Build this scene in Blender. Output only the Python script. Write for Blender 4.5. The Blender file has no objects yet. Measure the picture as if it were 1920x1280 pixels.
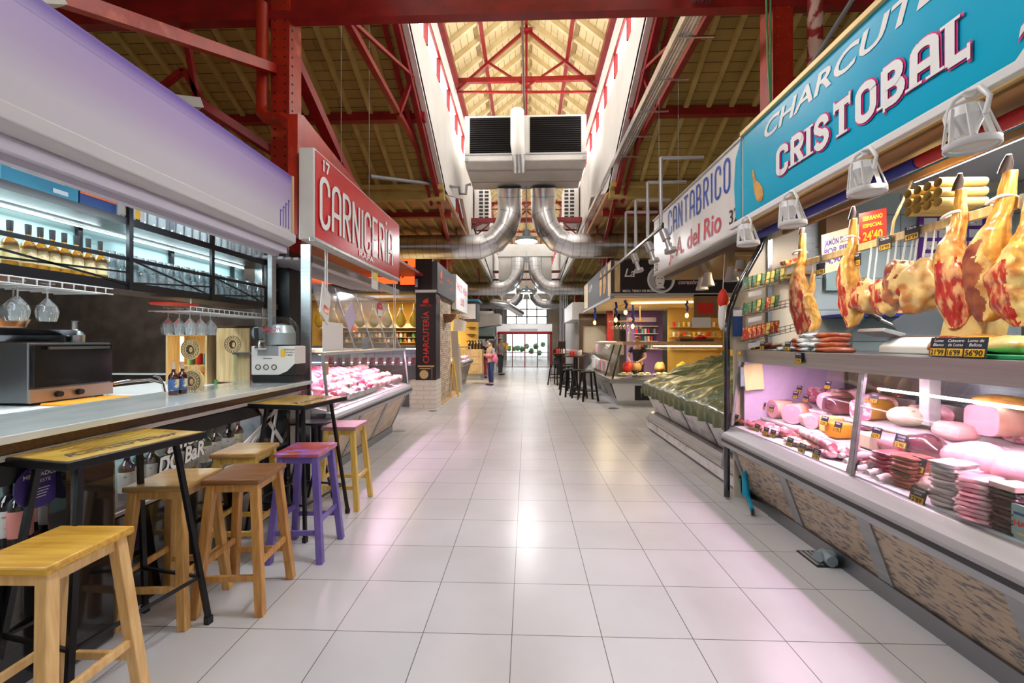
import bpy, math, random
from mathutils import Vector, Matrix, noise
random.seed(11)
SC = bpy.context.scene
COL = SC.collection
PI = math.pi
# ---------------------------------------------------------------- camera, world, light, exposure
YAW = math.atan(27/789.0)
cam_d = bpy.data.cameras.new('camera'); cam = bpy.data.objects.new('camera', cam_d); COL.objects.link(cam)
cam.location = (0, 0, 1.5); cam.rotation_euler = (PI/2, 0, YAW)
cam_d.sensor_width = 36; cam_d.lens = 789/1920*36; cam_d.clip_end = 200
SC.camera = cam
w = bpy.data.worlds.new('world'); SC.world = w; w.use_nodes = True
w.node_tree.nodes['Background'].inputs[0].default_value = (0.93, 0.96, 1.0, 1)
w.node_tree.nodes['Background'].inputs[1].default_value = 0.42
SC.view_settings.view_transform = 'Standard'; SC.view_settings.look = 'None'
SC.view_settings.gamma = 1; SC.view_settings.use_curve_mapping = False
SC.view_settings.exposure = 0.2
try:
    SC.cycles.use_denoising = True; SC.cycles.max_bounces = 8; SC.cycles.transparent_max_bounces = 24
    SC.cycles.caustics_reflective = False; SC.cycles.caustics_refractive = False
    SC.cycles.sample_clamp_indirect = 6
except Exception: pass

def area(loc, size, power, col=(1, 1, 1), rot=(0, 0, 0), sy=None, spread=PI, name='lamp_light'):
    d = bpy.data.lights.new(name, 'AREA'); d.energy = power; d.color = col; d.size = size; d.spread = spread
    if sy: d.shape = 'RECTANGLE'; d.size_y = sy
    else: d.shape = 'DISK'
    o = bpy.data.objects.new(name, d); o.location = loc; o.rotation_euler = rot; COL.objects.link(o); return o
def point(loc, power, col, r=0.05, name='bulb_light'):
    d = bpy.data.lights.new(name, 'POINT'); d.energy = power; d.color = col; d.shadow_soft_size = r
    o = bpy.data.objects.new(name, d); o.location = loc; COL.objects.link(o); return o
# hall lamps (high bays along the aisle), daylight through the lantern windows
for y, p in ((-6, 50), (2.5, 48), (12.5, 110), (22.5, 110)):
    area((0, y, 4.38), 0.42, p, (1, 0.97, 0.97))
d = bpy.data.lights.new('daylight_sun', 'SUN'); d.energy = 5; d.angle = .05; o = bpy.data.objects.new('daylight_sun', d); o.rotation_euler = (math.radians(38), 0, 0); COL.objects.link(o)
for x, y in [(a, b) for a in (-1, 1) for b in (6.5, 11, 16, 22, 28)]:
        area((x*1.80, y, 7.38), 0.42, 70 if y < 14 else 42, (1, 0.98, 0.93), (0, x*PI/2*0.9, 0), 3.6, name='daylight_window')
# stall lights
for y in (0.6, 2.2, 3.8): area((-3.6, y, 2.9), 0.25, 26, (0.86, 0.97, 1), (0, 0, 0), 1.0)
PINK = (1.0, 0.62, 0.83)
# ---------------------------------------------------------------- mesh builder
_TXT = {}
def text_mesh(s, bold=0.0, shear=0.0):
    k = (s, bold, shear)
    if k not in _TXT:
        cu = bpy.data.curves.new('t', 'FONT'); cu.body = s; cu.size = 1; cu.offset = bold; cu.shear = shear; cu.resolution_u = 3
        o = bpy.data.objects.new('t', cu); COL.objects.link(o)
        me = bpy.data.meshes.new_from_object(o.evaluated_get(bpy.context.evaluated_depsgraph_get()))
        _TXT[k] = ([v.co.copy() for v in me.vertices], [tuple(p.vertices) for p in me.polygons])
        bpy.data.objects.remove(o); bpy.data.curves.remove(cu); bpy.data.meshes.remove(me)
    return _TXT[k]
# stroke letters on a unit cell: polylines (x 0..1, y 0..1); a = arc points
def _arc(cx, cy, rx, ry, a0, a1, n=10):
    return [(cx+rx*math.cos(math.radians(a0+(a1-a0)*i/n)), cy+ry*math.sin(math.radians(a0+(a1-a0)*i/n))) for i in range(n+1)]
GL = {
 'C': [[(0.93, .70)]+_arc(.5, .80, .43, .20, 0, 180)+_arc(.5, .20, .43, .20, 180, 360)+[(0.93, .30)]],
 'A': [[(0.04, 0)]+_arc(.5, .80, .43, .20, 180, 0)+[(0.96, 0)], [(.07, .40), (.93, .40)]],
 'R': [[(.07, 0), (.07, 1)]+_arc(.50, .76, .40, .24, 90, -90)+[(.07, .52)], [(.45, .52), (.93, 0)]],
 'N': [[(.07, 0), (.07, 1), (.93, 0), (.93, 1)]],
 'I': [[(.5, 0), (.5, 1)]],
 'E': [[(.93, 1), (.1, 1), (.1, 0), (.93, 0)], [(.1, .5), (.8, .5)]],
 'T': [[(0, 1), (1, 1)], [(.5, 1), (.5, 0)]],
 'B': [[(.08, 0), (.08, 1)]+_arc(.48, .76, .36, .24, 90, -90)+[(.08, .52)], [(.4, .52)]+_arc(.50, .26, .43, .26, 90, -90)+[(.08, 0)]],
 'O': [_arc(.5, .78, .43, .22, 0, 180)+_arc(.5, .22, .43, .22, 180, 360)+[(.93, .78)]],
 'S': [[(.90, .76)]+_arc(.5, .76, .40, .24, 0, 200, 10)+[(.5, .5)]+_arc(.5, .25, .42, .25, 60, -170, 10)],
 'L': [[(.1, 1), (.1, 0), (.95, 0)]],
 'U': [[(.07, 1)]+_arc(.5, .22, .43, .22, 180, 360)+[(.93, 1)]],
 '1': [[(.15, .8), (.6, 1), (.6, 0)]], '7': [[(0, 1), (.95, 1), (.35, 0)]],
 'Í': [[(.5, 0), (.5, 1)], [(.3, 1.12), (.9, 1.22)]],
}
class MB:
    def __init__(s): s.v = []; s.f = []; s.m = []; s.s = []
    def add(s, vs, fs, m=0, sm=False):
        b = len(s.v); s.v += [Vector(x) for x in vs]
        for f in fs: s.f.append(tuple(b+i for i in f)); s.m.append(m); s.s.append(sm)
        return s
    def box(s, x0, x1, y0, y1, z0, z1, m=0):
        if x0 > x1: x0, x1 = x1, x0
        if y0 > y1: y0, y1 = y1, y0
        if z0 > z1: z0, z1 = z1, z0
        return s.add([(x0,y0,z0),(x1,y0,z0),(x1,y1,z0),(x0,y1,z0),(x0,y0,z1),(x1,y0,z1),(x1,y1,z1),(x0,y1,z1)],
              [(0,3,2,1),(4,5,6,7),(0,1,5,4),(1,2,6,5),(2,3,7,6),(3,0,4,7)], m)
    def obox(s, c, dx, dy, dz, m=0):
        c, dx, dy, dz = Vector(c), Vector(dx), Vector(dy), Vector(dz)
        vs = [c+a*dx+b*dy+e*dz for e in (-1, 1) for a, b in ((-1,-1),(1,-1),(1,1),(-1,1))]
        return s.add(vs, [(0,3,2,1),(4,5,6,7),(0,1,5,4),(1,2,6,5),(2,3,7,6),(3,0,4,7)], m)
    def bar(s, p, q, w, h=None, m=0, side=None):
        p, q = Vector(p), Vector(q); h = h or w; d = (q-p).normalized()
        u = Vector(side) if side else (Vector((0,0,1)) if abs(d.z) < .95 else Vector((0,1,0)))
        a = d.cross(u).normalized(); b = a.cross(d).normalized()
        return s.obox((p+q)/2, a*w/2, (q-p)/2, b*h/2, m)
    def tube(s, pts, r, n=8, m=0, caps=True, sm=True, closed=False):
        pts = [Vector(p) for p in pts]; N = len(pts); rs = r if isinstance(r, (list, tuple)) else [r]*N
        vs = []; prev = None
        for i, p in enumerate(pts):
            a = pts[(i-1) % N] if (i > 0 or closed) else p; b = pts[(i+1) % N] if (i < N-1 or closed) else p
            d = (b-a).normalized() if (b-a).length > 1e-9 else Vector((0,0,1))
            if prev is None: u = d.orthogonal().normalized()
            else:
                u = prev-d*prev.dot(d); u = u.normalized() if u.length > 1e-6 else d.orthogonal().normalized()
            prev = u; w_ = d.cross(u)
            for k in range(n):
                t = 2*PI*k/n; vs.append(p+(u*math.cos(t)+w_*math.sin(t))*rs[i])
        fs = []
        for i in range(N if closed else N-1):
            j = (i+1) % N
            for k in range(n): fs.append((i*n+k, i*n+(k+1) % n, j*n+(k+1) % n, j*n+k))
        s.add(vs, fs, m, sm)
        if caps and not closed:
            s.add(vs[:n], [tuple(range(n-1, -1, -1))], m); s.add(vs[-n:], [tuple(range(n))], m)
        return s
    def lathe(s, prof, c=(0,0,0), n=16, m=0, ax='z', sm=True, mats=None):
        c = Vector(c); vs = []
        for r, z in prof:
            for k in range(n):
                t = 2*PI*k/n; a, b = r*math.cos(t), r*math.sin(t)
                vs.append(c+(Vector((a,b,z)) if ax == 'z' else Vector((z,a,b)) if ax == 'x' else Vector((b,z,a))))
        for i in range(len(prof)-1):
            mi = mats[i] if mats else m
            if prof[i][0] < 1e-6 and prof[i+1][0] < 1e-6: continue
            s.add(vs[i*n:(i+2)*n], [(k, (k+1) % n, n+(k+1) % n, n+k) for k in range(n)], mi, sm)
        return s
    def loft(s, rings, m=0, sm=True, caps=True, mfun=None):
        n = len(rings[0]); vs = [Vector(p) for r in rings for p in r]; b = len(s.v); s.v += vs
        for i in range(len(rings)-1):
            for k in range(n):
                s.f.append((b+i*n+k, b+i*n+(k+1) % n, b+(i+1)*n+(k+1) % n, b+(i+1)*n+k))
                s.m.append(mfun(i, k) if mfun else m); s.s.append(sm)
        if caps:
            s.f.append(tuple(b+k for k in range(n-1, -1, -1))); s.m.append(mfun(0, -1) if mfun else m); s.s.append(False)
            o = b+(len(rings)-1)*n; s.f.append(tuple(o+k for k in range(n))); s.m.append(mfun(len(rings)-2, -1) if mfun else m); s.s.append(False)
        return s
    def prism(s, poly, a0, a1, ax='y', m=0):
        n = len(poly)
        def P(p, t): return (p[0], t, p[1]) if ax == 'y' else (t, p[0], p[1]) if ax == 'x' else (p[0], p[1], t)
        vs = [P(p, a0) for p in poly]+[P(p, a1) for p in poly]
        fs = [tuple(range(n-1, -1, -1)), tuple(range(n, 2*n))]+[(i, (i+1) % n, n+(i+1) % n, n+i) for i in range(n)]
        return s.add(vs, fs, m)
    def blob(s, c, r, seed=0, amp=.12, fr=1.6, nu=14, nv=9, m=0, M=None, sq=1.0):
        vs = []; c = Vector(c)
        def f(x): return math.copysign(abs(x)**sq, x)
        for j in range(nv+1):
            ph = PI*j/nv
            for k in range(nu):
                t = 2*PI*k/nu
                d = Vector((f(math.sin(ph))*f(math.cos(t)), f(math.sin(ph))*f(math.sin(t)), f(math.cos(ph))))
                q = 1+amp*noise.noise(d*fr+Vector((seed*3.7, seed*1.3, seed)))
                p = Vector((d.x*r[0]*q, d.y*r[1]*q, d.z*r[2]*q))
                vs.append(c+(M @ p if M else p))
        fs = []
        for j in range(nv):
            for k in range(nu): fs.append((j*nu+k, (j+1)*nu+k, (j+1)*nu+(k+1) % nu, j*nu+(k+1) % nu))
        return s.add(vs, fs, m, True)
    def text(s, t, o, r, u, h, m=0, bold=0.0, shear=0.0, sx=1.0, al='l', fit=None):
        vs, fs = text_mesh(t, bold, shear); o, r, u = Vector(o), Vector(r).normalized(), Vector(u).normalized()
        if not vs: return s
        x0 = min(v.x for v in vs); x1 = max(v.x for v in vs); k = h/0.72
        if fit: sx = fit/((x1-x0)*k)
        off = x0 if al == 'l' else (x0+x1)/2 if al == 'c' else x1
        return s.add([o+r*((v.x-off)*k*sx)+u*(v.y*k) for v in vs], fs, m)
    def ribbon(s, pts, wd, m=0, ends=True):
        # pts: list of Vector 3D in a plane, with normal computed by caller through self._n
        nrm = s._n
        for i in range(len(pts)-1):
            d = (pts[i+1]-pts[i]); 
            if d.length < 1e-9: continue
            d.normalize(); sd = nrm.cross(d)*wd/2; e = d*wd*.22 if len(pts) > 2 else d*0
            a, b = pts[i]-e*(i > 0), pts[i+1]+e*(i < len(pts)-2)
            s._k = (getattr(s, '_k', 0)+1) % 16; a = a+nrm*.00022*s._k; b = b+nrm*.00022*s._k
            s.add([a-sd, b-sd, b+sd, a+sd], [(0, 1, 2, 3)], m)
        return s
    def glyphs(s, t, o, r, u, cw, h, wd, gap=.28, m=0, serif=0, shear=0.0, widths=None):
        o, r, u = Vector(o), Vector(r).normalized(), Vector(u).normalized(); s._n = r.cross(u); x = 0
        for ch in t:
            if ch == ' ': x += cw*.6; continue
            wch = cw*(widths or {}).get(ch, .22 if ch in 'IÍ' else .6 if ch == '1' else 1)
            for st in GL[ch]:
                pts = []
                for (a, b) in st: pts.append(o+r*(x+a*wch+shear*b*h)+u*(b*h))
                s.ribbon(pts, wd, m)
                if serif:
                    for p, q, st2 in ((pts[0], pts[1], st[0]), (pts[-1], pts[-2], st[-1])):
                        if st2[1] in (0, 1) or ch in 'CSETL' : 
                            if ch in 'CS': sd = u*serif*.6
                            elif abs((p-q).dot(r)) > abs((p-q).dot(u)): sd = u*serif*.8
                            else: sd = r*serif
                            if ch == 'N' and False: continue
                            dd = (p-q).normalized()*wd*.16; s._k = (s._k+1) % 16; p = p+s._n*.00022*s._k
                            s.add([p-sd-dd, p+sd-dd, p+sd+dd, p-sd+dd], [(0, 1, 2, 3)], m)
            x += wch+gap*cw
        return s
_ORG = {}
def build(name, mb, mats, parent=None, bev=0, world=True, sub=0, org=None):
    me = bpy.data.meshes.new(name); vs = mb.v; T = None
    if parent is not None and world: T = _ORG.get(parent.name)
    if T is not None: vs = [T @ v for v in vs]
    elif org is not None: vs = [v-Vector(org) for v in vs]
    me.from_pydata([tuple(v) for v in vs], [], mb.f)
    mats = mats if isinstance(mats, (list, tuple)) else [mats]
    for m in mats: me.materials.append(M[m] if isinstance(m, str) else m)
    me.polygons.foreach_set('material_index', mb.m); me.polygons.foreach_set('use_smooth', mb.s); me.update()
    o = bpy.data.objects.new(name, me); COL.objects.link(o)
    if org is not None: o.location = org
    if parent is not None:
        o.parent = parent
        if parent.name in _ORG: _ORG[o.name] = _ORG[parent.name]
    if bev:
        b = o.modifiers.new('bevel', 'BEVEL'); b.width = bev; b.segments = 2; b.limit_method = 'ANGLE'; b.angle_limit = 0.7
        try: b.harden_normals = False
        except Exception: pass
    if sub: o.modifiers.new('subdivision', 'SUBSURF').levels = sub; o.modifiers['subdivision'].render_levels = sub
    return o
def tag(o, label, cat, group=None, kind=None):
    o['label'] = label
    if cat: o['category'] = cat
    if group: o['group'] = group
    if kind: o['kind'] = kind
    return o
def thing(name, label, cat, loc=(0,0,0), rz=0, group=None):
    o = bpy.data.objects.new(name, None); o.empty_display_size = .1; COL.objects.link(o); o.location = loc; o.rotation_euler = (0, 0, rz)
    _ORG[o.name] = (Matrix.Translation(Vector(loc)) @ Matrix.Rotation(rz, 4, 'Z')).inverted()
    return tag(o, label, cat, group)
def solo(name, mb, mats, label, cat, group=None, bev=0, kind=None):
    xs = [v.x for v in mb.v]; ys = [v.y for v in mb.v]; zs = [v.z for v in mb.v]
    o = build(name, mb, mats, None, bev, org=((min(xs)+max(xs))/2, (min(ys)+max(ys))/2, min(zs)))
    return tag(o, label, cat, group, kind)
def struct(name, mb, mats, label=None, bev=0, parent=None):
    o = build(name, mb, mats, parent, bev)
    if parent is None: o['kind'] = 'structure'
    if label: o['label'] = label
    return o
def dup(root, loc, rz=0, label=None, group=None, scale=None):
    def cp(o, par):
        c = o.copy(); COL.objects.link(c)
        if par is not None: c.parent = par
        for ch in [x for x in KIDS.get(o.name, [])]: cp(ch, c)
        return c
    KIDS.clear()
    for x in COL.objects:
        if x.parent: KIDS.setdefault(x.parent.name, []).append(x)
    r = cp(root, None); r.location = loc; r.rotation_euler = (0, 0, rz)
    if scale: r.scale = scale
    if label: r['label'] = label
    if group: r['group'] = group
    return r
KIDS = {}
ORD = ['first','second','third','fourth','fifth','sixth','seventh','eighth','ninth','tenth','eleventh','twelfth','thirteenth','fourteenth','fifteenth','sixteenth','seventeenth','eighteenth','nineteenth','twentieth','twenty-first','twenty-second','twenty-third','twenty-fourth','twenty-fifth','twenty-sixth','twenty-seventh','twenty-eighth']
V = Vector
def yx(px, X):   # depth along the aisle at which the plane x = X passes picture column px
    u = px-960; return X*(math.cos(YAW)*789+math.sin(YAW)*u)/(-math.sin(YAW)*789+math.cos(YAW)*u)
# ---------------------------------------------------------------- materials
M = {}
def mat(n, col, rough=.5, metal=0, c2=None, sc=8, stretch=(1,1,1), detail=4, emis=0, bump=0, bsc=None, ramp=(.35,.65), spec=.5, kind='noise', alpha=1, trans=0, coat=0, c3=None):
    m = bpy.data.materials.new(n); m.use_nodes = True; nt = m.node_tree; N, L = nt.nodes, nt.links; b = N['Principled BSDF']
    b.inputs['Base Color'].default_value = (*col, 1); b.inputs['Roughness'].default_value = rough; b.inputs['Metallic'].default_value = metal
    b.inputs['Specular IOR Level'].default_value = spec; b.inputs['Alpha'].default_value = alpha
    b.inputs['Coat Weight'].default_value = coat; b.inputs['Coat Roughness'].default_value = .1
    tc = N.new('ShaderNodeTexCoord'); mp = N.new('ShaderNodeMapping'); mp.inputs['Scale'].default_value = stretch; L.new(tc.outputs['Object'], mp.inputs['Vector'])
    t = None
    if c2 or bump:
        if kind == 'wave':
            t = N.new('ShaderNodeTexWave'); t.inputs['Scale'].default_value = sc; t.inputs['Distortion'].default_value = 5; t.inputs['Detail'].default_value = detail; t.inputs['Detail Scale'].default_value = 1.5
        elif kind == 'voronoi':
            t = N.new('ShaderNodeTexVoronoi'); t.inputs['Scale'].default_value = sc
        else:
            t = N.new('ShaderNodeTexNoise'); t.inputs['Scale'].default_value = sc; t.inputs['Detail'].default_value = detail
        L.new(mp.outputs['Vector'], t.inputs['Vector'])
    if c2:
        r = N.new('ShaderNodeValToRGB'); r.color_ramp.elements[0].position = ramp[0]; r.color_ramp.elements[1].position = ramp[1]
        r.color_ramp.elements[0].color = (*col, 1); r.color_ramp.elements[1].color = (*c2, 1)
        if c3: e = r.color_ramp.elements.new(min(.99, ramp[1]+.12)); e.color = (*c3, 1)
        L.new(t.outputs['Distance' if kind == 'voronoi' else 'Fac'], r.inputs['Fac']); L.new(r.outputs['Color'], b.inputs['Base Color'])
        if emis: L.new(r.outputs['Color'], b.inputs['Emission Color'])
    if emis:
        if not c2: b.inputs['Emission Color'].default_value = (*col, 1)
        b.inputs['Emission Strength'].default_value = emis
    if bump:
        t2 = t
        if bsc:
            t2 = N.new('ShaderNodeTexNoise'); t2.inputs['Scale'].default_value = bsc; L.new(mp.outputs['Vector'], t2.inputs['Vector'])
        bp = N.new('ShaderNodeBump'); bp.inputs['Strength'].default_value = min(1, bump); bp.inputs['Distance'].default_value = .02*max(1, bump)
        L.new(t2.outputs['Distance' if (kind == 'voronoi' and t2 is t) else 'Fac'], bp.inputs['Height']); L.new(bp.outputs['Normal'], b.inputs['Normal'])
    M[n] = m; return m
def brickmat(n, c1, c2, mortar, bw, rh, ms, offset=.5, swap=None, rough=.6, extra=None, bump=.3, loc=(0,0,0), coat=0, dirt=None):
    m = bpy.data.materials.new(n); m.use_nodes = True; nt = m.node_tree; N, L = nt.nodes, nt.links; b = N['Principled BSDF']; b.inputs['Roughness'].default_value = rough
    b.inputs['Coat Weight'].default_value = coat
    tc = N.new('ShaderNodeTexCoord'); sp = N.new('ShaderNodeSeparateXYZ'); cb = N.new('ShaderNodeCombineXYZ'); L.new(tc.outputs['Object'], sp.inputs[0])
    a = swap or 'XY'
    if a == 'SZ':      # walls with any heading: x+y along, z up
        ad = N.new('ShaderNodeMath'); ad.operation = 'ADD'; L.new(sp.outputs['X'], ad.inputs[0]); L.new(sp.outputs['Y'], ad.inputs[1]); L.new(ad.outputs[0], cb.inputs['X']); L.new(sp.outputs['Z'], cb.inputs['Y'])
    else: L.new(sp.outputs[a[0]], cb.inputs['X']); L.new(sp.outputs[a[1]], cb.inputs['Y'])
    mp = N.new('ShaderNodeMapping'); mp.inputs['Location'].default_value = loc; L.new(cb.outputs[0], mp.inputs[0])
    br = N.new('ShaderNodeTexBrick'); br.inputs['Color1'].default_value = (*c1, 1); br.inputs['Color2'].default_value = (*c2, 1); br.inputs['Mortar'].default_value = (*mortar, 1)
    br.inputs['Scale'].default_value = 1; br.inputs['Brick Width'].default_value = bw; br.inputs['Row Height'].default_value = rh; br.inputs['Mortar Size'].default_value = ms; br.offset = offset
    br.inputs['Mortar Smooth'].default_value = .1
    L.new(mp.outputs[0], br.inputs['Vector'])
    out = br.outputs['Color']
    if dirt:
        nz = N.new('ShaderNodeTexNoise'); nz.inputs['Scale'].default_value = dirt[1]; nz.inputs['Detail'].default_value = 6; L.new(tc.outputs['Object'], nz.inputs['Vector'])
        r = N.new('ShaderNodeValToRGB'); r.color_ramp.elements[0].position = .35; r.color_ramp.elements[1].position = .7; r.color_ramp.elements[0].color = (1,1,1,1); r.color_ramp.elements[1].color = (*dirt[0], 1)
        L.new(nz.outputs['Fac'], r.inputs[0]); mx = N.new('ShaderNodeMix'); mx.data_type = 'RGBA'; mx.blend_type = 'MULTIPLY'; mx.inputs[0].default_value = 1
        L.new(out, mx.inputs[6]); L.new(r.outputs[0], mx.inputs[7]); out = mx.outputs[2]
    L.new(out, b.inputs['Base Color'])
    if bump:
        bp = N.new('ShaderNodeBump'); bp.invert = True; bp.inputs['Strength'].default_value = bump; bp.inputs['Distance'].default_value = .006; L.new(br.outputs['Fac'], bp.inputs['Height']); L.new(bp.outputs[0], b.inputs['Normal'])
    M[n] = m; return m
def glassmat(n, tint=(1,1,1), refl=.12, rough=.02, op=0.0, opc=(1,1,1), fr=.28):
    m = bpy.data.materials.new(n); m.use_nodes = True; nt = m.node_tree; N, L = nt.nodes, nt.links; N.remove(N['Principled BSDF'])
    tr = N.new('ShaderNodeBsdfTransparent'); tr.inputs[0].default_value = (*tint, 1); gl = N.new('ShaderNodeBsdfGlossy'); gl.inputs['Roughness'].default_value = rough
    lw = N.new('ShaderNodeLayerWeight'); lw.inputs[0].default_value = .3; ml = N.new('ShaderNodeMath'); ml.operation = 'MULTIPLY_ADD'; ml.inputs[1].default_value = fr; ml.inputs[2].default_value = refl*.35; ml.use_clamp = True
    L.new(lw.outputs['Fresnel'], ml.inputs[0]); mx = N.new('ShaderNodeMixShader'); L.new(ml.outputs[0], mx.inputs[0]); L.new(tr.outputs[0], mx.inputs[1]); L.new(gl.outputs[0], mx.inputs[2])
    out = mx
    if op:
        df = N.new('ShaderNodeBsdfDiffuse'); df.inputs[0].default_value = (*opc, 1); m2 = N.new('ShaderNodeMixShader'); m2.inputs[0].default_value = op; L.new(mx.outputs[0], m2.inputs[1]); L.new(df.outputs[0], m2.inputs[2]); out = m2
    L.new(out.outputs[0], N['Material Output'].inputs[0]); M[n] = m; return m
brickmat('floor_tile', (.60,.60,.635), (.565,.57,.60), (.13,.12,.12), .4575, .4575, .0022, 0, rough=.27, bump=.15, loc=(.074+.4575*20, -.322+.4575*40, 0), dirt=((.88,.87,.86), 1.3))
brickmat('plank_side', (.50,.36,.10), (.44,.31,.085), (.12,.075,.02), 2.6, .15, .006, .37, rough=.75, bump=.2, dirt=((.72,.66,.58), 1.1))
brickmat('plank_rose', (.62,.36,.20), (.55,.31,.16), (.16,.08,.03), 2.6, .15, .006, .37, rough=.75, bump=.2)
brickmat('plank_top', (.84,.72,.42), (.78,.65,.36), (.30,.20,.07), 3.0, .16, .006, .37, 'YX', rough=.7, bump=.2)
brickmat('stone', (.78,.66,.50), (.52,.42,.34), (.20,.15,.11), .26, .052, .004, .5, 'SZ', rough=.8, bump=.8, dirt=((.55,.48,.45), 9))
brickmat('pale_brick', (.75,.70,.62), (.70,.64,.55), (.5,.45,.4), .3, .1, .006, .5, 'SZ', rough=.8)
brickmat('deli_tile', (.52,.60,.60), (.46,.55,.56), (.22,.27,.28), .45, .3, .005, 0, 'SZ', rough=.25, dirt=((.8,.82,.85), 2))
mat('roof_beam', (.62,.47,.16), .7, c2=(.48,.35,.10), sc=3)
mat('cream_beam', (.86,.74,.45), .7, c2=(.74,.60,.32), sc=3)
mat('red_steel', (.33,.012,.014), .38, c2=(.22,.008,.01), sc=5, spec=.5)
mat('red_paint', (.52,.03,.012), .33, c2=(.36,.018,.01), sc=4, c3=(.60,.10,.05), ramp=(.35,.6))
mat('worn_red', (.36,.02,.02), .6, c2=(.75,.52,.46), sc=7, ramp=(.48,.56))
mat('white_wall', (.86,.85,.84), .7, c2=(.78,.77,.75), sc=1.4)
mat('cream_wall', (.72,.64,.52), .8, c2=(.62,.54,.43), sc=1.5)
mat('grey_wall', (.55,.54,.52), .8, c2=(.45,.44,.43), sc=1.5)
mat('dark_wall', (.036,.022,.016), .4, c2=(.085,.058,.042), sc=6, detail=12, ramp=(.4,.75), bump=.2, bsc=60)
mat('galv', (.62,.63,.65), .28, 1, c2=(.78,.78,.80), sc=2.5, stretch=(1,6,1))
mat('steel', (.60,.61,.62), .28, 1, c2=(.50,.51,.53), sc=4, stretch=(1,.2,14))
mat('steel_dark', (.30,.31,.33), .35, 1)
mat('alu', (.42,.43,.44), .42, .6, c2=(.34,.35,.36), sc=3, stretch=(1,.2,8))
mat('chrome', (.85,.86,.88), .08, 1)
mat('white_metal', (.80,.80,.80), .35)
mat('cream_panel', (.74,.66,.52), .5, c2=(.66,.55,.40), sc=2)
mat('offwhite', (.74,.73,.70), .45, c2=(.66,.65,.62), sc=3)
mat('ac_box', (.70,.69,.66), .5, c2=(.62,.60,.56), sc=2)
mat('black', (.012,.012,.014), .35)
mat('black_gloss', (.010,.010,.013), .07, coat=1)
mat('black_matt', (.02,.018,.018), .6)
mat('iron', (.014,.014,.017), .30, .3)
mat('rubber', (.02,.02,.02), .8)
mat('lens_black', (.004,.003,.003), .9, spec=.1)
mat('marble', (.60,.67,.69), .12, c2=(.78,.82,.83), sc=3.5, detail=10, stretch=(1.6,.7,1), ramp=(.3,.62), coat=.5)
mat('white_marble', (.75,.73,.74), .2, c2=(.45,.42,.44), sc=4, detail=10, stretch=(1,1.5,2), ramp=(.5,.72))
mat('granite', (.52,.40,.28), .25, c2=(.10,.09,.11), sc=11, detail=8, stretch=(2,1.3,5.5), ramp=(.50,.64), c3=(.60,.50,.38))
mat('dark_stone', (.16,.14,.13), .3, c2=(.05,.045,.04), sc=14, detail=9)
def wood(n, a, b, sc=2.6, st=(1.6,22,22), rough=.4, c3=None, ramp=(.34,.68)): return mat(n, a, rough, c2=b, sc=sc, stretch=st, detail=5, ramp=ramp, c3=c3, coat=.15)
wood('pine', (.86,.56,.22), (.66,.37,.11)); wood('pine_leg', (.84,.56,.25), (.68,.40,.15), st=(20,20,1.4))
wood('seat_gold', (.72,.42,.06), (.52,.26,.03)); wood('seat_brown', (.27,.11,.03), (.16,.055,.014)); wood('leg_brown', (.62,.32,.09), (.42,.19,.045), st=(20,20,1.4))
wood('seat_tan', (.50,.30,.10), (.38,.21,.06)); wood('leg_tan', (.72,.42,.14), (.50,.26,.07), st=(20,20,1.4)); wood('leg_yellow', (.80,.55,.14), (.62,.38,.06), st=(20,20,1.4))
wood('crate_wood', (.80,.62,.34), (.62,.42,.18), st=(18,18,1.4)); wood('dark_wood', (.10,.045,.025), (.05,.02,.012)); wood('oak', (.70,.48,.26), (.52,.32,.15))
mat('purple_paint', (.125,.085,.33), .4, c2=(.18,.13,.42), sc=6, stretch=(1,1,.5), c3=(.12,.05,.28), ramp=(.4,.6))
mat('purple_seat', (.45,.075,.05), .3, c2=(.36,.14,.55), sc=7, ramp=(.50,.60), coat=.4)
mat('oxide_seat', (.36,.10,.06), .3, c2=(.48,.27,.34), sc=5, coat=.4)
mat('map_paper', (.78,.52,.11), .2, c2=(.55,.27,.03), sc=5, detail=8, ramp=(.45,.7), coat=.6, c3=(.85,.62,.2))
mat('ink', (.03,.02,.015), .5)
mat('white_paint', (.86,.86,.86), .4)
mat('sign_white', (.86,.85,.83), .3, c2=(.80,.79,.77), sc=2)
mat('sign_red', (.66,.018,.026), .25, c2=(.56,.014,.02), sc=2)
mat('sign_blue', (.0,.46,.70), .22, c2=(.0,.36,.60), sc=.9, ramp=(.3,.7))
mat('letter_blue', (.03,.10,.52), .4); mat('letter_red', (.62,.02,.05), .4); mat('magenta', (.62,.03,.22), .4)
mat('gold', (.72,.53,.24), .3, .3); mat('orange_glow', (1,.13,.02), .5, emis=1.1); mat('orange', (1,.16,.03), .5)
mat('sign_char', (.075,.075,.085), .45); mat('sign_black', (.02,.012,.014), .4)
mat('grey_paint', (.42,.43,.45), .4); mat('pipe_grey', (.22,.23,.25), .4); mat('silver_paint', (.55,.55,.56), .35, .5)
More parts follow.
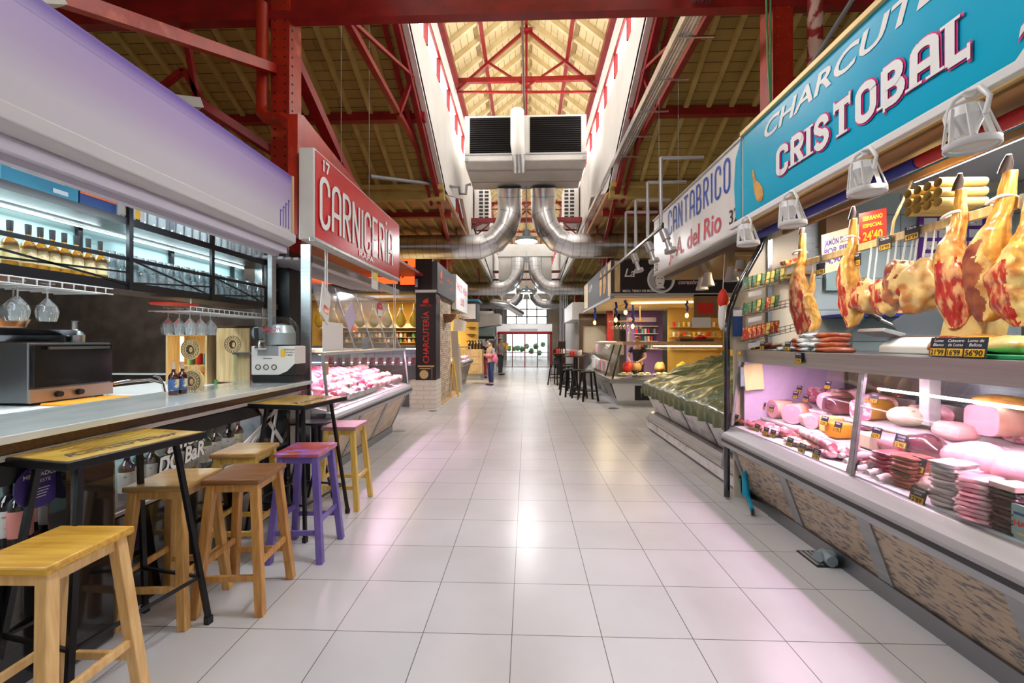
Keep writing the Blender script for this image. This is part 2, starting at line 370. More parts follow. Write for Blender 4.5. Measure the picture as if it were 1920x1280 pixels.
def gradmat(n, stops, z0, z1, rough=.45):
    m = bpy.data.materials.new(n); m.use_nodes = True; nt = m.node_tree; N, L = nt.nodes, nt.links; b = N['Principled BSDF']; b.inputs['Roughness'].default_value = rough
    tc = N.new('ShaderNodeTexCoord'); sp = N.new('ShaderNodeSeparateXYZ'); L.new(tc.outputs['Object'], sp.inputs[0]); mr = N.new('ShaderNodeMapRange'); mr.inputs[1].default_value = z0; mr.inputs[2].default_value = z1
    L.new(sp.outputs['Z'], mr.inputs[0]); r = N.new('ShaderNodeValToRGB'); L.new(mr.outputs[0], r.inputs[0]); L.new(r.outputs[0], b.inputs['Base Color'])
    e = r.color_ramp.elements; e[0].position, e[1].position = stops[0][0], stops[-1][0]; e[0].color = (*stops[0][1], 1); e[1].color = (*stops[-1][1], 1)
    for p, c in stops[1:-1]: q = e.new(p); q.color = (*c, 1)
    M[n] = m
gradmat('banner_print', [(0,(.58,.57,.62)),(.25,(.55,.52,.60)),(.55,(.42,.34,.54)),(.80,(.36,.28,.52)),(.93,(.13,.07,.36)),(1,(.16,.10,.36))], .16, .70)
mat('fascia', (.56,.53,.64), .45, c2=(.60,.58,.66), sc=.6); mat('fascia_purple', (.13,.07,.40), .45); mat('shutter', (.60,.59,.62), .4)
mat('tube_white', (1,.97,1), .5, emis=6); mat('tube_pink', (1,.80,.93), .5, emis=5); mat('tube_warm', (1,.72,.30), .5, emis=5); mat('led_cold', (.75,.95,1), .5, emis=6)
mat('lamp_glow', (.86,.97,1), .5, emis=14); mat('bulb_glow', (1,.55,.12), .5, emis=8); mat('daylight', (1,1,1), .5, emis=3.2)
mat('paper', (.84,.82,.80), .7); mat('paper_warm', (.58,.42,.28), .7); mat('paper_yellow', (.80,.66,.30), .7); mat('card_black', (.015,.02,.04), .5); mat('price_yellow', (.90,.52,.02), .5)
mat('paper_red', (.75,.03,.015), .5)
glassmat('glass', (.98,.99,.99), .05, fr=.14); glassmat('glass_dim', (.86,.93,.94), .1); glassmat('glassware', (.90,.95,.96), .5, .05, .18, (.9,.97,1), fr=.8); glassmat('acrylic', (.92,.93,.96), .2, .05, .10)
glassmat('film', (1,1,1), .35, .15, .06)
mat('bottle_dark', (.010,.006,.008), .06, coat=1); mat('bottle_amber', (.32,.13,.01), .08, coat=1, c2=(.62,.33,.03), sc=6); mat('bottle_brown', (.045,.008,.006), .06, coat=1); mat('bottle_green', (.01,.05,.02), .08, coat=1)
mat('label_cream', (.85,.74,.40), .6, c2=(.70,.40,.25), sc=28, ramp=(.55,.65)); mat('label_white', (.80,.79,.77), .6, c2=(.35,.30,.30), sc=40, ramp=(.6,.66)); mat('label_pink', (.80,.30,.26), .6); mat('label_blue', (.05,.12,.30), .5, c2=(.75,.6,.35), sc=9, ramp=(.5,.55))
mat('foil_red', (.45,.01,.02), .3); mat('foil_black', (.02,.02,.02), .3); mat('foil_gold', (.7,.42,.08), .3, .6)
mat('orange_board', (.90,.36,.02), .5); mat('sticker_purple', (.05,.03,.20), .4)
mat('box_teal', (.02,.20,.30), .5, c2=(.03,.26,.38), sc=3); mat('box_navy', (.015,.06,.20), .5); mat('teal_panel', (.36,.50,.50), .5, c2=(.30,.45,.46), sc=2)
mat('ham_skin', (.80,.45,.09), .3, c2=(.42,.13,.02), sc=11, detail=9, ramp=(.42,.68), bump=.5, bsc=16, coat=.5)
mat('ham_fat', (.86,.62,.26), .3, c2=(.60,.22,.05), sc=12, detail=9, ramp=(.46,.64), bump=.3, bsc=10, coat=.4)
mat('ham_meat', (.45,.028,.02), .25, c2=(.82,.42,.20), sc=13, detail=9, stretch=(2.2,2.2,.7), ramp=(.47,.60), bump=.3, bsc=14, coat=.6)
mat('ham_dark', (.16,.02,.03), .3, c2=(.50,.16,.06), sc=8, detail=8, coat=.5)
mat('bronze_strip', (.55,.40,.30), .35, .7); mat('oven_glass', (.012,.010,.010), .22, spec=.4)
mat('hoof', (.05,.03,.025), .5)
mat('mortadella', (.88,.40,.47), .35, c2=(.92,.66,.66), sc=26, ramp=(.60,.66), kind='noise', coat=.4)
mat('cooked_ham', (.88,.45,.50), .3, c2=(.92,.60,.60), sc=6, detail=6, ramp=(.4,.7), coat=.5)
mat('ham_rind', (.82,.52,.38), .35, c2=(.72,.36,.22), sc=8, coat=.4)
mat('marbled', (.74,.20,.30), .35, c2=(.92,.74,.72), sc=26, detail=5, ramp=(.48,.56), coat=.5)
mat('sliced', (.62,.10,.14), .3, c2=(.90,.58,.60), sc=11, detail=7, ramp=(.42,.62), coat=.7, bump=.4, bsc=20)
mat('raw_pink', (.86,.34,.42), .3, c2=(.94,.72,.74), sc=7, detail=6, ramp=(.42,.64), coat=.5, bump=.4, bsc=12)
mat('raw_red', (.62,.04,.09), .25, c2=(.82,.30,.34), sc=8, detail=6, ramp=(.45,.7), coat=.6, bump=.3, bsc=12)
mat('chicken', (.92,.66,.58), .3, c2=(.90,.50,.50), sc=7, coat=.4)
mat('sausage_white', (.86,.74,.74), .5, c2=(.72,.50,.52), sc=16, detail=7, ramp=(.45,.65), bump=.3)
mat('sausage_brown', (.30,.07,.05), .4, c2=(.45,.16,.12), sc=10); mat('black_pudding', (.06,.012,.02), .15, c2=(.20,.06,.09), sc=6, coat=1)
mat('cheese', (.90,.70,.26), .4, c2=(.86,.62,.20), sc=4); mat('cheese_orange', (.90,.46,.05), .4); mat('cheese_pale', (.92,.84,.62), .4, c2=(.3,.25,.1), sc=18, ramp=(.66,.70)); mat('cheese_red', (.72,.015,.02), .2, coat=.8)
mat('blue_film', (.05,.36,.70), .2, coat=1); mat('bag_plastic', (.70,.74,.78), .18, c2=(.45,.24,.14), sc=9, detail=4, ramp=(.55,.62), coat=1, bump=.7, bsc=18)
mat('chorizo', (.42,.10,.035), .4, c2=(.28,.05,.02), sc=14); mat('wrap_gold', (.72,.55,.24), .2, c2=(.6,.38,.1), sc=6, coat=1, bump=.8, bsc=12)
mat('pack_red', (.62,.05,.03), .35, c2=(.82,.52,.16), sc=22, ramp=(.5,.56), coat=.6); mat('pack_yellow', (.80,.62,.16), .35, c2=(.20,.34,.10), sc=20, ramp=(.5,.56), coat=.6); mat('pack_green', (.05,.22,.12), .35, c2=(.7,.3,.1), sc=20, ramp=(.5,.56), coat=.6)
mat('tarp', (.045,.085,.03), .35, c2=(.12,.13,.05), sc=4, coat=.3, bump=.9, bsc=11); mat('tarp_edge', (.30,.30,.17), .6)
mat('cyan_plastic', (.0,.30,.50), .35); mat('grey_foam', (.20,.21,.23), .8); mat('pvc', (.25,.32,.35), .4)
mat('skin', (.58,.33,.22), .5); mat('hair', (.018,.012,.010), .5); mat('hair_red', (.16,.04,.02), .5); mat('denim', (.035,.06,.15), .8); mat('pink_cloth', (.72,.18,.32), .7, c2=(.82,.45,.2), sc=9, ramp=(.6,.64)); mat('grey_cloth', (.34,.35,.36), .8); mat('dark_cloth', (.015,.016,.02), .8); mat('mask_blue', (.45,.72,.76), .7); mat('trousers', (.05,.07,.10), .8); mat('cap_cloth', (.42,.42,.44), .8); mat('red_cloth', (.5,.03,.03), .8)
mat('rope_blue', (.01,.03,.32), .7); mat('wicker', (.30,.14,.06), .8, c2=(.15,.06,.03), sc=30); mat('bread', (.62,.36,.13), .6, c2=(.42,.20,.06), sc=7); mat('fruit_red', (.65,.03,.02), .3); mat('fruit_yellow', (.85,.60,.05), .35); mat('fruit_orange', (.9,.35,.03), .4)
mat('street', (.62,.62,.63), .8, c2=(.75,.76,.78), sc=1.2); mat('leaf_green', (.06,.22,.08), .6, c2=(.12,.35,.12), sc=6)
mat('warm_wall', (.72,.50,.16), .6, c2=(.62,.40,.10), sc=2); mat('purple_wall', (.30,.17,.50), .6); mat('lavender', (.62,.52,.72), .5)
mat('green_board', (.02,.36,.14), .4); mat('poster_purple', (.12,.03,.26), .4); mat('brown_panel', (.30,.16,.07), .5, c2=(.24,.12,.05), sc=4)
mat('blind_blue', (.01,.02,.24), .5); mat('blind_red', (.45,.015,.02), .5); mat('cardboard', (.62,.44,.22), .7); mat('dirt', (.07,.06,.05), .9)
# ================================================================ THE HALL
struct('floor', MB().box(-9.2, 9.2, -7, 40, -.1, 0), 'floor_tile')
struct('ground_street', MB().box(-20, 20, 40.05, 80, -.12, -.02), 'street')
struct('wall_left', MB().box(-9.2, -9, -7, 34, 0, 8), 'cream_wall'); struct('wall_right', MB().box(9, 9.2, -7, 34, 0, 8), 'cream_wall')
# end wall with tall arched window over the entrance
b = MB()
EY = 34
b.box(-9.2, -1.6, EY, EY+.3, 0, 11); b.box(1.7, 9.2, EY, EY+.3, 0, 11); b.box(-1.6, 1.7, EY, EY+.3, 6.05, 11)
b.box(-1.6, 1.7, EY+.02, EY+.28, 4.9, 5.4); b.box(-.6, .7, EY+.02, EY+.28, 5.4, 6.05)
struct('wall_back', b, 'cream_wall')
struct('wall_sun_block', MB().box(-9.2, 9.2, -7.2, -7, 4.4, 10.3), 'cream_wall')  # unseen gable behind the camera, added to keep sun out of the lantern
b = MB().box(-1.6, 1.7, EY+.18, EY+.2, 2.3, 6.05)
struct('window_1', b, 'daylight')
b = MB()
for x in (-1.6, -.8, .05, .85, 1.66): b.box(x-.06, x+.04, EY-.04, EY+.1, 2.3, 6.05)
for z in (2.9, 3.5, 4.1, 5.3): b.box(-1.6, 1.7, EY-.04, EY+.1, z-.045, z+.045)
struct('trim_1', b, 'grey_paint')
# street outside the doors
b = MB().box(-14, 14, 62, 62.5, 0, 9); struct('exterior_facade', b, 'white_wall')
# side roofs, stepped slopes
ROOF = [(-7, 4.6), (-4.9, 7.6), (0, 5.0), (4.9, 7.6), (9.8, 5.0), (9.82, 4.95), (14.6, 4.80), (14.62, 5.6), (24.3, 4.85), (24.32, 5.4), (34, 4.85)]
def rz_(y):
    for (a, za), (c, zc) in zip(ROOF, ROOF[1:]):
        if a <= y <= c: return za+(zc-za)*(y-a)/(c-a)
    return 4
for sd, nm in ((-1, 'left'), (1, 'right')):
    b = MB(); x0, x1 = sd*1.9, sd*9.1
    for i, ((ya, za), (yb, zb)) in enumerate(zip(ROOF, ROOF[1:])):
        b.add([(x0,ya,za),(x1,ya,za),(x1,yb,zb),(x0,yb,zb),(x0,ya,za+.12),(x1,ya,za+.12),(x1,yb,zb+.12),(x0,yb,zb+.12)],
              [(0,1,2,3),(4,7,6,5),(0,4,5,1),(1,5,6,2),(2,6,7,3),(3,7,4,0)], 1 if i == 5 else 0)
    struct('ceiling_'+nm, b, ['plank_side', 'plank_rose'])
    b = MB()
    for i, ((ya, za), (yb, zb)) in enumerate(zip(ROOF, ROOF[1:])):
        if yb-ya < .1: continue
        for k in range(17):
            x = sd*(2.15+.42*k)
            b.bar((x, ya, za-.035), (x, yb, zb-.035), .085, .07)
    struct('ceiling_rafters_'+nm, b, 'roof_beam')
    b = MB().box(x0, x1, 9.66, 9.80, 4.78, 5.02); b.box(x0, x1, 14.5, 14.6, 4.66, 5.6)
    b.box(x0, x1, 9.5, 9.68, 4.98, 5.08)
    struct('beam_gutter_'+nm, b, 'roof_beam')
    # lantern wall
    prof = [(5.7, 7.12), (9.8, 4.95), (12.5, 5.75), (14.6, 4.9), (34, 4.8)]
    top = 7.12
    b = MB()
    X0, X1 = sd*1.9, sd*2.0
    b.prism(prof+[(34, top)], min(X0, X1), max(X0, X1), 'x')
    b.box(X0, X1, -7, 34, 7.64, 8.45); b.box(X0, X1, -7, 5.7, 6.4, top)
    y = -7
    while y < 34: b.box(X0, X1, y, y+.5, top, 7.64); y += 4.6
    struct('wall_lantern_'+nm, b, 'white_wall')
    b = MB().box(sd*1.955, sd*1.97, -7, 34, top, 7.64)
    struct('window_%d' % (2 if sd < 0 else 3), b, 'daylight')
    b = MB(); y = 3.3
    while y < 34: b.box(sd*1.87, sd*1.95, y, y+.05, top, 7.64); y += 1.15
    b.box(sd*1.86, sd*1.9, 2.5, 34, 7.62, 7.68)
    struct('trim_%d' % (2 if sd < 0 else 3), b, 'red_steel')
    # lantern roof slope, gable at X = 0
    b = MB().add([(0,-7,10.05),(sd*2.3,-7,8.2),(sd*2.3,34,8.2),(0,34,10.05),(0,-7,10.2),(sd*2.3,-7,8.35),(sd*2.3,34,8.35),(0,34,10.2)],
                 [(0,1,2,3),(4,7,6,5),(0,4,5,1),(1,5,6,2),(2,6,7,3),(3,7,4,0)])
    struct('ceiling_lantern_'+nm, b, 'plank_top')
    b = MB(); y = 2.4
    while y < 34: b.bar((0, y, 9.97), (sd*1.95, y, 8.40), .09, .12); y += .62
    struct('ceiling_rafters_lantern_'+nm, b, 'cream_beam')
# ---- red steel: columns
def column(x, y, ztop, label, worn=False):
    t = thing('steel_column', label, 'column', (x, y, 0), 0, 'riveted columns along the aisle')
    b = MB().box(x-.10, x+.10, y-.02, y+.02, 0, ztop); b.box(x-.11, x-.085, y-.13, y+.13, 0, ztop); b.box(x+.085, x+.11, y-.13, y+.13, 0, ztop)
    b.box(x-.085, x+.085, y-.135, y-.115, 0, ztop); b.box(x-.085, x+.085, y+.115, y+.135, 0, ztop)
    b.box(x-.2, x+.2, y-.2, y+.2, 0, .03)
    build('shaft', b, 'red_paint' if y < 6 else 'red_steel', t)
    if y < 6 and x < 0:
        build('black_sleeve', MB().box(x-.115,x+.115,y-.14,y+.14,.03,2.56), 'black', t)
    b = MB(); z = .3
    if y < 16:
        while z < ztop:
            for dx in (-.06, .06): b.blob((x+dx, y-.136, z), (.013, .008, .013), 0, 0, nu=6, nv=4)
            b.blob((x-(.117 if x > 0 else -.112), y-.07, z+.03), (.008, .013, .013), 0, 0, nu=6, nv=4)
            z += .105
        build('rivets', b, 'red_paint' if y < 6 and x > 0 else ('black' if y < 6 else 'red_steel'), t)
    o = t; o['kind'] = 'structure'
    return t
desc = {4.94: 'nearest row, with drainpipe elbow', 14.6: 'middle row behind the big silver duct', 24.3: 'third row near the entrance doors', 33.7: 'last row against the end wall'}
for y in (4.94, 14.6, 24.3, 33.7):
    for x in (-2.87, 2.87):
        column(x, y, rz_(y)-.02, 'red riveted steel column %s the aisle, %s' % ('left of' if x < 0 else 'right of', desc[y]))
# ---- roof steel, one truss a thing
def steel(name, label, bars, m='red_steel', group=None):
    b = MB()
    for p, q, w_, h_ in bars: b.bar(p, q, w_, h_)
    o = solo(name, b, m, label, 'roof steel', group); o['kind'] = 'structure'; return o
steel('cross_beam', 'deep red double beam spanning the aisle between the nearest columns', [((-6.5,4.94,5.42),(6.5,4.94,5.42),.2,.16),((-6.5,4.86,5.30),(6.5,4.86,5.30),.12,.1),((-6.5,5.0,5.66),(6.5,5.0,5.66),.1,.2)])
steel('cross_beam', 'thin red tie beam crossing behind the air handling unit', [((-2.87,14.5,5.68),(2.87,14.5,5.68),.14,.14),((-2.87,14.5,5.0),(-1.4,14.5,5.66),.08,.08)])
steel('cross_beam', 'double red tie beam above the second pair of ducts', [((-2.87,24.2,5.5),(2.87,24.2,5.5),.16,.14),((-2.87,24.2,5.05),(2.87,24.2,5.05),.1,.1)])
for sd, nm in ((-1, 'left'), (1, 'right')):
    steel('purlin', 'red purlin under the %s yellow plank slope' % nm, [((sd*1.95,8.07,5.84),(sd*8.9,8.07,5.84),.14,.16)])
    steel('purlin', 'red purlin under the rosy planks on the %s' % nm, [((sd*1.95,10.9,4.80),(sd*8.9,10.9,4.80),.14,.14)])
    steel('roof_truss', 'long red lattice truss running down the %s side of the aisle' % nm,
      [((sd*2.28,4.9,5.58),(sd*2.28,34,5.4),.09,.09)]+
      [((sd*2.28,y,5.56),(sd*2.6,y+4.6,3.95),.08,.08) for y in (9.9,19.5)]+
      [((sd*2.28,4.94,5.5),(sd*2.02,7.4,6.2),.05,.05),((sd*2.28,7.4,5.5),(sd*2.02,7.4,6.2),.07,.07),((sd*2.28,14.3,5.4),(sd*2.87,14.5,4.4),.09,.09)])
    steel('roof_truss', 'red double rafter edging the white lantern wall on the %s' % nm,
      [((sd*2.06,5.2,7.28),(sd*2.06,9.9,4.80),.10,.14),((sd*2.24,5.2,7.22),(sd*2.24,9.9,4.75),.06,.1),((sd*2.06,9.9,4.80),(sd*2.5,14.4,4.2),.08,.1),
       ((sd*2.06,12.4,5.7),(sd*2.06,14.5,4.9),.08,.1),((sd*2.06,12.4,5.7),(sd*2.06,12.4,4.4),.06,.06),((sd*2.1,13.6,5.3),(sd*2.6,14.4,4.3),.05,.05)])
    steel('lantern_beam', 'red eave beam along the %s top of the lantern' % nm, [((sd*1.84,2.6,8.36),(sd*1.84,33.8,8.36),.12,.16)])
    steel('lantern_beam', 'slim red purlin under the %s lantern slope' % nm, [((sd*1.08,2.6,8.98),(sd*1.08,33.8,8.98),.09,.1)])
steel('lantern_beam', 'red ridge tie along the lantern apex', [((0,2.6,9.78),(0,33.8,9.78),.07,.08)])
for i, y in enumerate((6.3, 11.1, 15.9, 21, 26.5)):
    steel('lantern_truss', 'red gable truss in the lantern roof, %s' % ['just above the near cross beam','first one fully visible above the air unit','second one behind the air unit','third one, far off','last one by the end wall'][i],
      [((-1.84,y,8.40),(1.84,y,8.40),.09,.12),((-1.84,y+.02,8.12),(1.84,y+.02,8.05),.05,.05),((0,y,9.72),(-1.84,y,8.15),.07,.07),((0,y,9.72),(1.84,y,8.15),.07,.07),
       ((-1.08,y,8.92),(0,y,8.2),.05,.05),((1.08,y,8.92),(0,y,8.2),.05,.05),((0,y,9.72),(0,y,8.1),.05,.05),((-.16,y-.03,9.66),(.16,y-.03,9.66),.22,.03),((-.1,y-.03,8.2),(.1,y-.03,8.2),.16,.03)], group='lantern trusses')
# struts around the nearest left column
steel('strut', 'red angle strut with bare end rising left from the near column', [((-3.02,2.6,3.72),(-2.95,4.9,4.72),.10,.10)], 'red_paint')
steel('strut', 'pale worn beam above the purple and white awning', [((-3.15,2.05,3.32),(-3.02,2.6,3.72),.11,.11),((-4.2,3.2,3.55),(-3.5,4.4,4.05),.10,.10)], 'offwhite')
steel('strut', 'red brace dropping towards the drainpipe elbow', [((-3.5,4.4,4.05),(-2.95,4.95,3.72),.09,.09),((-4.1,4.9,5.3),(-3.9,4.9,4.2),.06,.06),((-4.7,4.9,4.3),(-4.1,4.9,4.75),.06,.06),((-4.1,4.9,4.75),(-3.4,4.9,3.6),.06,.06)])
steel('strut', 'red diagonal brace running down behind the butcher sign', [((-2.86,5.0,5.0),(-2.86,8.6,3.05),.14,.14)])
steel('strut', 'peeling red flat bar braced to the right near column', [((2.75,4.8,4.02),(3.4,3.9,4.3),.04,.12)], 'worn_red')
steel('strut', 'red angle brace behind the blue charcuterie sign', [((3.4,3.9,4.3),(2.95,4.75,3.2),.07,.07),((2.9,4.9,4.4),(5,4.9,4.4),.14,.14)])
# drainpipes
p = [(-3.05,4.76,5.4),(-3.05,4.76,4.22),(-3.03,4.72,4.12),(-2.93,4.66,4.02),(-2.72,4.6,3.98),(-2.62,4.58,3.92),(-2.58,4.58,3.78),(-2.58,4.58,2.7)]
solo('drainpipe', MB().tube(p, .065, 12), 'red_paint', 'red downpipe with elbow wrapped around the left near column', 'pipe')
p = [(3.16,4.72,5.4),(3.16,4.72,4.12),(3.12,4.68,3.95),(3.0,4.62,3.88),(2.75,4.58,3.86),(2.66,4.56,3.74),(2.64,4.56,3.6),(2.64,4.56,2.9)]
solo('drainpipe', MB().tube(p, .075, 12), 'worn_red', 'peeling red downpipe with elbow beside the right near column', 'pipe')
solo('conduit', MB().tube([(2.56,4.5,3.72),(2.95,3.9,4.6)], .022, 8), 'pipe_grey', 'grey conduit slanting up beside the blue sign', 'pipe')
for i in range(2):
    solo('cable', MB().tube([(2.62+i*.05,4.7,5.4),(2.64+i*.03,4.7,4.6),(2.68,4.7,3.9)], .010, 6), mat('cable_green_%d' % i, (.12,.42,.16), .5), 'green cable hanging by the right column, %s' % ['outer one','inner one'][i], 'cable', 'green cables')
# cable tray
b = MB().box(1.86,1.90,3.5,33,5.30,5.42); b.box(2.04,2.06,3.5,33,5.30,5.36); y = 3.6
while y < 33: b.box(1.88,2.34,y,y+.025,5.28,5.30); y += .85
for k in range(3): b.tube([(1.93+.045*k, 3.5, 5.325),(1.93+.045*k, 33, 5.325)], .018, 6)
solo('cable_tray', b, 'galv', 'galvanised cable tray running along the right truss', 'cable tray')
solo('drain_pipe', MB().tube([(-2.75,7.3,4.4),(-1.85,10.6,5.42),(-1.72,10.72,5.45),(-1.70,10.72,5.28),(-1.55,10.72,5.27),(-1.53,10.72,5.50),(-1.42,10.72,5.52)], .035, 8), 'pipe_grey', 'grey drain pipe with trap leading to the air unit', 'pipe')
# suspension wires
b = MB()
for (x, y) in ((-2.5,5.6),(-2.42,6.4),(2.15,6.9),(2.35,6.6)): b.tube([(x,y,2.9),(x,y,6.6)], .004, 4)
solo('suspension_wire', b, 'grey_paint', 'thin steel wires hanging from the plank roof', 'wire')['kind'] = 'stuff'
# ---- air handling unit
t = thing('air_handling_unit', 'big off-white air handling unit hung under the lantern roof', 'air conditioner', (-.02,11.6,6.05))
b = MB(); cx = -.03
b.prism([(10.75,6.12),(10.75,7.28),(12.5,7.28),(12.5,6.02),(11.0,6.02)], cx-1.55, cx+1.55, 'x')
build('casing', b, 'ac_box', t, bev=.02)
for x0, x1 in ((cx-1.42, cx-.30), (cx+.12, cx+1.42)):
    b = MB().box(x0, x1, 10.735, 10.75, 6.32, 7.22, 0)
    for k in range(16): b.box(x0, x1, 10.728, 10.736, 6.35+k*.055, 6.358+k*.055, 1)
    build('filter_grille', b, ['lens_black', 'black'], t)
b = MB().box(cx-1.55, cx+1.55, 10.73, 10.75, 6.27, 6.31); b.box(cx-1.50, cx+1.50, 11.1, 11.12, 6.0, 6.02); b.box(cx-1.50, cx+1.50, 11.9, 11.92, 6.0, 6.02)
for x in (-1.5, 1.5): b.box(cx+x-.04, cx+x+.04, 10.70, 10.76, 6.1, 6.2)
build('seam', b, 'grey_paint', t)
build('flue', MB().tube([(cx-.20,10.6,7.3),(cx-.19,10.55,6.45),(cx-.17,10.58,6.24),(cx-.15,10.8,5.98)], [.17,.18,.17,.14], 16), 'ac_box', t)
build('flue_collar', MB().tube([(cx-.17,10.60,6.2),(cx-.15,10.75,5.80)], .17, 16), 'galv', t)
build('hanger', MB().tube([(-.05,10.9,7.2),(-.12,8.0,9.7)], .03, 8), 'dark_wood', t)
# ---- spiral ducts
def duct(pts, r, label, rings=True):
    t = thing('spiral_duct', label, 'duct', pts[0], 0, 'galvanised spiral ducts')
    build('duct_pipe', MB().tube(pts, r, 28, caps=True), 'galv', t)
    b = MB()
    for a, c in zip(pts, pts[1:]):
        a, c = V(a), V(c); L_ = (c-a).length; d = (c-a)/L_; n = max(1, int(L_/.21))
        for i in range(n):
            q = a+d*(L_*i/n)
            b.tube([q-d*.006, q+d*.006], r+.007, 28, caps=False)
    build('duct_seam', b, 'steel_dark', t); return t
def ductpair(y, r, zt, x0, wL, s, nm):
    for sd in (-1, 1):
        z = 4.33
        pts = [(sd*x0, y-.2 if s else y, zt), (sd*x0, y, zt-.45), (sd*x0, y, z+.95), (sd*(x0+.12), y, z+.55), (sd*(x0+.42), y, z+.18), (sd*(x0+.85), y, z), (sd*wL, y, z)]
        duct(pts, r, 'galvanised spiral duct turning %s, %s' % ('left' if sd < 0 else 'right', nm))
ductpair(12.55, .36, 6.02, .50, 7.5, True, 'hung under the near air unit')
ductpair(22.5, .36, 5.95, .46, 7, False, 'second pair down the aisle')
ductpair(32.4, .34, 5.6, .46, 6, False, 'last pair before the end window')
solo('spiral_duct', MB().tube([(-2.2,25.5,3.9),(-1.2,25.5,3.75),(-.3,26.3,3.2)], .22, 16).tube([(-2.0,25.5,4.0),(-2.0,25.5,5.3)], .015, 6), 'galv', 'short bent duct above the entrance vestibule', 'duct')
# second air unit above the second ducts, grilled outdoor units on brackets
solo('air_handling_unit', MB().box(-1.55,-.55,23.4,25,4.9,6.2).box(.35,1.4,23.4,25,4.9,6.2).box(-1.6,1.5,23.3,25.1,6.2,6.9), 'ac_box', 'second pale air handling unit far down the aisle', 'air conditioner', bev=.02)
for sd, nm in ((-1, 'left'), (1, 'right')):
    t = thing('condenser_unit', 'white slotted unit on red brackets on the %s lantern wall' % nm, 'air conditioner', (sd*1.6,15.6,5.4), 0, 'bracketed units')
    b = MB().box(sd*1.35, sd*1.85, 14.9, 16.2, 5.75, 7.1); build('casing', b, 'white_metal', t, bev=.02)
    b = MB()
    for k in range(9):
        for j in range(2): b.box(sd*1.36+(j*.2-.02)*sd, sd*1.36+(j*.2+.12)*sd, 14.885, 14.9, 5.85+k*.13, 5.93+k*.13)
    build('grille', b, 'black_matt', t)
    for y in (15, 16): build('bracket', MB().bar((sd*1.3,y,5.72),(sd*1.9,y,5.72),.05).bar((sd*1.3,y,5.72),(sd*1.9,y,5.2),.04), 'red_steel', t)
for i, (y, z) in enumerate(((12.3, 4.42), (22.2, 4.05))):
    t = thing('high_bay_lamp', 'round glowing high bay lamp, %s' % ['hanging between the big duct elbows','small one further down the aisle'][i], 'lamp', (0,y,z), 0, 'high bay lamps')
    build('housing', MB().lathe([(.03,.42),(.10,.38),(.12,.20),(.30,.14),(.33,.04)], (0,y,z-.05), 20), 'pvc', t)
    build('diffuser', MB().lathe([(0,-.02),(.28,-.01),(.31,.02)], (0,y,z), 20), 'lamp_glow', t)
    build('hanging_rod', MB().tube([(0,y,z+.35),(0,y,z+2.2)], .012, 6), 'steel_dark', t)
# ---- vestibule with automatic doors
VY = 24.65
t = thing('entrance_vestibule', 'white entrance box with red framed sliding glass doors', 'doorway', (-.05,VY,0))
t['kind'] = 'structure'
build('header', MB().box(-1.75,1.5,VY,VY+3,2.0,2.52), 'white_wall', t)
build('side_wall', MB().box(-1.75,-1.60,VY,VY+3,0,2.0).box(1.42,1.5,VY,VY+3,0,2.0), 'glass', t)
build('door_frame', MB().box(-1.68,1.5,VY-.05,VY+.08,1.93,2.08).box(-1.68,-1.56,VY-.05,VY+.08,0,2.0).box(1.38,1.5,VY-.05,VY+.08,0,2.0).box(-1.6,1.42,VY-.02,VY+.02,0,.03), 'red_steel', t)
for k in range(4):
    x0 = -1.56+k*.735
    build('door_panel', MB().box(x0,x0+.735,VY,VY+.01,.03,1.93), 'glass', t)
    build('door_rail', MB().box(x0,x0+.03,VY-.015,VY+.025,.03,1.93).box(x0+.705,x0+.735,VY-.015,VY+.025,.03,1.93).box(x0,x0+.735,VY-.015,VY+.025,.85,.87), 'red_steel' if k in (1, 2) else 'steel_dark', t)
build('vent_grille', MB().box(-.95,.65,VY-.02,VY,2.13,2.25), 'grey_paint', t)
build('notice', MB().box(-1.5,-1.05,VY-.02,VY-.01,1.05,1.4), 'price_yellow', t)
# the street beyond
b = MB()
for k in range(9): b.blob((-1.5+k*.38, 34.5+random.random()*5, .45+random.random()*.8), (.22,.2,.22), k, .4)
solo('street_planting', b, 'leaf_green', 'green plants seen through the entrance doors', 'plants')['kind'] = 'stuff'
b = MB()
for k in range(9): b.box(-1.9+k*.47,-1.87+k*.47,37,37.03,0,1.1)
b.box(-2,2.2,37,37.03,1.08,1.12); b.box(-2,2.2,37,37.03,.5,.54)
solo('street_railing', b, 'silver_paint', 'metal railing outside the entrance doors', 'railing')
# floor gullies and hatch
b = MB().box(1.93,2.24,2.86,3.08,.001,.006,0)
for k in range(9): b.box(1.94+k*.032,1.957+k*.032,2.88,3.06,.006,.012,1)
solo('floor_drain', b, ['black_matt','silver_paint'], 'slotted drain grate in the floor beneath the deli case', 'drain')
solo('floor_drain', MB().lathe([(0,.004),(.10,.004),(.10,.001)], (-2.13,6.98,0), 20), 'steel_dark', 'round drain cover on the floor by the butcher case', 'drain')
solo('floor_drain', MB().lathe([(0,.004),(.10,.004),(.10,.001)], (-2.02,9.04,0), 20), 'steel_dark', 'round drain cover on the floor by the stone pillar', 'drain')
solo('floor_drain', MB().lathe([(0,.004),(.12,.004),(.12,.001)], (1.95,9.5,0), 20), 'steel_dark', 'round drain cover near the bread stall corner', 'drain')
b = MB().box(1.9,2.12,3.7,7.4,.0005,.003); struct('floor_gutter', b, 'grey_wall')
solo('pipe_elbow', MB().tube([(2.08,2.93,.05),(2.0,2.93,.05),(1.96,2.9,.05)], .032, 12).tube([(2.02,2.95,.05),(2.02,2.85,.045)], .038, 12), 'pvc', 'grey plastic drain elbow lying on the slotted grate', 'pipe')
# ================================================================ LEFT: THE BAR
FX = -2.1
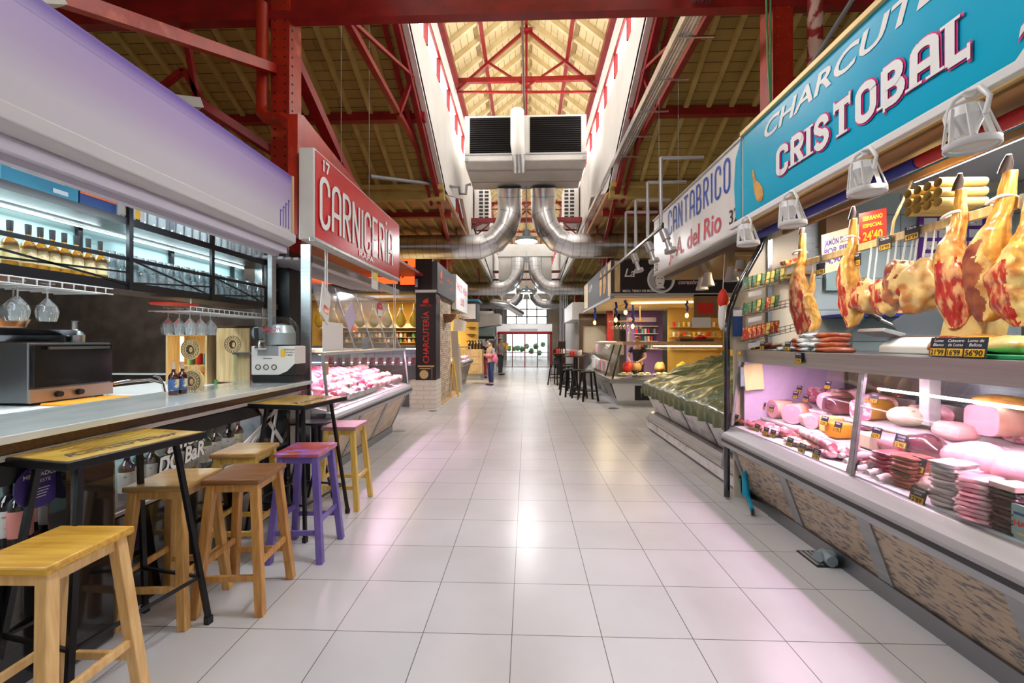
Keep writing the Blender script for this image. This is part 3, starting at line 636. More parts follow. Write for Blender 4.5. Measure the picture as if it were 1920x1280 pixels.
# awning fascia: white roller box under a purple and white printed banner
t = thing('awning_fascia', 'long white and lilac awning box with purple top edge over the bar', 'awning', (FX,1.5,2.3))
b = MB().box(FX-.10, FX, -1.2, 3.70, 2.46, 2.98, 0); b.box(FX-.101, FX+.001, -1.2, 3.70, 2.90, 2.98, 1)
build('banner', b, ['banner_print','banner_print'], t)
build('roller_box', MB().prism([(FX-.12,2.34),(FX-.03,2.34),(FX+.04,2.38),(FX+.04,2.455),(FX-.12,2.455)], -1.2, 3.70), 'shutter', t, bev=.008)
build('lower_lip', MB().box(FX-.12, FX-.02, -1.2, 3.66, 2.28, 2.34).box(FX-.12, FX-.07, -1.2, 3.62, 2.25, 2.28), 'fascia', t)
build('edge_trim', MB().box(FX-.01, FX+.012, 3.69, 3.715, 2.46, 2.98), 'gold', t)
b = MB(); 
for k in range(4):
    y = 3.52+k*.04
    b.box(FX, FX+.003, y, y+.008, 2.49, 2.62+.04*k); b.box(FX, FX+.003, y, y+.03, 2.62+.04*k, 2.628+.04*k)
build('printed_lines', b, 'fascia_purple', t)
for y in (-.2, 1.2, 2.6): area((FX-.2, y, 2.40), .10, 9, (.85,.97,1), (0,0,0), 1.0)
# bar room shell
struct('wall_bar_end', MB().box(-5.6,-2.98,4.70,4.78,0,3.0), 'dark_wall')
struct('wall_bar_side', MB().box(-5.6,-5.5,-2,4.7,0,3.0), 'dark_wall')
struct('ceiling_bar', MB().box(-5.6,-2.25,-2,4.78,3.0,3.05), 'white_wall')
struct('trim_4', MB().box(-5.5,-3.0,4.68,4.70,1.115,1.135), 'white_paint')
struct('trim_5', MB().box(-2.98,-2.90,4.52,4.70,0,3.0), 'steel')
# shutter guide rail at the end
solo('shutter_guide', MB().box(-2.51,-2.465,4.0,4.05,1.12,2.4).box(-2.465,-2.455,3.98,4.05,1.12,2.4), 'alu', 'slim aluminium shutter guide at the far end of the bar', 'shutter rail')
solo('steel_post', MB().box(-2.22,-2.12,4.065,4.09,0,2.46), 'steel', 'brushed steel post between the bar and the butcher stall', 'post', bev=.004)
# marble counter
t = thing('bar_counter', 'bar front with grey marble top over a lit bottle niche', 'bar counter', (-2.4,1.8,0))
build('worktop', MB().box(-2.75,-2.09,-1.2,4.05,1.085,1.12), 'marble', t, bev=.004)
build('under_trim', MB().box(-2.70,-2.14,-1.2,4.04,1.035,1.085), 'dark_wood', t)
build('light_rail', MB().box(-2.165,-2.145,-1.2,3.9,1.005,1.03), 'white_paint', t)
build('beam', MB().box(-2.22,-2.16,-1.2,3.95,.90,.995), 'iron', t)
build('plinth_panel', MB().box(-2.26,-2.20,-1.2,3.95,0,.545), 'black_gloss', t)
build('niche_shelf', MB().box(-2.55,-2.215,-1.2,3.95,.545,.575), 'dark_wood', t); build('shelf_edge', MB().box(-2.215,-2.20,-1.2,3.95,.555,.575), 'white_paint', t)
build('niche_back', MB().box(-2.57,-2.55,-1.2,3.95,.575,.95), 'teal_panel', t)
build('niche_glass', MB().box(-2.205,-2.20,-1.2,3.95,.575,.90), 'glass', t)
for y0, y1 in ((-.6,-.4),(1.85,2.07),(3.62,3.80)): build('post', MB().box(-2.20,-2.08,y0,y1,0,.98), 'black_gloss', t, bev=.02)
build('back_board', MB().box(-2.75,-2.70,-1.2,4.05,0,1.085), 'black_matt', t)
for y in (1.0, 2.9): area((-2.4, y, .94), .10, 3, (.95,1,1), (0,0,0), 1.6)
# lettering on the niche glass
b = MB(); s_ = dict(bold=.035, shear=.15)
yb = 2.44
for mi_, X__, bo in ((1,-2.198,.075),(0,-2.194,.035)):
    b.text('DO BaR', (X__,yb-(.012 if mi_ else 0),.70), (0,1,.10), (0,0,1), .10, mi_, fit=.36+(.024 if mi_ else 0), bold=bo, shear=.15); b.text('amor', (X__,yb+.06-(.012 if mi_ else 0),.815), (0,1,.10), (0,0,1), .09, mi_, fit=.28+(.024 if mi_ else 0), bold=bo, shear=.15)
solo('window_lettering', b, ['white_paint','black'], 'fat white lettering on the glass below the bar top', 'lettering')
b = MB().lathe([(0,.006),(.097,.006),(.097,0)], (-2.155,1.79,.865), 32, 0, ax='x'); qx, qy = -2.148, 1.79
b.text('MERCADOS', (qx,qy,.905), (0,1,0), (0,0,1), .018, 1, bold=.02, al='c'); b.text('CELESTE', (qx,qy,.878), (0,1,0), (0,0,1), .015, 1, al='c'); b.text('LOS MERCADOS', (qx,qy,.932), (0,1,0), (0,0,1), .008, 1, al='c')
for k in range(4): b.box(qx-.002,qx,qy-.035+.005*k,qy+.035-.005*k,.850-.012*k,.853-.012*k,1)
solo('round_sticker', b, ['sticker_purple','white_paint'], 'round purple sticker reading MERCADOS CELESTE on the bar front', 'sticker')
# wine bottles in the niche
def bottle_parts(t, x, y, z, h, r, glass, label, foil, neck=.30, sw=.60):
    prof = [(0,0),(r*.95,0),(r,.012*h/.3),(r,h*sw),(r*.85,h*(sw+.06)),(r*.38,h*(sw+.14)),(r*.34,h*.97),(r*.40,h*.975),(r*.40,h),(0,h)]
    build('glass_body', MB().lathe(prof, (x,y,z), 14), glass, t)
    build('label', MB().lathe([(r+.001,h*.14),(r+.0015,h*.15),(r+.0015,h*(sw-.08)),(r+.001,h*(sw-.07))], (x,y,z), 14), label, t)
    build('foil_cap', MB().lathe([(r*.37,h*.78),(r*.40,h*.80),(r*.43,h*1.003),(0,h*1.003)], (x,y,z), 12), foil, t)
wines = [(15,-2.36,'bottle_dark','label_white','foil_black','dark wine bottle with white label at the left frame edge'),
 (38,-2.30,'bottle_dark','label_pink','foil_black','dark wine bottle with pink label under the purple sticker'),
 (72,-2.42,'bottle_dark','label_pink','foil_red','red capped bottle with salmon label left of the round sticker edge'),
 (95,-2.33,'bottle_dark','label_white','foil_red','tall black bottle with red neck beside the sticker'),
 (150,-2.35,'bottle_dark','label_white','foil_red','red capped wine bottle with white and purple label left of the black post'),
 (238,-2.35,'bottle_dark','label_white','foil_black','dark wine bottle right beside the glossy black bar post'),
 (262,-2.40,'bottle_green','label_white','foil_black','dark bottle with small red and white label behind the lettering'),
 (285,-2.36,'bottle_dark','label_white','foil_black','dark bottle standing left of the fat white lettering'),
 (325,-2.40,'bottle_brown','label_cream','foil_black','brown bottle half hidden by the white lettering'),
 (352,-2.38,'bottle_dark','label_white','foil_gold','gold capped bottle behind the end of the lettering'),
 (385,-2.36,'bottle_green','label_white','foil_black','green bottle just right of the lettering'),
 (404,-2.38,'bottle_dark','label_white','foil_black','black bottle with white label above the tan stool'),
 (428,-2.38,'bottle_dark','label_white','foil_black','dark bottle above the yellow stool, left of two'),
 (446,-2.40,'bottle_brown','label_cream','foil_black','brown bottle above the yellow stool, right of two')]
for px, X_, g, l, f, lab in wines:
    y = yx(px, X_); t = thing('wine_bottle', lab, 'wine bottle', (X_,y,.576), 0, 'wine bottles in the bar front niche')
    bottle_parts(t, X_, y, .576, .305, .040, g, l, f)
for i in range(9):
    y = 2.85+i*.085; m = ('raw_red','sausage_brown','foil_red')[i % 3]
    solo('jar', MB().lathe([(0,0),(.032,0),(.035,.01),(.035,.07),(.03,.085),(.03,.10),(0,.10)], (-2.50,y,.83-.0), 12), m, 'small lidded jar on the niche ledge, %s from the bar post' % ORD[i], 'jar', 'jars on the ledge in the bar front')
solo('niche_ledge', MB().box(-2.548,-2.46,2.78,3.60,.82,.83), 'white_paint', 'narrow white ledge carrying jars behind the niche glass', 'shelf')
solo('twig_bundle', MB().bar((-2.14,2.85,.60),(-2.14,3.45,.86),.012,.03).bar((-2.14,3.3,.98),(-2.14,3.62,.62),.012,.03).bar((-2.14,3.1,.62),(-2.14,3.6,.98),.012,.025).bar((-2.14,3.45,.58),(-2.14,3.55,.97),.012,.02), 'white_paint', 'crossed white wooden slats on the bar front', 'slats')
# things on the counter
for i, px in enumerate((307, 325)):
    X_ = -2.50; y = yx(px-4, X_); y = 2.905+i*.075; X_ = -2.505
    t = thing('beer_bottle', 'brown beer bottle with blue and cream label, %s one on the marble' % ['left','right'][i], 'beer bottle', (X_,y,1.12), 0, 'beer bottles on the marble')
    bottle_parts(t, X_, y, 1.12, .235, .031, 'bottle_brown', 'label_blue', 'paper_warm', sw=.55)
t = thing('beer_dispenser', 'white countertop dispenser with smoky clear dome', 'drinks dispenser', (-2.33,3.86,1.12))
build('body', MB().box(-2.53,-2.12,3.78,3.98,1.19,1.46), 'sign_white', t, bev=.012)
build('foot', MB().box(-2.52,-2.14,3.78,3.98,1.12,1.19).prism([(-2.28,1.19),(-2.119,1.19),(-2.119,1.30),(-2.19,1.23)], 3.772, 3.98), 'black', t, bev=.01)
build('dome', MB().lathe([(.155,0),(.155,.12),(.14,.18),(.10,.235),(.05,.265),(0,.27)], (-2.30,3.88,1.47), 24), 'glass_dim', t)
build('inner_tank', MB().lathe([(0,.0),(.12,0),(.12,.11),(.09,.18),(0,.2)], (-2.30,3.88,1.47), 20), 'silver_paint', t)
build('display_panel', MB().box(-2.465,-2.27,3.775,3.78,1.37,1.46), 'alu', t, bev=.006)
build('tap', MB().tube([(-2.40,3.77,1.50),(-2.40,3.70,1.50),(-2.40,3.70,1.44)], .014, 8).tube([(-2.47,3.76,1.44),(-2.36,3.76,1.44)], .02, 8), 'chrome', t)
build('lever', MB().tube([(-2.42,3.70,1.50),(-2.42,3.69,1.62)], .018, 8), 'black', t)
build('side_cap', MB().lathe([(0,-.02),(.06,-.02),(.06,.03),(0,.03)], (-2.53,3.88,1.58), 16, ax='x'), 'pvc', t)
b = MB()
for k in range(3): b.tube([V((-2.46+k*.075+.022*math.cos(a*PI/8), 3.777, 1.265+.022*math.sin(a*PI/8))) for a in range(16)], .004, 6, closed=True)
b.box(-2.41,-2.33,3.776,3.777,1.343,1.347)
for k, s in enumerate(('DESTRUYELOS','CON HIELO','Y LIMON')): b.text(s, (-2.17,3.777,1.42-k*.025), (1,0,0), (0,0,1), .012, 0, bold=.02, al='c')
build('print', b, 'ink', t)
build('beer_drawing', MB().box(-2.245,-2.21,3.775,3.779,1.36,1.42).box(-2.24,-2.215,3.774,3.779,1.42,1.43), 'price_yellow', t)
b = MB().text('LADRON', (-2.30,3.717,1.60), (1,0,0), (0,0,1), .03, 0, bold=.02, al='c').text('DE MANZANAS', (-2.30,3.717,1.565), (1,0,0), (0,0,1), .014, 0, al='c')
build('dome_lettering', b, 'letter_red', t)
# back counter with oven etc.
t = thing('back_counter', 'white topped back counter behind the bar', 'counter', (-3.4,1.8,0))
build('worktop', MB().box(-3.95,-2.93,-1.2,4.68,1.03,1.065), 'white_paint', t, bev=.004)
build('base', MB().box(-3.9,-2.98,-1.2,4.68,0,1.03), 'steel_dark', t)
t = thing('oven', 'black glass countertop oven with steel control strip', 'oven', (-3.6,2.98,1.066))
build('body', MB().box(-3.9,-3.33,2.70,3.26,1.085,1.49), 'steel_dark', t, bev=.006)
build('door_glass', MB().box(-3.33,-3.305,2.715,3.25,1.185,1.475), 'oven_glass', t, bev=.004)
build('control_panel', MB().box(-3.33,-3.31,2.70,3.26,1.085,1.175), 'bronze_strip', t)
build('handle', MB().bar((-3.28,2.78,1.455),(-3.28,3.2,1.455),.014,.02), 'steel_dark', t)
for y in (2.86, 3.0): build('knob', MB().lathe([(0,.03),(.02,.03),(.022,0)], (-3.312,y,1.13), 14, ax='x'), 'black', t)
for y in (2.74, 3.2): build('foot', MB().box(-3.4,-3.36,y,y+.03,1.066,1.085), 'rubber', t)
for i in range(2):
    solo('paella_pan', MB().lathe([(0,0),(.20,0),(.24,.035),(.245,.035),(.20,-.004),(0,-.004)], (-3.62,2.86+i*.1,1.505+i*.045), 24), 'steel_dark', ['wide shallow pan lying on the oven, lower one','wide shallow pan stacked on the other pan'][i], 'pan', 'pans on the oven')
solo('copper_pan', MB().lathe([(0,0),(.13,0),(.15,.05),(.155,.05),(.13,-.003),(0,-.003)], (-3.5,2.66,1.60), 20), mat('copper', (.70,.28,.10), .25, 1), 'copper coloured pan at the left frame edge on the oven', 'pan')
solo('oil_can', MB().lathe([(0,0),(.058,0),(.060,.055),(.045,.08),(.018,.10),(.018,.16),(.025,.165),(0,.168)], (-3.55,3.19,1.495), 18), 'steel', 'small steel jug with narrow neck on the oven', 'jug')
solo('chopping_board', MB().box(-3.27,-3.0,2.72,3.14,1.067,1.082), 'orange_board', 'orange plastic chopping board on the white back counter', 'chopping board', bev=.003)
solo('wrapped_tray', MB().box(-3.28,-2.99,3.18,3.6,1.067,1.088), 'sign_white', 'pale tray lying past the orange board', 'tray', bev=.006)
t = thing('sink_tap', 'curved chrome tap rising behind the marble', 'tap', (-2.87,3.15,1.066))
build('spout', MB().tube([(-2.96,3.35,1.066),(-2.96,3.33,1.16),(-2.98,3.22,1.20),(-3.02,3.08,1.20),(-3.04,3.0,1.19)], .012, 10), 'chrome', t)
build('lever', MB().tube([(-2.96,3.34,1.15),(-2.95,3.28,1.215),(-2.97,3.25,1.23)], .009, 8), 'chrome', t)
# wooden crates on the counter
def crate_print(b, cx, y, cz, r, m=1):
    for rr, w_ in ((r, .0025), (r*.66, .002)): b.tube([V((cx+rr*math.cos(a*PI/12), y, cz+rr*math.sin(a*PI/12))) for a in range(24)], w_, 4, m, closed=True, sm=False)
    for a in range(18): q = a*PI/9; b.obox((cx+r*.83*math.cos(q), y, cz+r*.83*math.sin(q)), (.004,0,0), (0,.001,0), (0,0,.005), m)
    b.prism([(cx+r*.42*math.cos(a*PI/9)+.004*math.sin(a*3), cz+r*.52*math.sin(a*PI/9)) for a in range(18)], y-.002, y-.001, m=m)
    b.prism([(cx+.15*r+r*.20*math.cos(a*PI/6), cz-.05*r+r*.30*math.sin(a*PI/6)) for a in range(12)], y-.004, y-.003, m=0)
    b.box(cx-.01*r, cx+.12*r, y-.006, y-.005, cz+.0*r, cz+.05*r, m); b.box(cx+.20*r, cx+.30*r, y-.006, y-.005, cz+.0*r, cz+.05*r, m); b.box(cx+.10*r, cx+.22*r, y-.006, y-.005, cz-.22*r, cz-.18*r, m)
t = thing('wooden_crate', 'upright wooden box with burnt round portrait print on its lid', 'crate', (-3.02,4.25,1.066))
b = MB().box(-3.18,-2.80,4.20,4.40,1.066,1.66); build('box', b, 'dark_wood', t, bev=.004)
b = MB().box(-3.155,-2.815,4.18,4.20,1.09,1.635); crate_print(b, -2.985, 4.178, 1.47, .085); build('lid', b, ['crate_wood','dark_wood'], t)
t = thing('wooden_crate', 'open wooden drinks crate with yellow glowing strip inside', 'crate', (-3.42,4.25,1.066))
b = MB().box(-3.66,-3.64,4.15,4.42,1.066,1.58).box(-3.25,-3.23,4.15,4.42,1.066,1.58).box(-3.66,-3.23,4.15,4.42,1.56,1.58).box(-3.66,-3.23,4.40,4.42,1.066,1.56); build('box', b, 'crate_wood', t)
build('light_strip', MB().box(-3.52,-3.495,4.16,4.18,1.10,1.55), 'tube_warm', t)
build('inner_shelf', MB().box(-3.49,-3.25,4.17,4.40,1.25,1.262), 'crate_wood', t)
b = MB().lathe([(0,.004),(.105,.004),(.105,0)], (-3.40,4.145,1.42), 24, 0, ax='y'); crate_print(b, -3.40, 4.14, 1.42, .09); solo('wooden_disc', b, ['crate_wood','dark_wood'], 'round wooden plaque with portrait hanging on the open crate', 'plaque')
b = MB().lathe([(0,.004),(.105,.004),(.105,-.01)], (-2.98,3.45,1.20), 24, 0, ax='y')
b = MB().lathe([(0,.015),(.10,.015),(.10,0),(0,0)], (-2.62,3.2,1.19), 28, 0, ax='y'); crate_print(b, -2.62, 3.197, 1.19, .075)
solo('wooden_disc', b, ['crate_wood','dark_wood'], 'round wooden coaster plaque leaning beside the beer bottles', 'plaque')
cans = [('leaf_green',-3.46,1.263),('paper_red',-3.36,1.067),('box_teal',-3.30,1.263),('paper_red',-3.38,1.263),('price_yellow',-3.29,1.067),('fruit_orange',-3.46,1.067)]
cn = ['green','red','blue','scarlet','yellow','orange']
for (m, x, z), nme in zip(cans, cn):
    solo('drink_can', MB().lathe([(0,0),(.026,0),(.031,.008),(.031,.105),(.026,.115),(0,.112)], (x,4.24,z), 14), m, '%s drink can in the open wooden crate' % nme, 'can', 'cans in the crate')
solo('small_figure', MB().blob((-2.72,3.6,1.145), (.015,.015,.025)), 'leaf_green', 'tiny green ornament on the marble', 'ornament')
# hanging shelf unit
t = thing('hanging_shelf', 'black iron two tier shelf hung over the back of the bar', 'shelf', (-2.9,2,1.85))
SX, SB = -2.72, -3.08
build('lower_board', MB().box(SB,SX,-1.2,4.50,1.855,1.90), 'dark_wood', t); build('upper_board', MB().box(SB,SX,-1.2,4.50,2.295,2.335), 'dark_wood', t)
build('edge', MB().box(SX-.004,SX+.012,-1.2,4.5,1.85,1.905).box(SX-.004,SX+.012,-1.2,4.5,2.29,2.34).box(SX-.004,SX+.012,-1.2,4.5,2.05,2.075), 'iron', t)
for px in (60-520, 240, 395, 497):
    y = yx(px, SX); build('post', MB().box(SX,SX+.025,y-.015,y+.015,1.85,2.62), 'iron', t); build('post', MB().box(SB,SB+.025,y-.015,y+.015,1.85,2.62), 'iron', t)
ys = [yx(p, SX) for p in (-460, 240, 395, 497)]
for a, c in zip(ys, ys[1:]): build('cross_brace', MB().bar((SX+.014,a,2.06),(SX+.014,c,1.89),.008,.012).bar((SX+.014,a,1.90),(SX+.014,c,1.97),.008,.012), 'iron', t)
build('led_strip', MB().box(SB+.02,SB+.035,-1,2.6,2.285,2.295).box(SB+.02,SB+.028,2.6,4.45,2.283,2.291), 'led_cold', t)
build('painted_glow_panel', MB().box(SB-.02,SB-.01,-1.2,4.5,1.9,2.29), 'teal_panel', t)  # LED glow behind the shelf, put into the teal colour of this panel
build('upper_back_panel', MB().box(SB-.02,SB-.01,-1.2,4.5,2.34,2.72), 'sign_white', t)
for y in (.6, 2.2, 3.7): area((SB+.08, y, 2.28), .05, 7, (.75,.95,1), (0,-.3,0), 1.3); area((SB+.1, y, 2.70), .05, 6, (.75,.95,1), (0,-.2,0), 1.3)
for i in range(9):
    y = yx(188-22.5*i, -2.80); nm = ORD[i]
    if i > 6: y = yx(188-22.5*6, -2.80)-.085*(i-6)
    t = thing('beer_bottle', 'amber bottle with cream label on the lower bar shelf, %s counting from the tumblers' % nm, 'bottle', (-2.80,y,1.901), 0, 'amber bottles on the lower bar shelf')
    bottle_parts(t, -2.80, y, 1.901, .255, .033, 'bottle_amber', 'label_cream', 'foil_black', sw=.52)
tum = MB().lathe([(.036,0),(.030,.10),(0,.105)], (0,0,0), 12)
tum.lathe([(.033,0),(.027,.095)], (0,0,0), 12)
protoT = None; y0 = yx(190, -2.80)+.05; cnt = 0
for row, X_ in enumerate((-2.79, -2.90)):
    for i in range(22):
        y = y0+i*.078
        if y > 4.44: break
        lab = 'upturned clear tumbler in the %s row, %s from the amber bottles' % (['front','rear'][row], ORD[i])
        if protoT is None: protoT = solo('tumbler', tum, 'glassware', lab, 'glass', 'upturned tumblers on the lower bar shelf'); protoT.location = (X_,y,1.901)
        else: dup(protoT, (X_,y,1.901), 0, lab)
for i in range(21):
    if y0+i*.078+.02 < 4.42: dup(protoT, (-2.80-.02*(i % 2),y0+i*.078+.012,2.007), 0, 'upturned clear tumbler stacked on the front row, %s from the amber bottles' % ORD[i], 'tumblers stacked on the front row')
pg = MB().lathe([(.030,0),(.034,.06),(.038,.14)], (0,0,0), 12).lathe([(0,0),(.030,0)], (0,0,0), 12)
P2 = None
for i in range(18):
    y = yx(262, -2.79)+.02+i*.083
    if y > 4.42: break
    lab = 'tall clear glass on the upper bar shelf, %s right of the small bottles' % ORD[i]
    if P2 is None: P2 = solo('tall_glass', pg, 'glassware', lab, 'glass', 'tall glasses on the upper bar shelf'); P2.location = (-2.79,y,2.336)
    else: dup(P2, (-2.79,y,2.336), 0, lab)
for i, px in enumerate((231, 251)):
    y = yx(px, -2.79); t = thing('small_bottle', 'squat dark bottle with yellow band, %s of the iron post on the upper shelf' % ['left','right'][i], 'bottle', (-2.79,y,2.336))
    bottle_parts(t, -2.79, y, 2.336, .22, .035, 'bottle_dark', 'price_yellow', 'sign_white', sw=.5)
# boxes on the top shelf
b = MB().box(-3.0,-2.76,2.12,2.50,2.336,2.56,0); b.text('ARCOROC', (-2.758,2.20,2.52), (0,1,0), (0,0,1), .028, 1, bold=.02)
for k in range(4): b.box(-2.759,-2.757,2.16,2.42,2.43+k*.018,2.434+k*.018,1)
b.box(-2.759,-2.756,2.36,2.44,2.37,2.395,1)
solo('carton', b, ['box_teal','white_paint'], 'teal cardboard carton lettered ARCOROC on the top shelf', 'box')
b = MB().box(-3.0,-2.76,2.51,2.74,2.336,2.56,0).box(-2.759,-2.756,2.51,2.74,2.42,2.432,1)
solo('carton', b, ['box_navy','orange'], 'navy carton with orange stripe beside the teal one', 'box')
b = MB().box(-3.0,-2.76,2.75,2.93+.02,2.336,2.53,0).text('Willy Becher', (-2.758,2.76,2.35), (0,1,0), (0,0,1), .02, 1).text('| |', (-2.758,2.80,2.42), (0,1,0), (0,0,1), .03, 1)
solo('carton', b, ['sign_white','ink'], 'white carton lettered Willy Becher next to the navy one', 'box')
# wire glass racks and hanging goblets
def rack(y0, y1, z, label):
    t = thing('glass_rack', label, 'wire rack', (-2.72,y0,z), 0, 'wire glass racks')
    b = MB().tube([(-2.64,y0,z),(-2.64,y1,z)], .004, 6).tube([(-2.64,y0,z-.035),(-2.64,y1,z-.035)], .004, 6); build('rail', b, 'white_metal', t)
    y = y0; b = MB()
    while y <= y1: b.tube([(-2.64,y,z),(-2.64,y,z-.035),(-2.98,y,z-.035)], .004, 6); y += .062
    build('wire', b, 'white_metal', t)
    for yy in (y0+.1, y1-.1): build('hook', MB().tube([(-2.72,yy,z),(-2.72,yy,1.857)], .005, 6), 'white_metal', t)
rack(1.5, 2.60, 1.835, 'white wire glass rack under the shelf above the oven'); rack(3.22, 4.35, 1.775, 'white wire glass rack at the far end of the bar shelf')
solo('orange_tray', MB().lathe([(0,0),(.15,0),(.16,.012),(0,.012)], (-2.82,3.28,1.79), 24), 'paper_red', 'orange round tray tucked on the wire rack', 'tray')
gb = MB().lathe([(.034,.218),(.033,.214),(.005,.212),(.004,.135),(.02,.115),(.043,.085),(.050,.055),(.045,.022),(.038,0)], (0,0,0), 18)
PG = None
gl = [(-2.74,2.315,1.832,'large goblet hanging upside down above the oven, nearer to the shelf post'),(-2.76,2.19,1.832,'large goblet hanging upside down at the left frame edge'),(-2.86,2.25,1.832,'goblet hanging behind the two above the oven')]
for i in range(9): gl.append((-2.71-.09*(i % 3), 3.30+.11*(i//3), 1.772, 'goblet hanging upside down over the crates, %s row, %s from the near end' % (['front','middle','rear'][i % 3], ORD[i//3])))
for x, y, z, lab in gl:
    if PG is None: PG = solo('goblet', gb, 'glassware', lab, 'wine glass', 'hanging goblets'); PG.location = (x,y,z-.218)
    else: dup(PG, (x,y,z-.218), 0, lab)
# ================================================================ stools and high tables
def stool(label, seat, leg, arch=False):
    t = thing('bar_stool', label, 'stool', (0,0,0), 0, 'wooden bar stools along the bar'); H_ = .74; a, c = .145, .155
    build('seat', MB().box(-a-.01,a+.01,-c-.01,c+.01,H_-.032,H_), seat, t, bev=.008)
    for sx in (-1,1):
        for sy in (-1,1):
            b = MB(); top = V((sx*(a-.03), sy*(c-.03), H_-.03)); bot = V((sx*(a+.028), sy*(c+.028), 0)); w_ = .022
            vs = [bot+V((i*w_,j*w_,0)) for i, j in ((-1,-1),(1,-1),(1,1),(-1,1))]+[top+V((i*w_,j*w_,0)) for i, j in ((-1,-1),(1,-1),(1,1),(-1,1))]
            b.add(vs, [(0,3,2,1),(4,5,6,7),(0,1,5,4),(1,2,6,5),(2,3,7,6),(3,0,4,7)]); build('leg', b, leg, t, bev=.004)
    def at(sx, sy, z): k = z/(H_-.03); return V((sx*((a+.028)*(1-k)+(a-.03)*k), sy*((c+.028)*(1-k)+(c-.03)*k), z))
    for s in (-1,1):
        build('apron', MB().bar(at(-1,s,.685),at(1,s,.685),.018,.045), leg, t); build('apron', MB().bar(at(s,-1,.685),at(s,1,.685),.018,.045), leg, t)
        build('stretcher', MB().bar(at(-1,s,.20),at(1,s,.20),.018,.034), leg, t, bev=.003); build('stretcher', MB().bar(at(s,-1,.27),at(s,1,.27),.018,.034), leg, t, bev=.003)
    return t
S1 = stool('pale pine stool with golden grained seat nearest the camera', 'seat_gold', 'pine_leg'); S1.location = (-1.77,1.52,0); S1.rotation_euler = (0,0,.02)
dup(S1, (-2.03+.0,1.10,0), .05, 'pale pine stool cut by the left frame edge behind the nearest one')
S2 = stool('reddish brown stool with darker seat, in front of the purple one', 'seat_brown', 'leg_brown'); S2.location = (-1.645,2.42,0); S2.rotation_euler = (0,0,.10)
S3 = stool('tan stool with knotty pine legs beside the slanted table leg', 'seat_tan', 'leg_tan'); S3.location = (-1.97,2.30,0); S3.rotation_euler = (0,0,.08)
S4 = stool('chipped purple stool with red worn seat', 'purple_seat', 'purple_paint'); S4.location = (-1.575,2.97,0); S4.rotation_euler = (0,0,.06)
S5 = stool('light yellow stool half under the bar behind the brown one', 'seat_tan', 'leg_yellow'); S5.location = (-2.0,2.94,0); S5.rotation_euler = (0,0,.10)
S6 = stool('yellow legged stool with rusty red seat, last before the butcher case', 'oxide_seat', 'leg_yellow'); S6.location = (-1.68,3.85,0); S6.rotation_euler = (0,0,.04)
def table(cx, cy, rz, label, L_=.62, W_=.50):
    t = thing('high_table', label, 'table', (cx,cy,0), rz, 'narrow high tables along the bar'); 
    bld = lambda n, b, m, **k: build(n, b, m, t, world=False, **k)
    bld('tabletop_frame', MB().box(-W_/2,W_/2,-L_/2,L_/2,.985,1.02), 'iron', bev=.004)
    b = MB().box(-W_/2+.015,W_/2-.015,-L_/2+.015,L_/2-.015,1.02,1.023,0)
    b.text('Konstriktor', (W_*.30,-L_*.40,1.0242), (0,1,0), (-1,0,0), .07, 1, shear=.3, bold=.01)
    b.box(W_*.13,W_*.14,-L_*.36,L_*.25,1.0235,1.0242,1)
    for k in range(9): b.box(-W_*.42+k*.03,-W_*.415+k*.03,-L_*.3+(k*37 % 5)*.02,L_*.1+(k*17 % 7)*.02,1.0235,1.0242,1)
    bld('printed_top', b, ['map_paper','ink'])
    for sx in (-1,1):
        for sy in (-1,1):
            p, q = V((sx*(W_/2-.09), sy*(L_/2-.10), .985)), V((sx*(W_/2+.005), sy*(L_/2+.0), .0))
            bld('leg', MB().bar(p, q+V((0,0,.03)), .022, .022).bar(q+V((0,0,.04)), q, .03, .03), 'iron')
    def at(sx, sy, z): k = z/.985; return V((sx*((W_/2+.005)*(1-k)+(W_/2-.09)*k), sy*(L_/2*(1-k)+(L_/2-.10)*k), z))
    for s in (-1,1): bld('stretcher', MB().bar(at(s,-1,.26),at(s,1,.26),.014), 'iron'); bld('stretcher', MB().bar(at(-1,s,.26),at(1,s,.26),.014), 'iron')
    return t
table(-1.96, 1.93, -.19, 'nearest high table with yellow printed top on splayed black legs', L_=.60, W_=.42)
table(-1.86, 3.40, -.16, 'second high table past the purple stool, yellow printed top', L_=.55, W_=.50)
solo('round_stool', MB().lathe([(0,.02),(.15,.02),(.155,0),(0,0)], (-1.98,3.98,.72), 20).tube([(-1.98,3.98,0),(-1.98,3.98,.72)], .02, 8).tube([(-2.1,3.98,.0),(-2.0,3.98,.45),(-1.96,3.98,.45),(-1.86,3.98,.0)], .012, 8), 'iron', 'round black stool half hidden under the second table', 'stool')
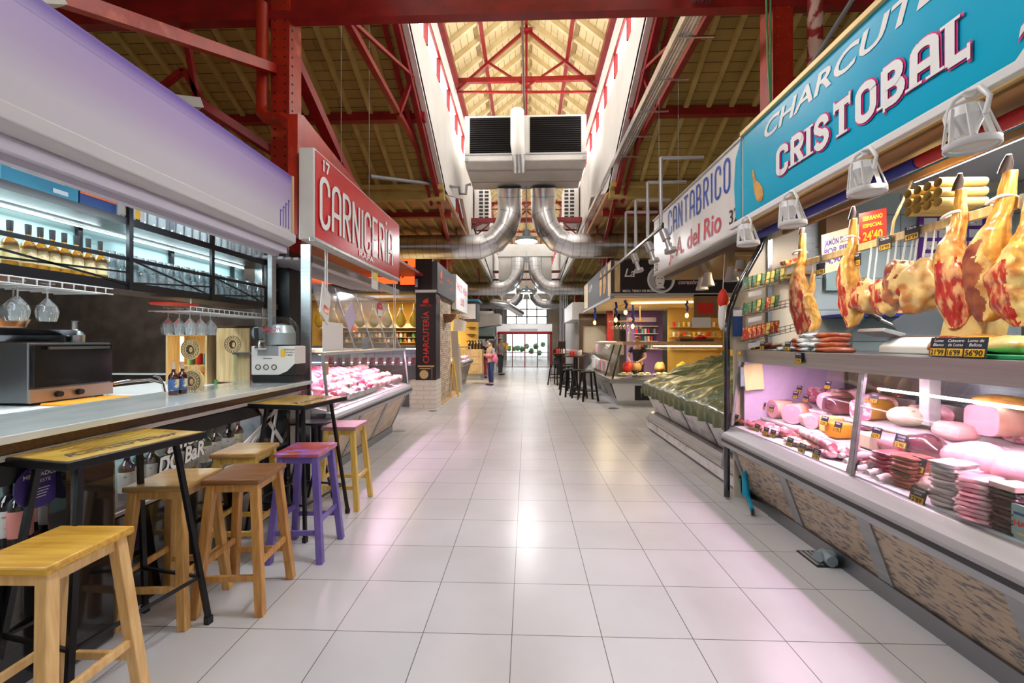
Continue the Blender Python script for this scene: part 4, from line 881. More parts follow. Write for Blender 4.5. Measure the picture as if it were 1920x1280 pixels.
# ================================================================ deli case builder (both sides)
def deli_case(label, sd, y0, y1, xb, xr, zr, xg, zg, xt, zt, xd, panel, lip=.11, posts=(), pil=.85, steps=(), endglass=True, tube='tube_pink', slope=.03, name='deli_case'):
    S = sd; t = thing(name, label, 'display case', (S*(xb+.3),(y0+y1)/2,0))
    def pr(poly): return [(S*x, z) for x, z in poly]
    build('plinth', MB().box(S*(xb-.02),S*xd,y0+.02,y1-.02,0,.10), 'steel_dark', t)
    zt0 = zr-.12
    build('cabinet', MB().prism(pr([(xb+.05,.10),(xr+.13,zt0+.02),(xd,zt0+.02),(xd,.10)]), y0+.01, y1-.01), 'steel_dark', t)
    n = max(1, round((y1-y0)/pil)); L_ = (y1-y0)/n
    for i in range(n):
        a, c = y0+i*L_+.05, y0+(i+1)*L_-.05
        build('front_panel', MB().prism(pr([(xb,.10),(xr+.10,zt0),(xr+.13,zt0),(xb+.04,.10)]), a, c), panel, t)
    for i in range(n+1):
        a = y0+i*L_; build('pilaster', MB().prism(pr([(xb-.012,.10),(xr+.088,zt0),(xr+.13,zt0),(xb+.04,.10)]), max(y0,a-.05), min(y1,a+.05)), 'alu', t)
    build('bumper_rail', MB().prism(pr([(xr+.09,zt0-.01),(xr+.01,zr-.09),(xr,zr-.05),(xr,zr),(xr+.02,zr+.03),(xg-.005,zg-.01),(xg+.03,zg-.01),(xg+.05,zt0)]), y0-.01, y1+.01), 'alu', t, bev=.006)
    build('rail_strip', MB().prism(pr([(xr-.004,zr-.045),(xr-.004,zr-.02),(xr+.004,zr-.02),(xr+.004,zr-.045)]), y0, y1), 'black', t)
    build('tray_floor', MB().prism(pr([(xg+.02,zg-.02),(xg+.02,zg),(xd,zg+slope),(xd,zg-.02)]), y0+.02, y1-.02), 'white_metal', t)
    build('back_panel', MB().prism(pr([(xd-.02,zg),(xd-.02,zt),(xd,zt),(xd,zg)]), y0+.02, y1-.02), 'glass_dim', t)
    for i, (xs, zs) in enumerate(steps):
        build('step', MB().prism(pr([(xs,zg+.01),(xs,zs-.02),(xs-.012,zs-.02),(xs-.012,zs),(xd-.03,zs),(xd-.03,zg+.01)]), y0+.02, y1-.02), 'white_metal', t, bev=.003)
    segs = [y0]+list(posts)+[y1]
    for a, c in zip(segs, segs[1:]):
        build('glass_front', MB().prism(pr([(xg,zg),(xt,zt-lip),(xt+.006,zt-lip),(xg+.006,zg)]), a+.015, c-.015), 'glass', t)
    for a in posts: build('glass_post', MB().prism(pr([(xg-.004,zg),(xt-.004,zt-lip),(xt+.025,zt-lip),(xg+.02,zg)]), a-.015, a+.015), 'alu', t)
    if endglass:
        for a in (y0, y1): build('end_panel', MB().prism(pr([(xg,zg-.02),(xt,zt),(xd,zt),(xd,zg-.02)]), a-.004, a+.004), 'glass', t)
        for a in (y0, y1): build('corner_post', MB().prism(pr([(xg-.004,zg),(xt-.004,zt-lip),(xt+.02,zt-lip),(xg+.018,zg)]), a-.012, a+.012), 'alu', t)
    build('top_shelf', MB().prism(pr([(xt-.01,zt-lip),(xt-.02,zt),(xd,zt),(xd,zt-.02),(xt+.03,zt-.02),(xt+.02,zt-lip)]), y0, y1), 'steel', t)
    if tube:
        build('light_tube', MB().tube([(S*(xt+.07),y0+.06,zt-lip+.015),(S*(xt+.07),y1-.06,zt-lip+.015)], .013, 8), tube, t)
    return t
FR = {-1: V((0,1,0)), 1: V((0,-1,0))}
def card(x, y, z, wd, ht, sd, title, price, label, tilt=.0, cols=('card_black','white_paint','price_yellow','ink'), cat='price tag', group='price tags', name='price_tag', yaw=0.0):
    r = Matrix.Rotation(yaw, 3, 'Z') @ FR[sd]; nrm = r.cross(V((0,0,1))) ; nrm = V((-sd*abs(nrm.x), nrm.y, 0)).normalized() if yaw == 0 else nrm
    u = (V((0,0,1))-nrm*tilt).normalized(); o = V((x,y,z))
    b = MB(); b.obox(o+u*ht/2, r*wd/2, nrm*.0015, u*ht/2, 0); f = nrm*.0025
    if price: 
        b.obox(o+u*ht*.24+f*.8, r*wd*.44, nrm*.0006, u*ht*.19, 2)
        b.text(price, o-r*wd*.40+u*ht*.10+f*1.4, r, u, ht*.28, 3, bold=.03, sx=min(1.2,(wd*.8)/(ht*.28*.62*max(1,len(price)))))
    if title:
        ls = title.split('|'); hh = ht*(.15 if len(ls) > 1 else .2) if price else ht*.5/len(ls)
        for i, s_ in enumerate(ls): b.text(s_, o+u*(ht*(.78-.22*i) if price else ht*(.72-(.68/len(ls))*i))+f, r, u, hh, 1, bold=.01, shear=.2 if price else 0, al='c', sx=min(1,(wd*.88)/(hh*.66*max(1,len(s_)))))
    return solo(name, b, list(cols), label, cat, group)
# ================================================================ LEFT: BUTCHER (CARNICERIA)
t = thing('shop_sign', 'red lightbox sign with big white condensed letters CARNICERIA, number 17', 'sign', (-2.05,5.1,2.44))
build('box', MB().box(-2.10,-1.955,3.81,6.41,2.44,3.29), 'offwhite', t, bev=.01)
build('red_face', MB().box(-1.956,-1.948,3.83,6.39,2.465,3.27), 'sign_red', t)
build('lower_trim', MB().box(-2.0,-1.94,3.80,6.42,2.42,2.465), 'galv', t, bev=.01)
b = MB(); b.glyphs('CARNICERÍA', (-1.942,3.90,2.60), (0,1,0), (0,0,1), .192, .455, .052, gap=.30)
b.glyphs('17', (-1.942,3.95,3.13), (0,1,0), (0,0,1), .07, .10, .026, gap=.3); b.text('RAFA', (-1.942,4.83,2.495), (0,1,0), (0,0,1), .072, 0, bold=.02, fit=.46)
build('lettering', b, 'white_paint', t)
solo('fascia_board', MB().prism([(3.85,2.5),(3.85,3.62),(3.95,3.66),(6.6,3.30),(6.6,2.5)], -2.22, -2.13, 'x'), 'red_paint', 'red painted board rising behind the butcher sign', 'fascia')
t = deli_case('long butcher display case full of pink meat', -1, 4.12, 6.94, 2.24, 1.90, .74, 1.96, .80, 2.02, 1.39, 2.95, 'granite_pale' if False else 'oak', lip=.03, posts=(), pil=.95, slope=.22, name='butcher_case')
mat('case_panel', (.72,.58,.42), .4, c2=(.55,.42,.30), sc=4, stretch=(1,1,3))
for c_ in t.children if hasattr(t,'children') else []: pass
for o_ in list(COL.objects):
    if o_.parent == t and o_.name.startswith('front_panel'): o_.data.materials[0] = M['case_panel']
for y in (4.7, 5.55, 6.4): area((-2.12, y, 1.345), .07, 13, PINK, (0,.12,0), .8)
# meat pieces in the butcher case
rw = ['front','second','third','rear']; k = 0
for r_ in range(4):
    for i in range(14):
        y = 4.30+i*.19+random.uniform(-.03,.03); X_ = -2.10-r_*.19; z = .85+r_*.055+.05
        big = (r_ >= 2 and i < 7)
        m = ['raw_pink','raw_pink','marbled','raw_red','chicken'][(i*3+r_*2) % 5]
        if i >= 8: m = 'chicken' if (i+r_) % 3 else 'raw_pink'
        nm = {'raw_pink':'pink pork joint','marbled':'marbled pork slab','raw_red':'dark red beef piece','chicken':'pale poultry piece'}[m]
        s_ = 1.35 if big else 1.0
        b = MB().blob((X_,y,z+.02*big), (.085*s_,.085*s_,.055*s_+.02*big), k, .55, 1.9, 14, 9, M=Matrix.Rotation(random.random()*3, 3, 'Z') @ Matrix.Rotation(random.uniform(-.4,.4), 3, 'X'))
        solo('meat_piece', b, m, '%s in the butcher case, %s row, %s from the near end' % (nm, rw[r_], ORD[i]), 'meat', 'meat in the butcher case'); k += 1
for i in range(6):
    b = MB().tube([(-2.62,4.6+i*.17,1.10),(-2.52,4.72+i*.17,1.13),(-2.38,4.88+i*.17,1.08)], [.03,.042,.02], 8)
    solo('rib_rack', b, 'raw_pink', 'long pink rib strip across the butcher case, %s from the near end' % ORD[i], 'meat', 'rib strips')
solo('meat_tray', MB().box(-2.22,-2.02,4.75,5.2,.83,.90), 'bag_white' if False else 'sign_white', 'white tray behind the front glass of the butcher case', 'tray', bev=.01)
solo('meat_tray', MB().box(-2.24,-2.03,5.25,5.65,.83,.90), 'sign_white', 'second white tray further along the butcher case front', 'tray', bev=.01)
for i, y in enumerate((4.86, 5.12)): card(-2.08, y, .95, .055, .05, -1, '', "9'90", 'small green and white price tag in the meat, %s one' % ['nearer','farther'][i], cols=('leaf_green','white_paint','paper','leaf_green'), group='butcher price tags')
card(-2.03, 4.22, 1.16, .06, .12, -1, '', '', 'small gold notice stuck inside the butcher case corner', cols=('gold','ink','gold','ink'), cat='notice', group=None, name='notice')
# acrylic splash screens
for i, y in enumerate((4.32, 4.92, 5.52, 6.12)):
    t = thing('splash_screen', 'leaning clear acrylic screen over the butcher case, %s from the bar' % ORD[i], 'screen', (-2.06,y,1.40), 0, 'acrylic screens')
    a, c = y, y+.56
    build('sheet', MB().add([(-2.06,a+.12,1.40),(-2.06,c+.12,1.40),(-2.26,c,2.13),(-2.26,a,2.13),(-2.066,a+.12,1.40),(-2.066,c+.12,1.40),(-2.266,c,2.13),(-2.266,a,2.13)], [(0,1,2,3),(7,6,5,4),(0,4,5,1),(1,5,6,2),(2,6,7,3),(3,7,4,0)]), 'acrylic', t)
    build('top_rail', MB().box(-2.275,-2.25,a,c,2.10,2.15), 'acrylic', t)
    build('edge_strip', MB().bar((-2.056,c+.12,1.40),(-2.256,c,2.13),.008,.012), 'white_metal', t)
# papers hung on strings
b = MB().obox((-2.02,4.16,1.88), (.005,.0,0), (0,.085,-.06), (0,.03,.15), 0); b.obox((-2.013,4.17,1.82), (.002,0,0), (0,.05,-.02), (0,.01,.03), 1)
solo('paper_notice', b, ['paper','raw_red'], 'white paper with meat photos hanging near the bar end', 'notice')
b = MB().obox((-2.0,4.72,1.78), (.003,0,0), (0,.10,.09), (0,-.07,.09), 0); solo('paper_notice', b, 'lavender', 'lilac sheet stuck crosswise on the acrylic screen', 'notice')
solo('paper_notice', MB().box(-2.03,-2.025,4.12,4.58,1.40,1.70), 'paper', 'printed white notice standing on the butcher case top', 'notice')
b = MB().lathe([(0,.004),(.105,.004),(.105,-.004),(0,-.004)], (-1.98,5.62,1.93), 28, 0, ax='x').tube([(-1.98,5.62,2.03),(-1.98,5.62,2.43)], .003, 5); b.obox((-1.974,5.62,1.885), (.001,0,0), (0,.09,0), (0,0,.045), 1)
b.text('CARNE', (-1.972,5.62,1.965), (0,1,0), (0,0,1), .022, 1, al='c'); solo('round_sign', b, ['letter_red','paper'], 'red and white round sign hanging over the butcher case', 'sign')
b = MB().box(-1.975,-1.97,5.30,5.52,2.18,2.50,0).box(-1.969,-1.966,5.34,5.50,2.30,2.42,1); solo('paper_notice', b, ['paper','fruit_yellow'], 'poster with yellow picture clipped below the butcher sign', 'notice')
b = MB()
for y in (4.12, 4.16, 6.28, 6.36): b.tube([(-2.0,y,2.45),(-2.0,y,1.95 if y < 5 else 1.4)], .006, 6)
solo('hanging_cord', b, 'white_paint', 'white cords hanging from the butcher sign', 'cord')['kind'] = 'stuff'
t = thing('roller_shutter', 'rolled up slatted shutter over the butcher stall', 'shutter', (-2.6,5.3,2.3))
b = MB()
for k in range(9): b.box(-2.9+k*.08,-2.85+k*.08,4.15,6.9,2.36-.006*k,2.385-.006*k)
build('slats', b, 'shutter', t); build('side_beam', MB().box(-2.22,-2.12,4.10,6.95,2.28,2.36), 'steel', t)
struct('ceiling_butcher', MB().box(-6,-2.3,4.8,9.3,2.95,3.0), 'red_steel')
area((-3.6,6,2.9), 1.0, 30, (1,.85,.8)); area((-3.8,8.4,2.9), .8, 22, (1,.85,.7))
solo('hand_sanitiser', MB().box(-2.5,-2.42,6.3,6.38,1.39,1.55).tube([(-2.46,6.34,1.55),(-2.46,6.34,1.60),(-2.43,6.34,1.60)], .008, 6), 'paper', 'white pump bottle on the butcher case top', 'bottle')
# ================================================================ LEFT: CHARCUTERIA STALL facing the side aisle
Y0 = 9.4
t = thing('shop_fascia', 'black fascia with orange glowing panel around the charcuterie corner', 'sign', (-3.5,Y0,2.6))
build('front_board', MB().box(-6,-2.12,Y0,Y0+.15,2.62,3.36), 'sign_black', t)
build('side_board', MB().box(-2.12,-2.0,Y0,11.7,2.60,3.30), 'sign_char', t)
build('orange_panel', MB().box(-2.84,-2.50,Y0-.02,Y0,2.78,3.36).box(-6,-2.9,Y0-.02,Y0,2.80,2.95), 'orange_glow', t)
b = MB().prism([(-2.80,2.95),(-2.5,3.18),(-2.5,3.13),(-2.80,2.92)], Y0-.03, Y0-.02); build('black_swirl', b, 'black', t)
b = MB().prism([(9.72,2.98),(9.92,2.98),(9.92,3.22),(9.72,3.10)], -1.999, -1.995, 'x'); b.text('IBERICOS', (-1.996,9.62,2.86), (0,1,0), (0,0,1), .07, 0)
b.text('CHARCUTERIA', (-1.996,10.5,3.02), (0,1,0), (0,0,1), .08, 0); b.text('QUESOS', (-1.996,10.9,2.84), (0,1,0), (0,0,1), .08, 0); build('side_lettering', b, 'orange', t)
b = MB()
solo('blade_sign', MB().box(-2.78,-2.66,Y0-.06,Y0-.04,2.98,3.30,0).box(-2.76,-2.68,Y0-.065,Y0-.06,3.06,3.22,1), ['black','silver_paint'], 'small black and silver plate beside the orange panel', 'sign')
solo('blade_sign', MB().box(-2.50,-2.42,Y0-.06,Y0-.04,2.66,2.98,0).box(-2.49,-2.43,Y0-.065,Y0-.06,2.72,2.90,1), ['black','silver_paint'], 'second small dark plate left of the pillar top', 'sign')
t = thing('pillar_lightbox', 'tall black corner column reading CHARCUTERIA in red', 'sign', (-2.27,9.6,.63))
build('box', MB().box(-2.49,-2.03,Y0-.02,9.86,.63,2.60), 'sign_black', t, bev=.01)
build('top_band', MB().box(-2.50,-2.02,Y0-.03,9.87,2.60,2.66), 'white_metal', t)
b = MB(); b.text('CHARCUTERÍA', (-2.19,Y0-.022,1.02), (0,0,1), (-1,0,0), .135, 0, sx=.92, bold=.005)
b.prism([(-2.32,2.36),(-2.20,2.36),(-2.20,2.48),(-2.32,2.42)], Y0-.024, Y0-.02); b.text('CRISANAZAN' if False else 'IBERICOS', (-2.26,Y0-.022,2.29), (1,0,0), (0,0,1), .045, 0, al='c')
b.box(-2.02,-2.018,9.5,9.6,2.38,2.46); build('lettering', b, 'letter_red' if False else 'paper_red', t)
b = MB().box(-2.44,-2.07,Y0-.024,Y0-.02,.93,.96,0).box(-2.40,-2.15,Y0-.024,Y0-.02,.88,.90,0).lathe([(0,0),(.10,0)], (-2.30,Y0-.022,.76), 20, 0, ax='y')
for k in range(6): b.lathe([(0,0),(.012,0)], (-2.12,Y0-.023,.68+k*.045), 8, 0, ax='y')
build('info_panel', b, 'gold', t)
struct('pillar_base', MB().box(-2.62,-2.02,Y0-.05,9.9,0,.63), 'pale_brick', 'stone slip base of the black corner column')
struct('wall_stone', MB().box(-2.35,-2.10,9.9,11.62,0,2.62), 'stone')
struct('floor_wood_strip', MB().box(-2.6,-1.98,9.92,12.6,.001,.012), 'oak')
t = thing('wicker_basket', 'brown wicker basket hanging on the stone wall', 'basket', (-2.05,10.9,2.0))
build('bowl', MB().lathe([(0,0),(.12,.02),(.22,.12),(.25,.22),(.24,.22),(.1,.03)], (-2.06,10.8,1.98), 18), 'wicker', t)
# stall interior seen over the butcher case
struct('wall_charcuterie', MB().box(-6,-2.5,11.6,11.7,0,2.62), 'warm_wall'); struct('ceiling_charcuterie', MB().box(-6,-2.4,9.55,11.7,2.60,2.62), 'warm_wall')
for x in (-5, -3.9, -2.95): area((x,10.2,2.55), .4, 22, (1,.80,.48))
solo('window_frame', MB().box(-5.6,-2.49,Y0+.16,Y0+.2,2.50,2.56).box(-2.53,-2.49,Y0+.16,Y0+.2,.9,2.5), 'silver_paint', 'pale metal frame around the charcuterie opening', 'frame')
def small_ham(x, y, z, s, label, grp):
    b = MB(); R = []
    for zz, rx in ((0,.03),(.06,.10),(.16,.135),(.28,.115),(.38,.06),(.46,.035),(.58,.03)):
        R.append([(x+s*rx*math.cos(k*PI/5), y+s*rx*.7*math.sin(k*PI/5), z-s*.58+s*zz) for k in range(10)])
    b.loft(R, 0); t = thing('hanging_ham', label, 'ham', (x,y,z-s*.58), 0, grp); build('ham_body', b, mat('ham_yellow', (.86,.62,.06), .35, c2=(.62,.38,.04), sc=8) if 'ham_yellow' not in M else 'ham_yellow', t)
    build('band', MB().lathe([(.045,0),(.05,.02),(.045,.06)], (x,y,z-s*.16), 10), 'paper', t)
    build('cord', MB().tube([(x,y,z-.02),(x,y,z+.06)], .006, 5), 'cardboard', t)
for i in range(9): small_ham(-2.66-.33*i, 9.95, 2.40, .98, 'yellow cured ham hanging in the charcuterie window, %s from the black column' % ORD[i], 'yellow hams in the charcuterie window')
solo('ham_rail', MB().box(-5.6,-2.5,9.93,9.97,2.44,2.48).box(-2.6,-2.58,9.94,9.96,2.48,2.60).box(-5.4,-5.38,9.94,9.96,2.48,2.60), 'steel_dark', 'dark rail carrying the yellow hams', 'rail')
t = thing('shelf_unit', 'lit shelves with jars at the back of the charcuterie', 'shelf', (-3.8,11.4,0))
for z in (1.48, 1.62, 1.78, 1.98): build('board', MB().box(-5.6,-2.6,11.25,11.58,z-.015,z), 'oak', t)
build('edge_light', MB().box(-5.6,-2.55,11.20,11.22,1.86,1.98), 'tube_warm' if False else 'cheese_pale', t)
jm = ['ham_meat','foil_gold','leaf_green','sign_white','black']; jn = ['red','gold','green','white','black']
for r_, z in enumerate((1.48, 1.62)):
    for i in range(20):
        m = (i*2+r_) % 5
        solo('jar', MB().lathe([(0,0),(.045,0),(.048,.08),(.03,.10),(.03,.118),(0,.118)], (-2.72-i*.115,11.34,z), 8, 0), jm[m], '%s jar on the %s charcuterie shelf, %s from the right' % (jn[m], ['lower','upper'][r_], ORD[i]), 'jar', 'jars on the charcuterie shelves')
# counter under it
t = thing('counter_case', 'pink lit chilled counter across the front of the charcuterie stall', 'display case', (-3.8,9.8,0))
build('body', MB().box(-5.6,-2.5,9.6,10.2,0,.95), 'steel_dark', t); build('top', MB().box(-5.6,-2.5,9.56,10.2,1.36,1.40), 'steel', t)
build('back', MB().box(-5.6,-2.5,10.15,10.2,.95,1.36), 'deli_tile', t); build('light_strip', MB().box(-5.6,-2.52,9.6,9.62,1.32,1.345).box(-5.6,-2.52,10.0,10.02,.98,1.0), 'tube_pink', t)
build('glass_front', MB().box(-5.6,-2.5,9.57,9.575,.95,1.36), 'glass', t)
for i in range(11): solo('meat_packet', MB().box(-2.62-i*.2,-2.76-i*.2,9.95,9.98,.95,1.12), 'sliced', 'pink packet standing in the charcuterie counter, %s from the right' % ORD[i], 'packet', 'packets in the charcuterie counter')
for i, (x, c_) in enumerate(((-4.6,1),(-4.15,0))):
    t = thing('heat_lamp', 'orange shaded lamp glowing in the charcuterie stall, %s' % ['left one','right one'][i], 'lamp', (x,10.0,1.75))
    build('shade', MB().lathe([(.03,.13),(.10,0),(.095,0),(.02,.13)], (x,10.0,1.75), 14), 'orange', t); build('cord', MB().tube([(x,10,1.87),(x,10,2.6)], .006, 5), 'black', t); build('bulb', MB().blob((x,10,1.77), (.03,.03,.03), nu=8, nv=6), 'bulb_glow', t)
# ================================================================ LEFT: further stalls
solo('leaning_board', MB().obox((-2.02,11.95,.95), (.10,0,.0), (0,.015,0), (-.04,.02,.86), 0), 'lavender' if False else 'silver_paint', 'pale board leaning at the end of the stone wall', 'board')
solo('leaning_board', MB().obox((-2.0,12.3,.72), (.08,0,.0), (0,.015,0), (-.05,.02,.71), 0), 'offwhite', 'second narrower board leaning behind the pale one', 'board')
t = thing('easel', 'yellow wooden easel legs by the leaning boards', 'easel', (-1.98,11.5,0))
for q in ((-2.02,11.25,0),(-1.84,11.35,0),(-1.98,11.9,0)): build('leg', MB().bar(q, (-2.05,11.7,1.05), .025, .035), 'leg_yellow', t)
t = thing('shop_sign', 'white hanging sign with red lettering past the stone wall', 'sign', (-2.05,12.9,2.4))
build('board', MB().box(-2.10,-1.98,11.8,14.1,2.42,3.40), 'sign_white', t)
b = MB().text('HNOS. HERN', (-1.978,12.95,2.98), (0,1,0), (0,0,1), .22, 0, bold=.02, al='c', sx=1.1).text('LUIS', (-1.978,12.95,2.60), (0,1,0), (0,0,1), .22, 0, bold=.02, al='c', sx=1.2); build('lettering', b, 'letter_red', t)
b = MB()
for k in range(4): b.tube([(-2.05,12.2+k*.5,2.42),(-2.05,12.2+k*.5,1.9)], .012, 5)
b.box(-2.2,-1.9,12,14,2.28,2.31); solo('hanging_rail', b, 'silver_paint', 'metal rail with hooks hung under the white and red sign', 'rail')
for i in range(4): solo('paper_notice', MB().obox((-2.0,12.0+i*.42,1.98), (.09,0,.0), (0,.006,0), (.02,0,.16), 0), 'paper', 'white price sheet hung below the red lettered sign, %s' % ORD[i], 'notice', 'hanging price sheets')
deli_case('small deli case behind the leaning boards', -1, 12.9, 15.4, 2.22, 1.95, .82, 2.0, .88, 2.05, 1.33, 2.9, 'dark_stone', lip=.03, pil=1.2, name='deli_case')
area((-2.2,14.1,1.29), .08, 18, PINK, sy=1.6)
for i in range(7): solo('meat_piece', MB().blob((-2.15,13.1+i*.3,.95), (.1,.11,.06), i+50, .5), 'raw_pink', 'pink meat in the small deli case, %s from the boards' % ORD[i], 'meat', 'meat in the small deli case')
struct('wall_warm', MB().box(-6,-1.95,17.0,17.1,0,2.7), 'warm_wall'); struct('wall_warm_back', MB().box(-6,-5.9,11.7,17,0,2.7), 'warm_wall')
for y in (13.5, 15.8): area((-3.4,y,2.6), .8, 70, (1,.75,.35))
t = thing('wall_cabinet', 'dark cabinet with blue top edge and white screen', 'cabinet', (-2.0,15.5,2.1))
build('body', MB().box(-2.45,-1.80,15.2,16.2,2.25,2.95), 'sign_char', t); build('screen', MB().box(-2.3,-1.84,15.18,15.2,2.32,2.86), 'sign_white', t); build('top_edge', MB().box(-2.55,-1.72,15.1,16.3,2.95,3.03), 'box_teal', t)
for k in range(3): solo('wall_shelf', MB().box(-2.4,-2.05,16.8,17,1.5+k*.28,1.52+k*.28), 'dark_wood', '%s small dark shelf on the yellow lit wall' % ['lowest','middle','topmost'][k], 'shelf')
for i in range(5): solo('bottle', MB().lathe([(0,0),(.05,0),(.05,.22),(.02,.3),(.02,.36),(0,.36)], (-2.25+i*.12,16.5,1.2), 8), 'bottle_dark', 'dark bottle on the wooden counter, %s from the left' % ORD[i], 'bottle', 'bottles on the wooden counter')
t = thing('wooden_counter', 'light wooden counter with drawer fronts at the yellow stall', 'counter', (-2.1,16.6,0))
build('body', MB().box(-2.6,-1.72,16.3,16.9,.25,1.2), 'crate_wood', t); build('base', MB().box(-2.6,-1.8,16.4,16.9,0,.25), 'grey_wall', t)
for k in range(3): build('drawer', MB().box(-2.15,-1.85,16.28,16.3,.35+k*.28,.58+k*.28), 'crate_wood', t, bev=.01)
struct('wall_far_left', MB().box(-6,-1.85,23.5,23.6,0,3.2), 'grey_wall')
solo('extractor_hood', MB().prism([(-2.3,2.15),(-1.25,2.3),(-1.25,2.8),(-2.3,2.8)], 19.5, 21.5), 'offwhite', 'pale extractor hood over the far left stall', 'hood')
solo('glass_cabinet', MB().box(-2.4,-1.55,19.8,20.6,1.75,2.15,0).box(-2.4,-1.5,19.7,20.6,1.62,1.74,1).box(-2.4,-1.5,19.8,20.6,0,1.0,2), ['teal_panel','black','sign_white'], 'teal glazed cabinet under the extractor hood', 'cabinet')
for i, x in enumerate((-1.72, -1.55)): solo('side_stool', MB().tube([(x,17.6,0),(x,17.6,.7)], .03, 6).lathe([(0,.04),(.14,.03),(.14,0),(0,0)], (x,17.6,.7), 10), 'iron', 'dark stool by the far left counter, %s' % ['left','right'][i], 'stool')
# ================================================================ RIGHT: CHARCUTERIA CRISTOBAL
YE = 4.12
t = thing('shop_sign', 'huge turquoise sign with white and magenta letters CRISTOBAL', 'sign', (2.05,1.5,2.55))
build('panel', MB().box(1.955,2.15,-1.0,3.86,2.57,3.36), 'sign_blue', t)
build('frame', MB().box(1.93,2.16,-1.0,3.88,3.35,3.39).box(1.93,2.16,-1.0,3.88,2.535,2.575).box(1.925,1.95,-1.0,3.86,2.575,2.60), 'gold', t, bev=.004)
for i, (m, wd_, dx) in enumerate((('magenta', .062, .0), ('white_paint', .044, .006))):
    b = MB(); b.glyphs('CRISTOBAL', (1.950-dx,3.33,2.79), (0,-1,-.01), (0,0,1), .122, .185, wd_, gap=.46, serif=.058 if i == 0 else .046, widths={'I': .1, 'T': 1.05, 'L': .8})
    build('lettering', b, m, t)
b = MB().text('CHARCUTERÍA', (1.951,3.52,3.155), (0,-1,0), (0,0,1), .135, 0, bold=.02, shear=.25, fit=1.92); build('upper_lettering', b, 'sign_white', t)
b = MB().text('25', (1.950,1.76,2.60), (0,-1,0), (0,0,1), .16, 0, bold=.05, shear=.2).text('25', (1.946,1.755,2.605), (0,-1,0), (0,0,1), .15, 1, bold=.02, shear=.2); build('number', b, ['magenta','sign_white'], t)
b = MB(); R = [] 
for z, y, r in ((2.98,3.70,.012),(2.93,3.69,.018),(2.87,3.67,.022),(2.83,3.64,.045),(2.77,3.61,.062),(2.71,3.59,.055),(2.67,3.58,.025)): R.append((y, z, r))
for (y, z, r), (y2, z2, r2) in zip(R, R[1:]): b.add([(1.951,y+r,z),(1.951,y-r,z),(1.951,y2-r2,z2),(1.951,y2+r2,z2)], [(0,1,2,3)])
build('ham_picture', b, 'ham_skin', t)
# cantabrico
t = thing('shop_sign', 'white sign with blue CANTABRICO and red J. A. del Rio', 'sign', (2.05,5.2,2.5))
b = MB().box(1.955,2.10,3.89,6.52,2.52,3.34); build('panel', b, 'sign_white', t)
build('end_cap', MB().prism([(3.89,2.52),(3.99,2.66),(4.02,2.95),(3.99,3.2),(3.89,3.34)], 1.948, 1.954, 'x'), 'sign_blue', t)
build('frame', MB().box(1.94,2.11,3.88,6.54,3.34,3.36).box(1.94,2.11,3.88,6.54,2.50,2.52), 'silver_paint', t)
b = MB().glyphs('CANTABRICO', (1.950,5.86,2.96), (0,-1,0), (0,0,1), .128, .31, .030, gap=.50); build('lettering', b, 'letter_blue', t)
b = MB().text('J. A. del Rio', (1.950,5.84,2.615), (0,-1,.0), (0,0,1), .23, 0, bold=.012, shear=.08, fit=1.55); build('red_lettering', b, 'letter_red', t)
b = MB().text('32', (1.950,6.46,2.56), (0,-1,0), (0,0,1), .11, 0, bold=.01).text('32', (1.950,4.12,2.62), (0,-1,0), (0,0,1), .14, 0, bold=.01); build('number', b, 'ink', t)
solo('fascia_soffit', MB().box(2.11,4.5,4.2,6.5,2.44,2.50), 'dark_wood', 'dark soffit behind the white sign', 'fascia')
# galvanised light brackets
for i, (px, py) in enumerate(((1236,300),(1212,345),(1190,378),(1172,400))):
    y = [6.0,6.9,7.9,8.9][i]*.95; X_ = 1.62
    y = 1.60*789/(px-987); z = 1.5+(640-py)/789*y*1.0; z0 = 2.86
    solo('light_bracket', MB().tube([(2.1,y,z),(1.60,y,z)], .022, 8).tube([(1.60,y,z+.0),(1.60,y,z0)], .022, 8), 'silver_paint', 'silver pipe bracket over the white sign, %s from the camera' % ORD[i], 'bracket', 'silver pipe brackets')
solo('light_track', MB().box(1.585,1.615,5.0,9.3,2.84,2.87), 'black', 'black lighting track on the silver pipe brackets', 'track')
def spot(x, y, z, rz, label, m='silver_paint'):
    t = thing('spotlight', label, 'spotlight', (x,y,z), rz, 'silver spotlights')
    def L(n, b, mm): build(n, b, mm, t, world=False)
    M_ = V((0.05,-.10,-.28))
    L('body', MB().tube([(0,0,-.03),(.02,-.045,-.15)], [.048,.05], 14), m); L('neck', MB().tube([(.02,-.045,-.15),(.04,-.08,-.27)], [.03,.03], 12), m)
    L('lens_ring', MB().tube([(.04,-.08,-.26),(.045,-.09,-.30)], [.066,.07], 16), m); L('stem', MB().tube([(0,0,.06),(0,0,-.05)], .012, 8), 'black')
    return t
for i, (px, yy) in enumerate(((1240,0),(1212,0),(1186,0))):
    y = 1.60*789/(px-987); spot(1.60, y, 2.83, .2, 'silver spotlight on the black track, %s from the camera' % ORD[i])
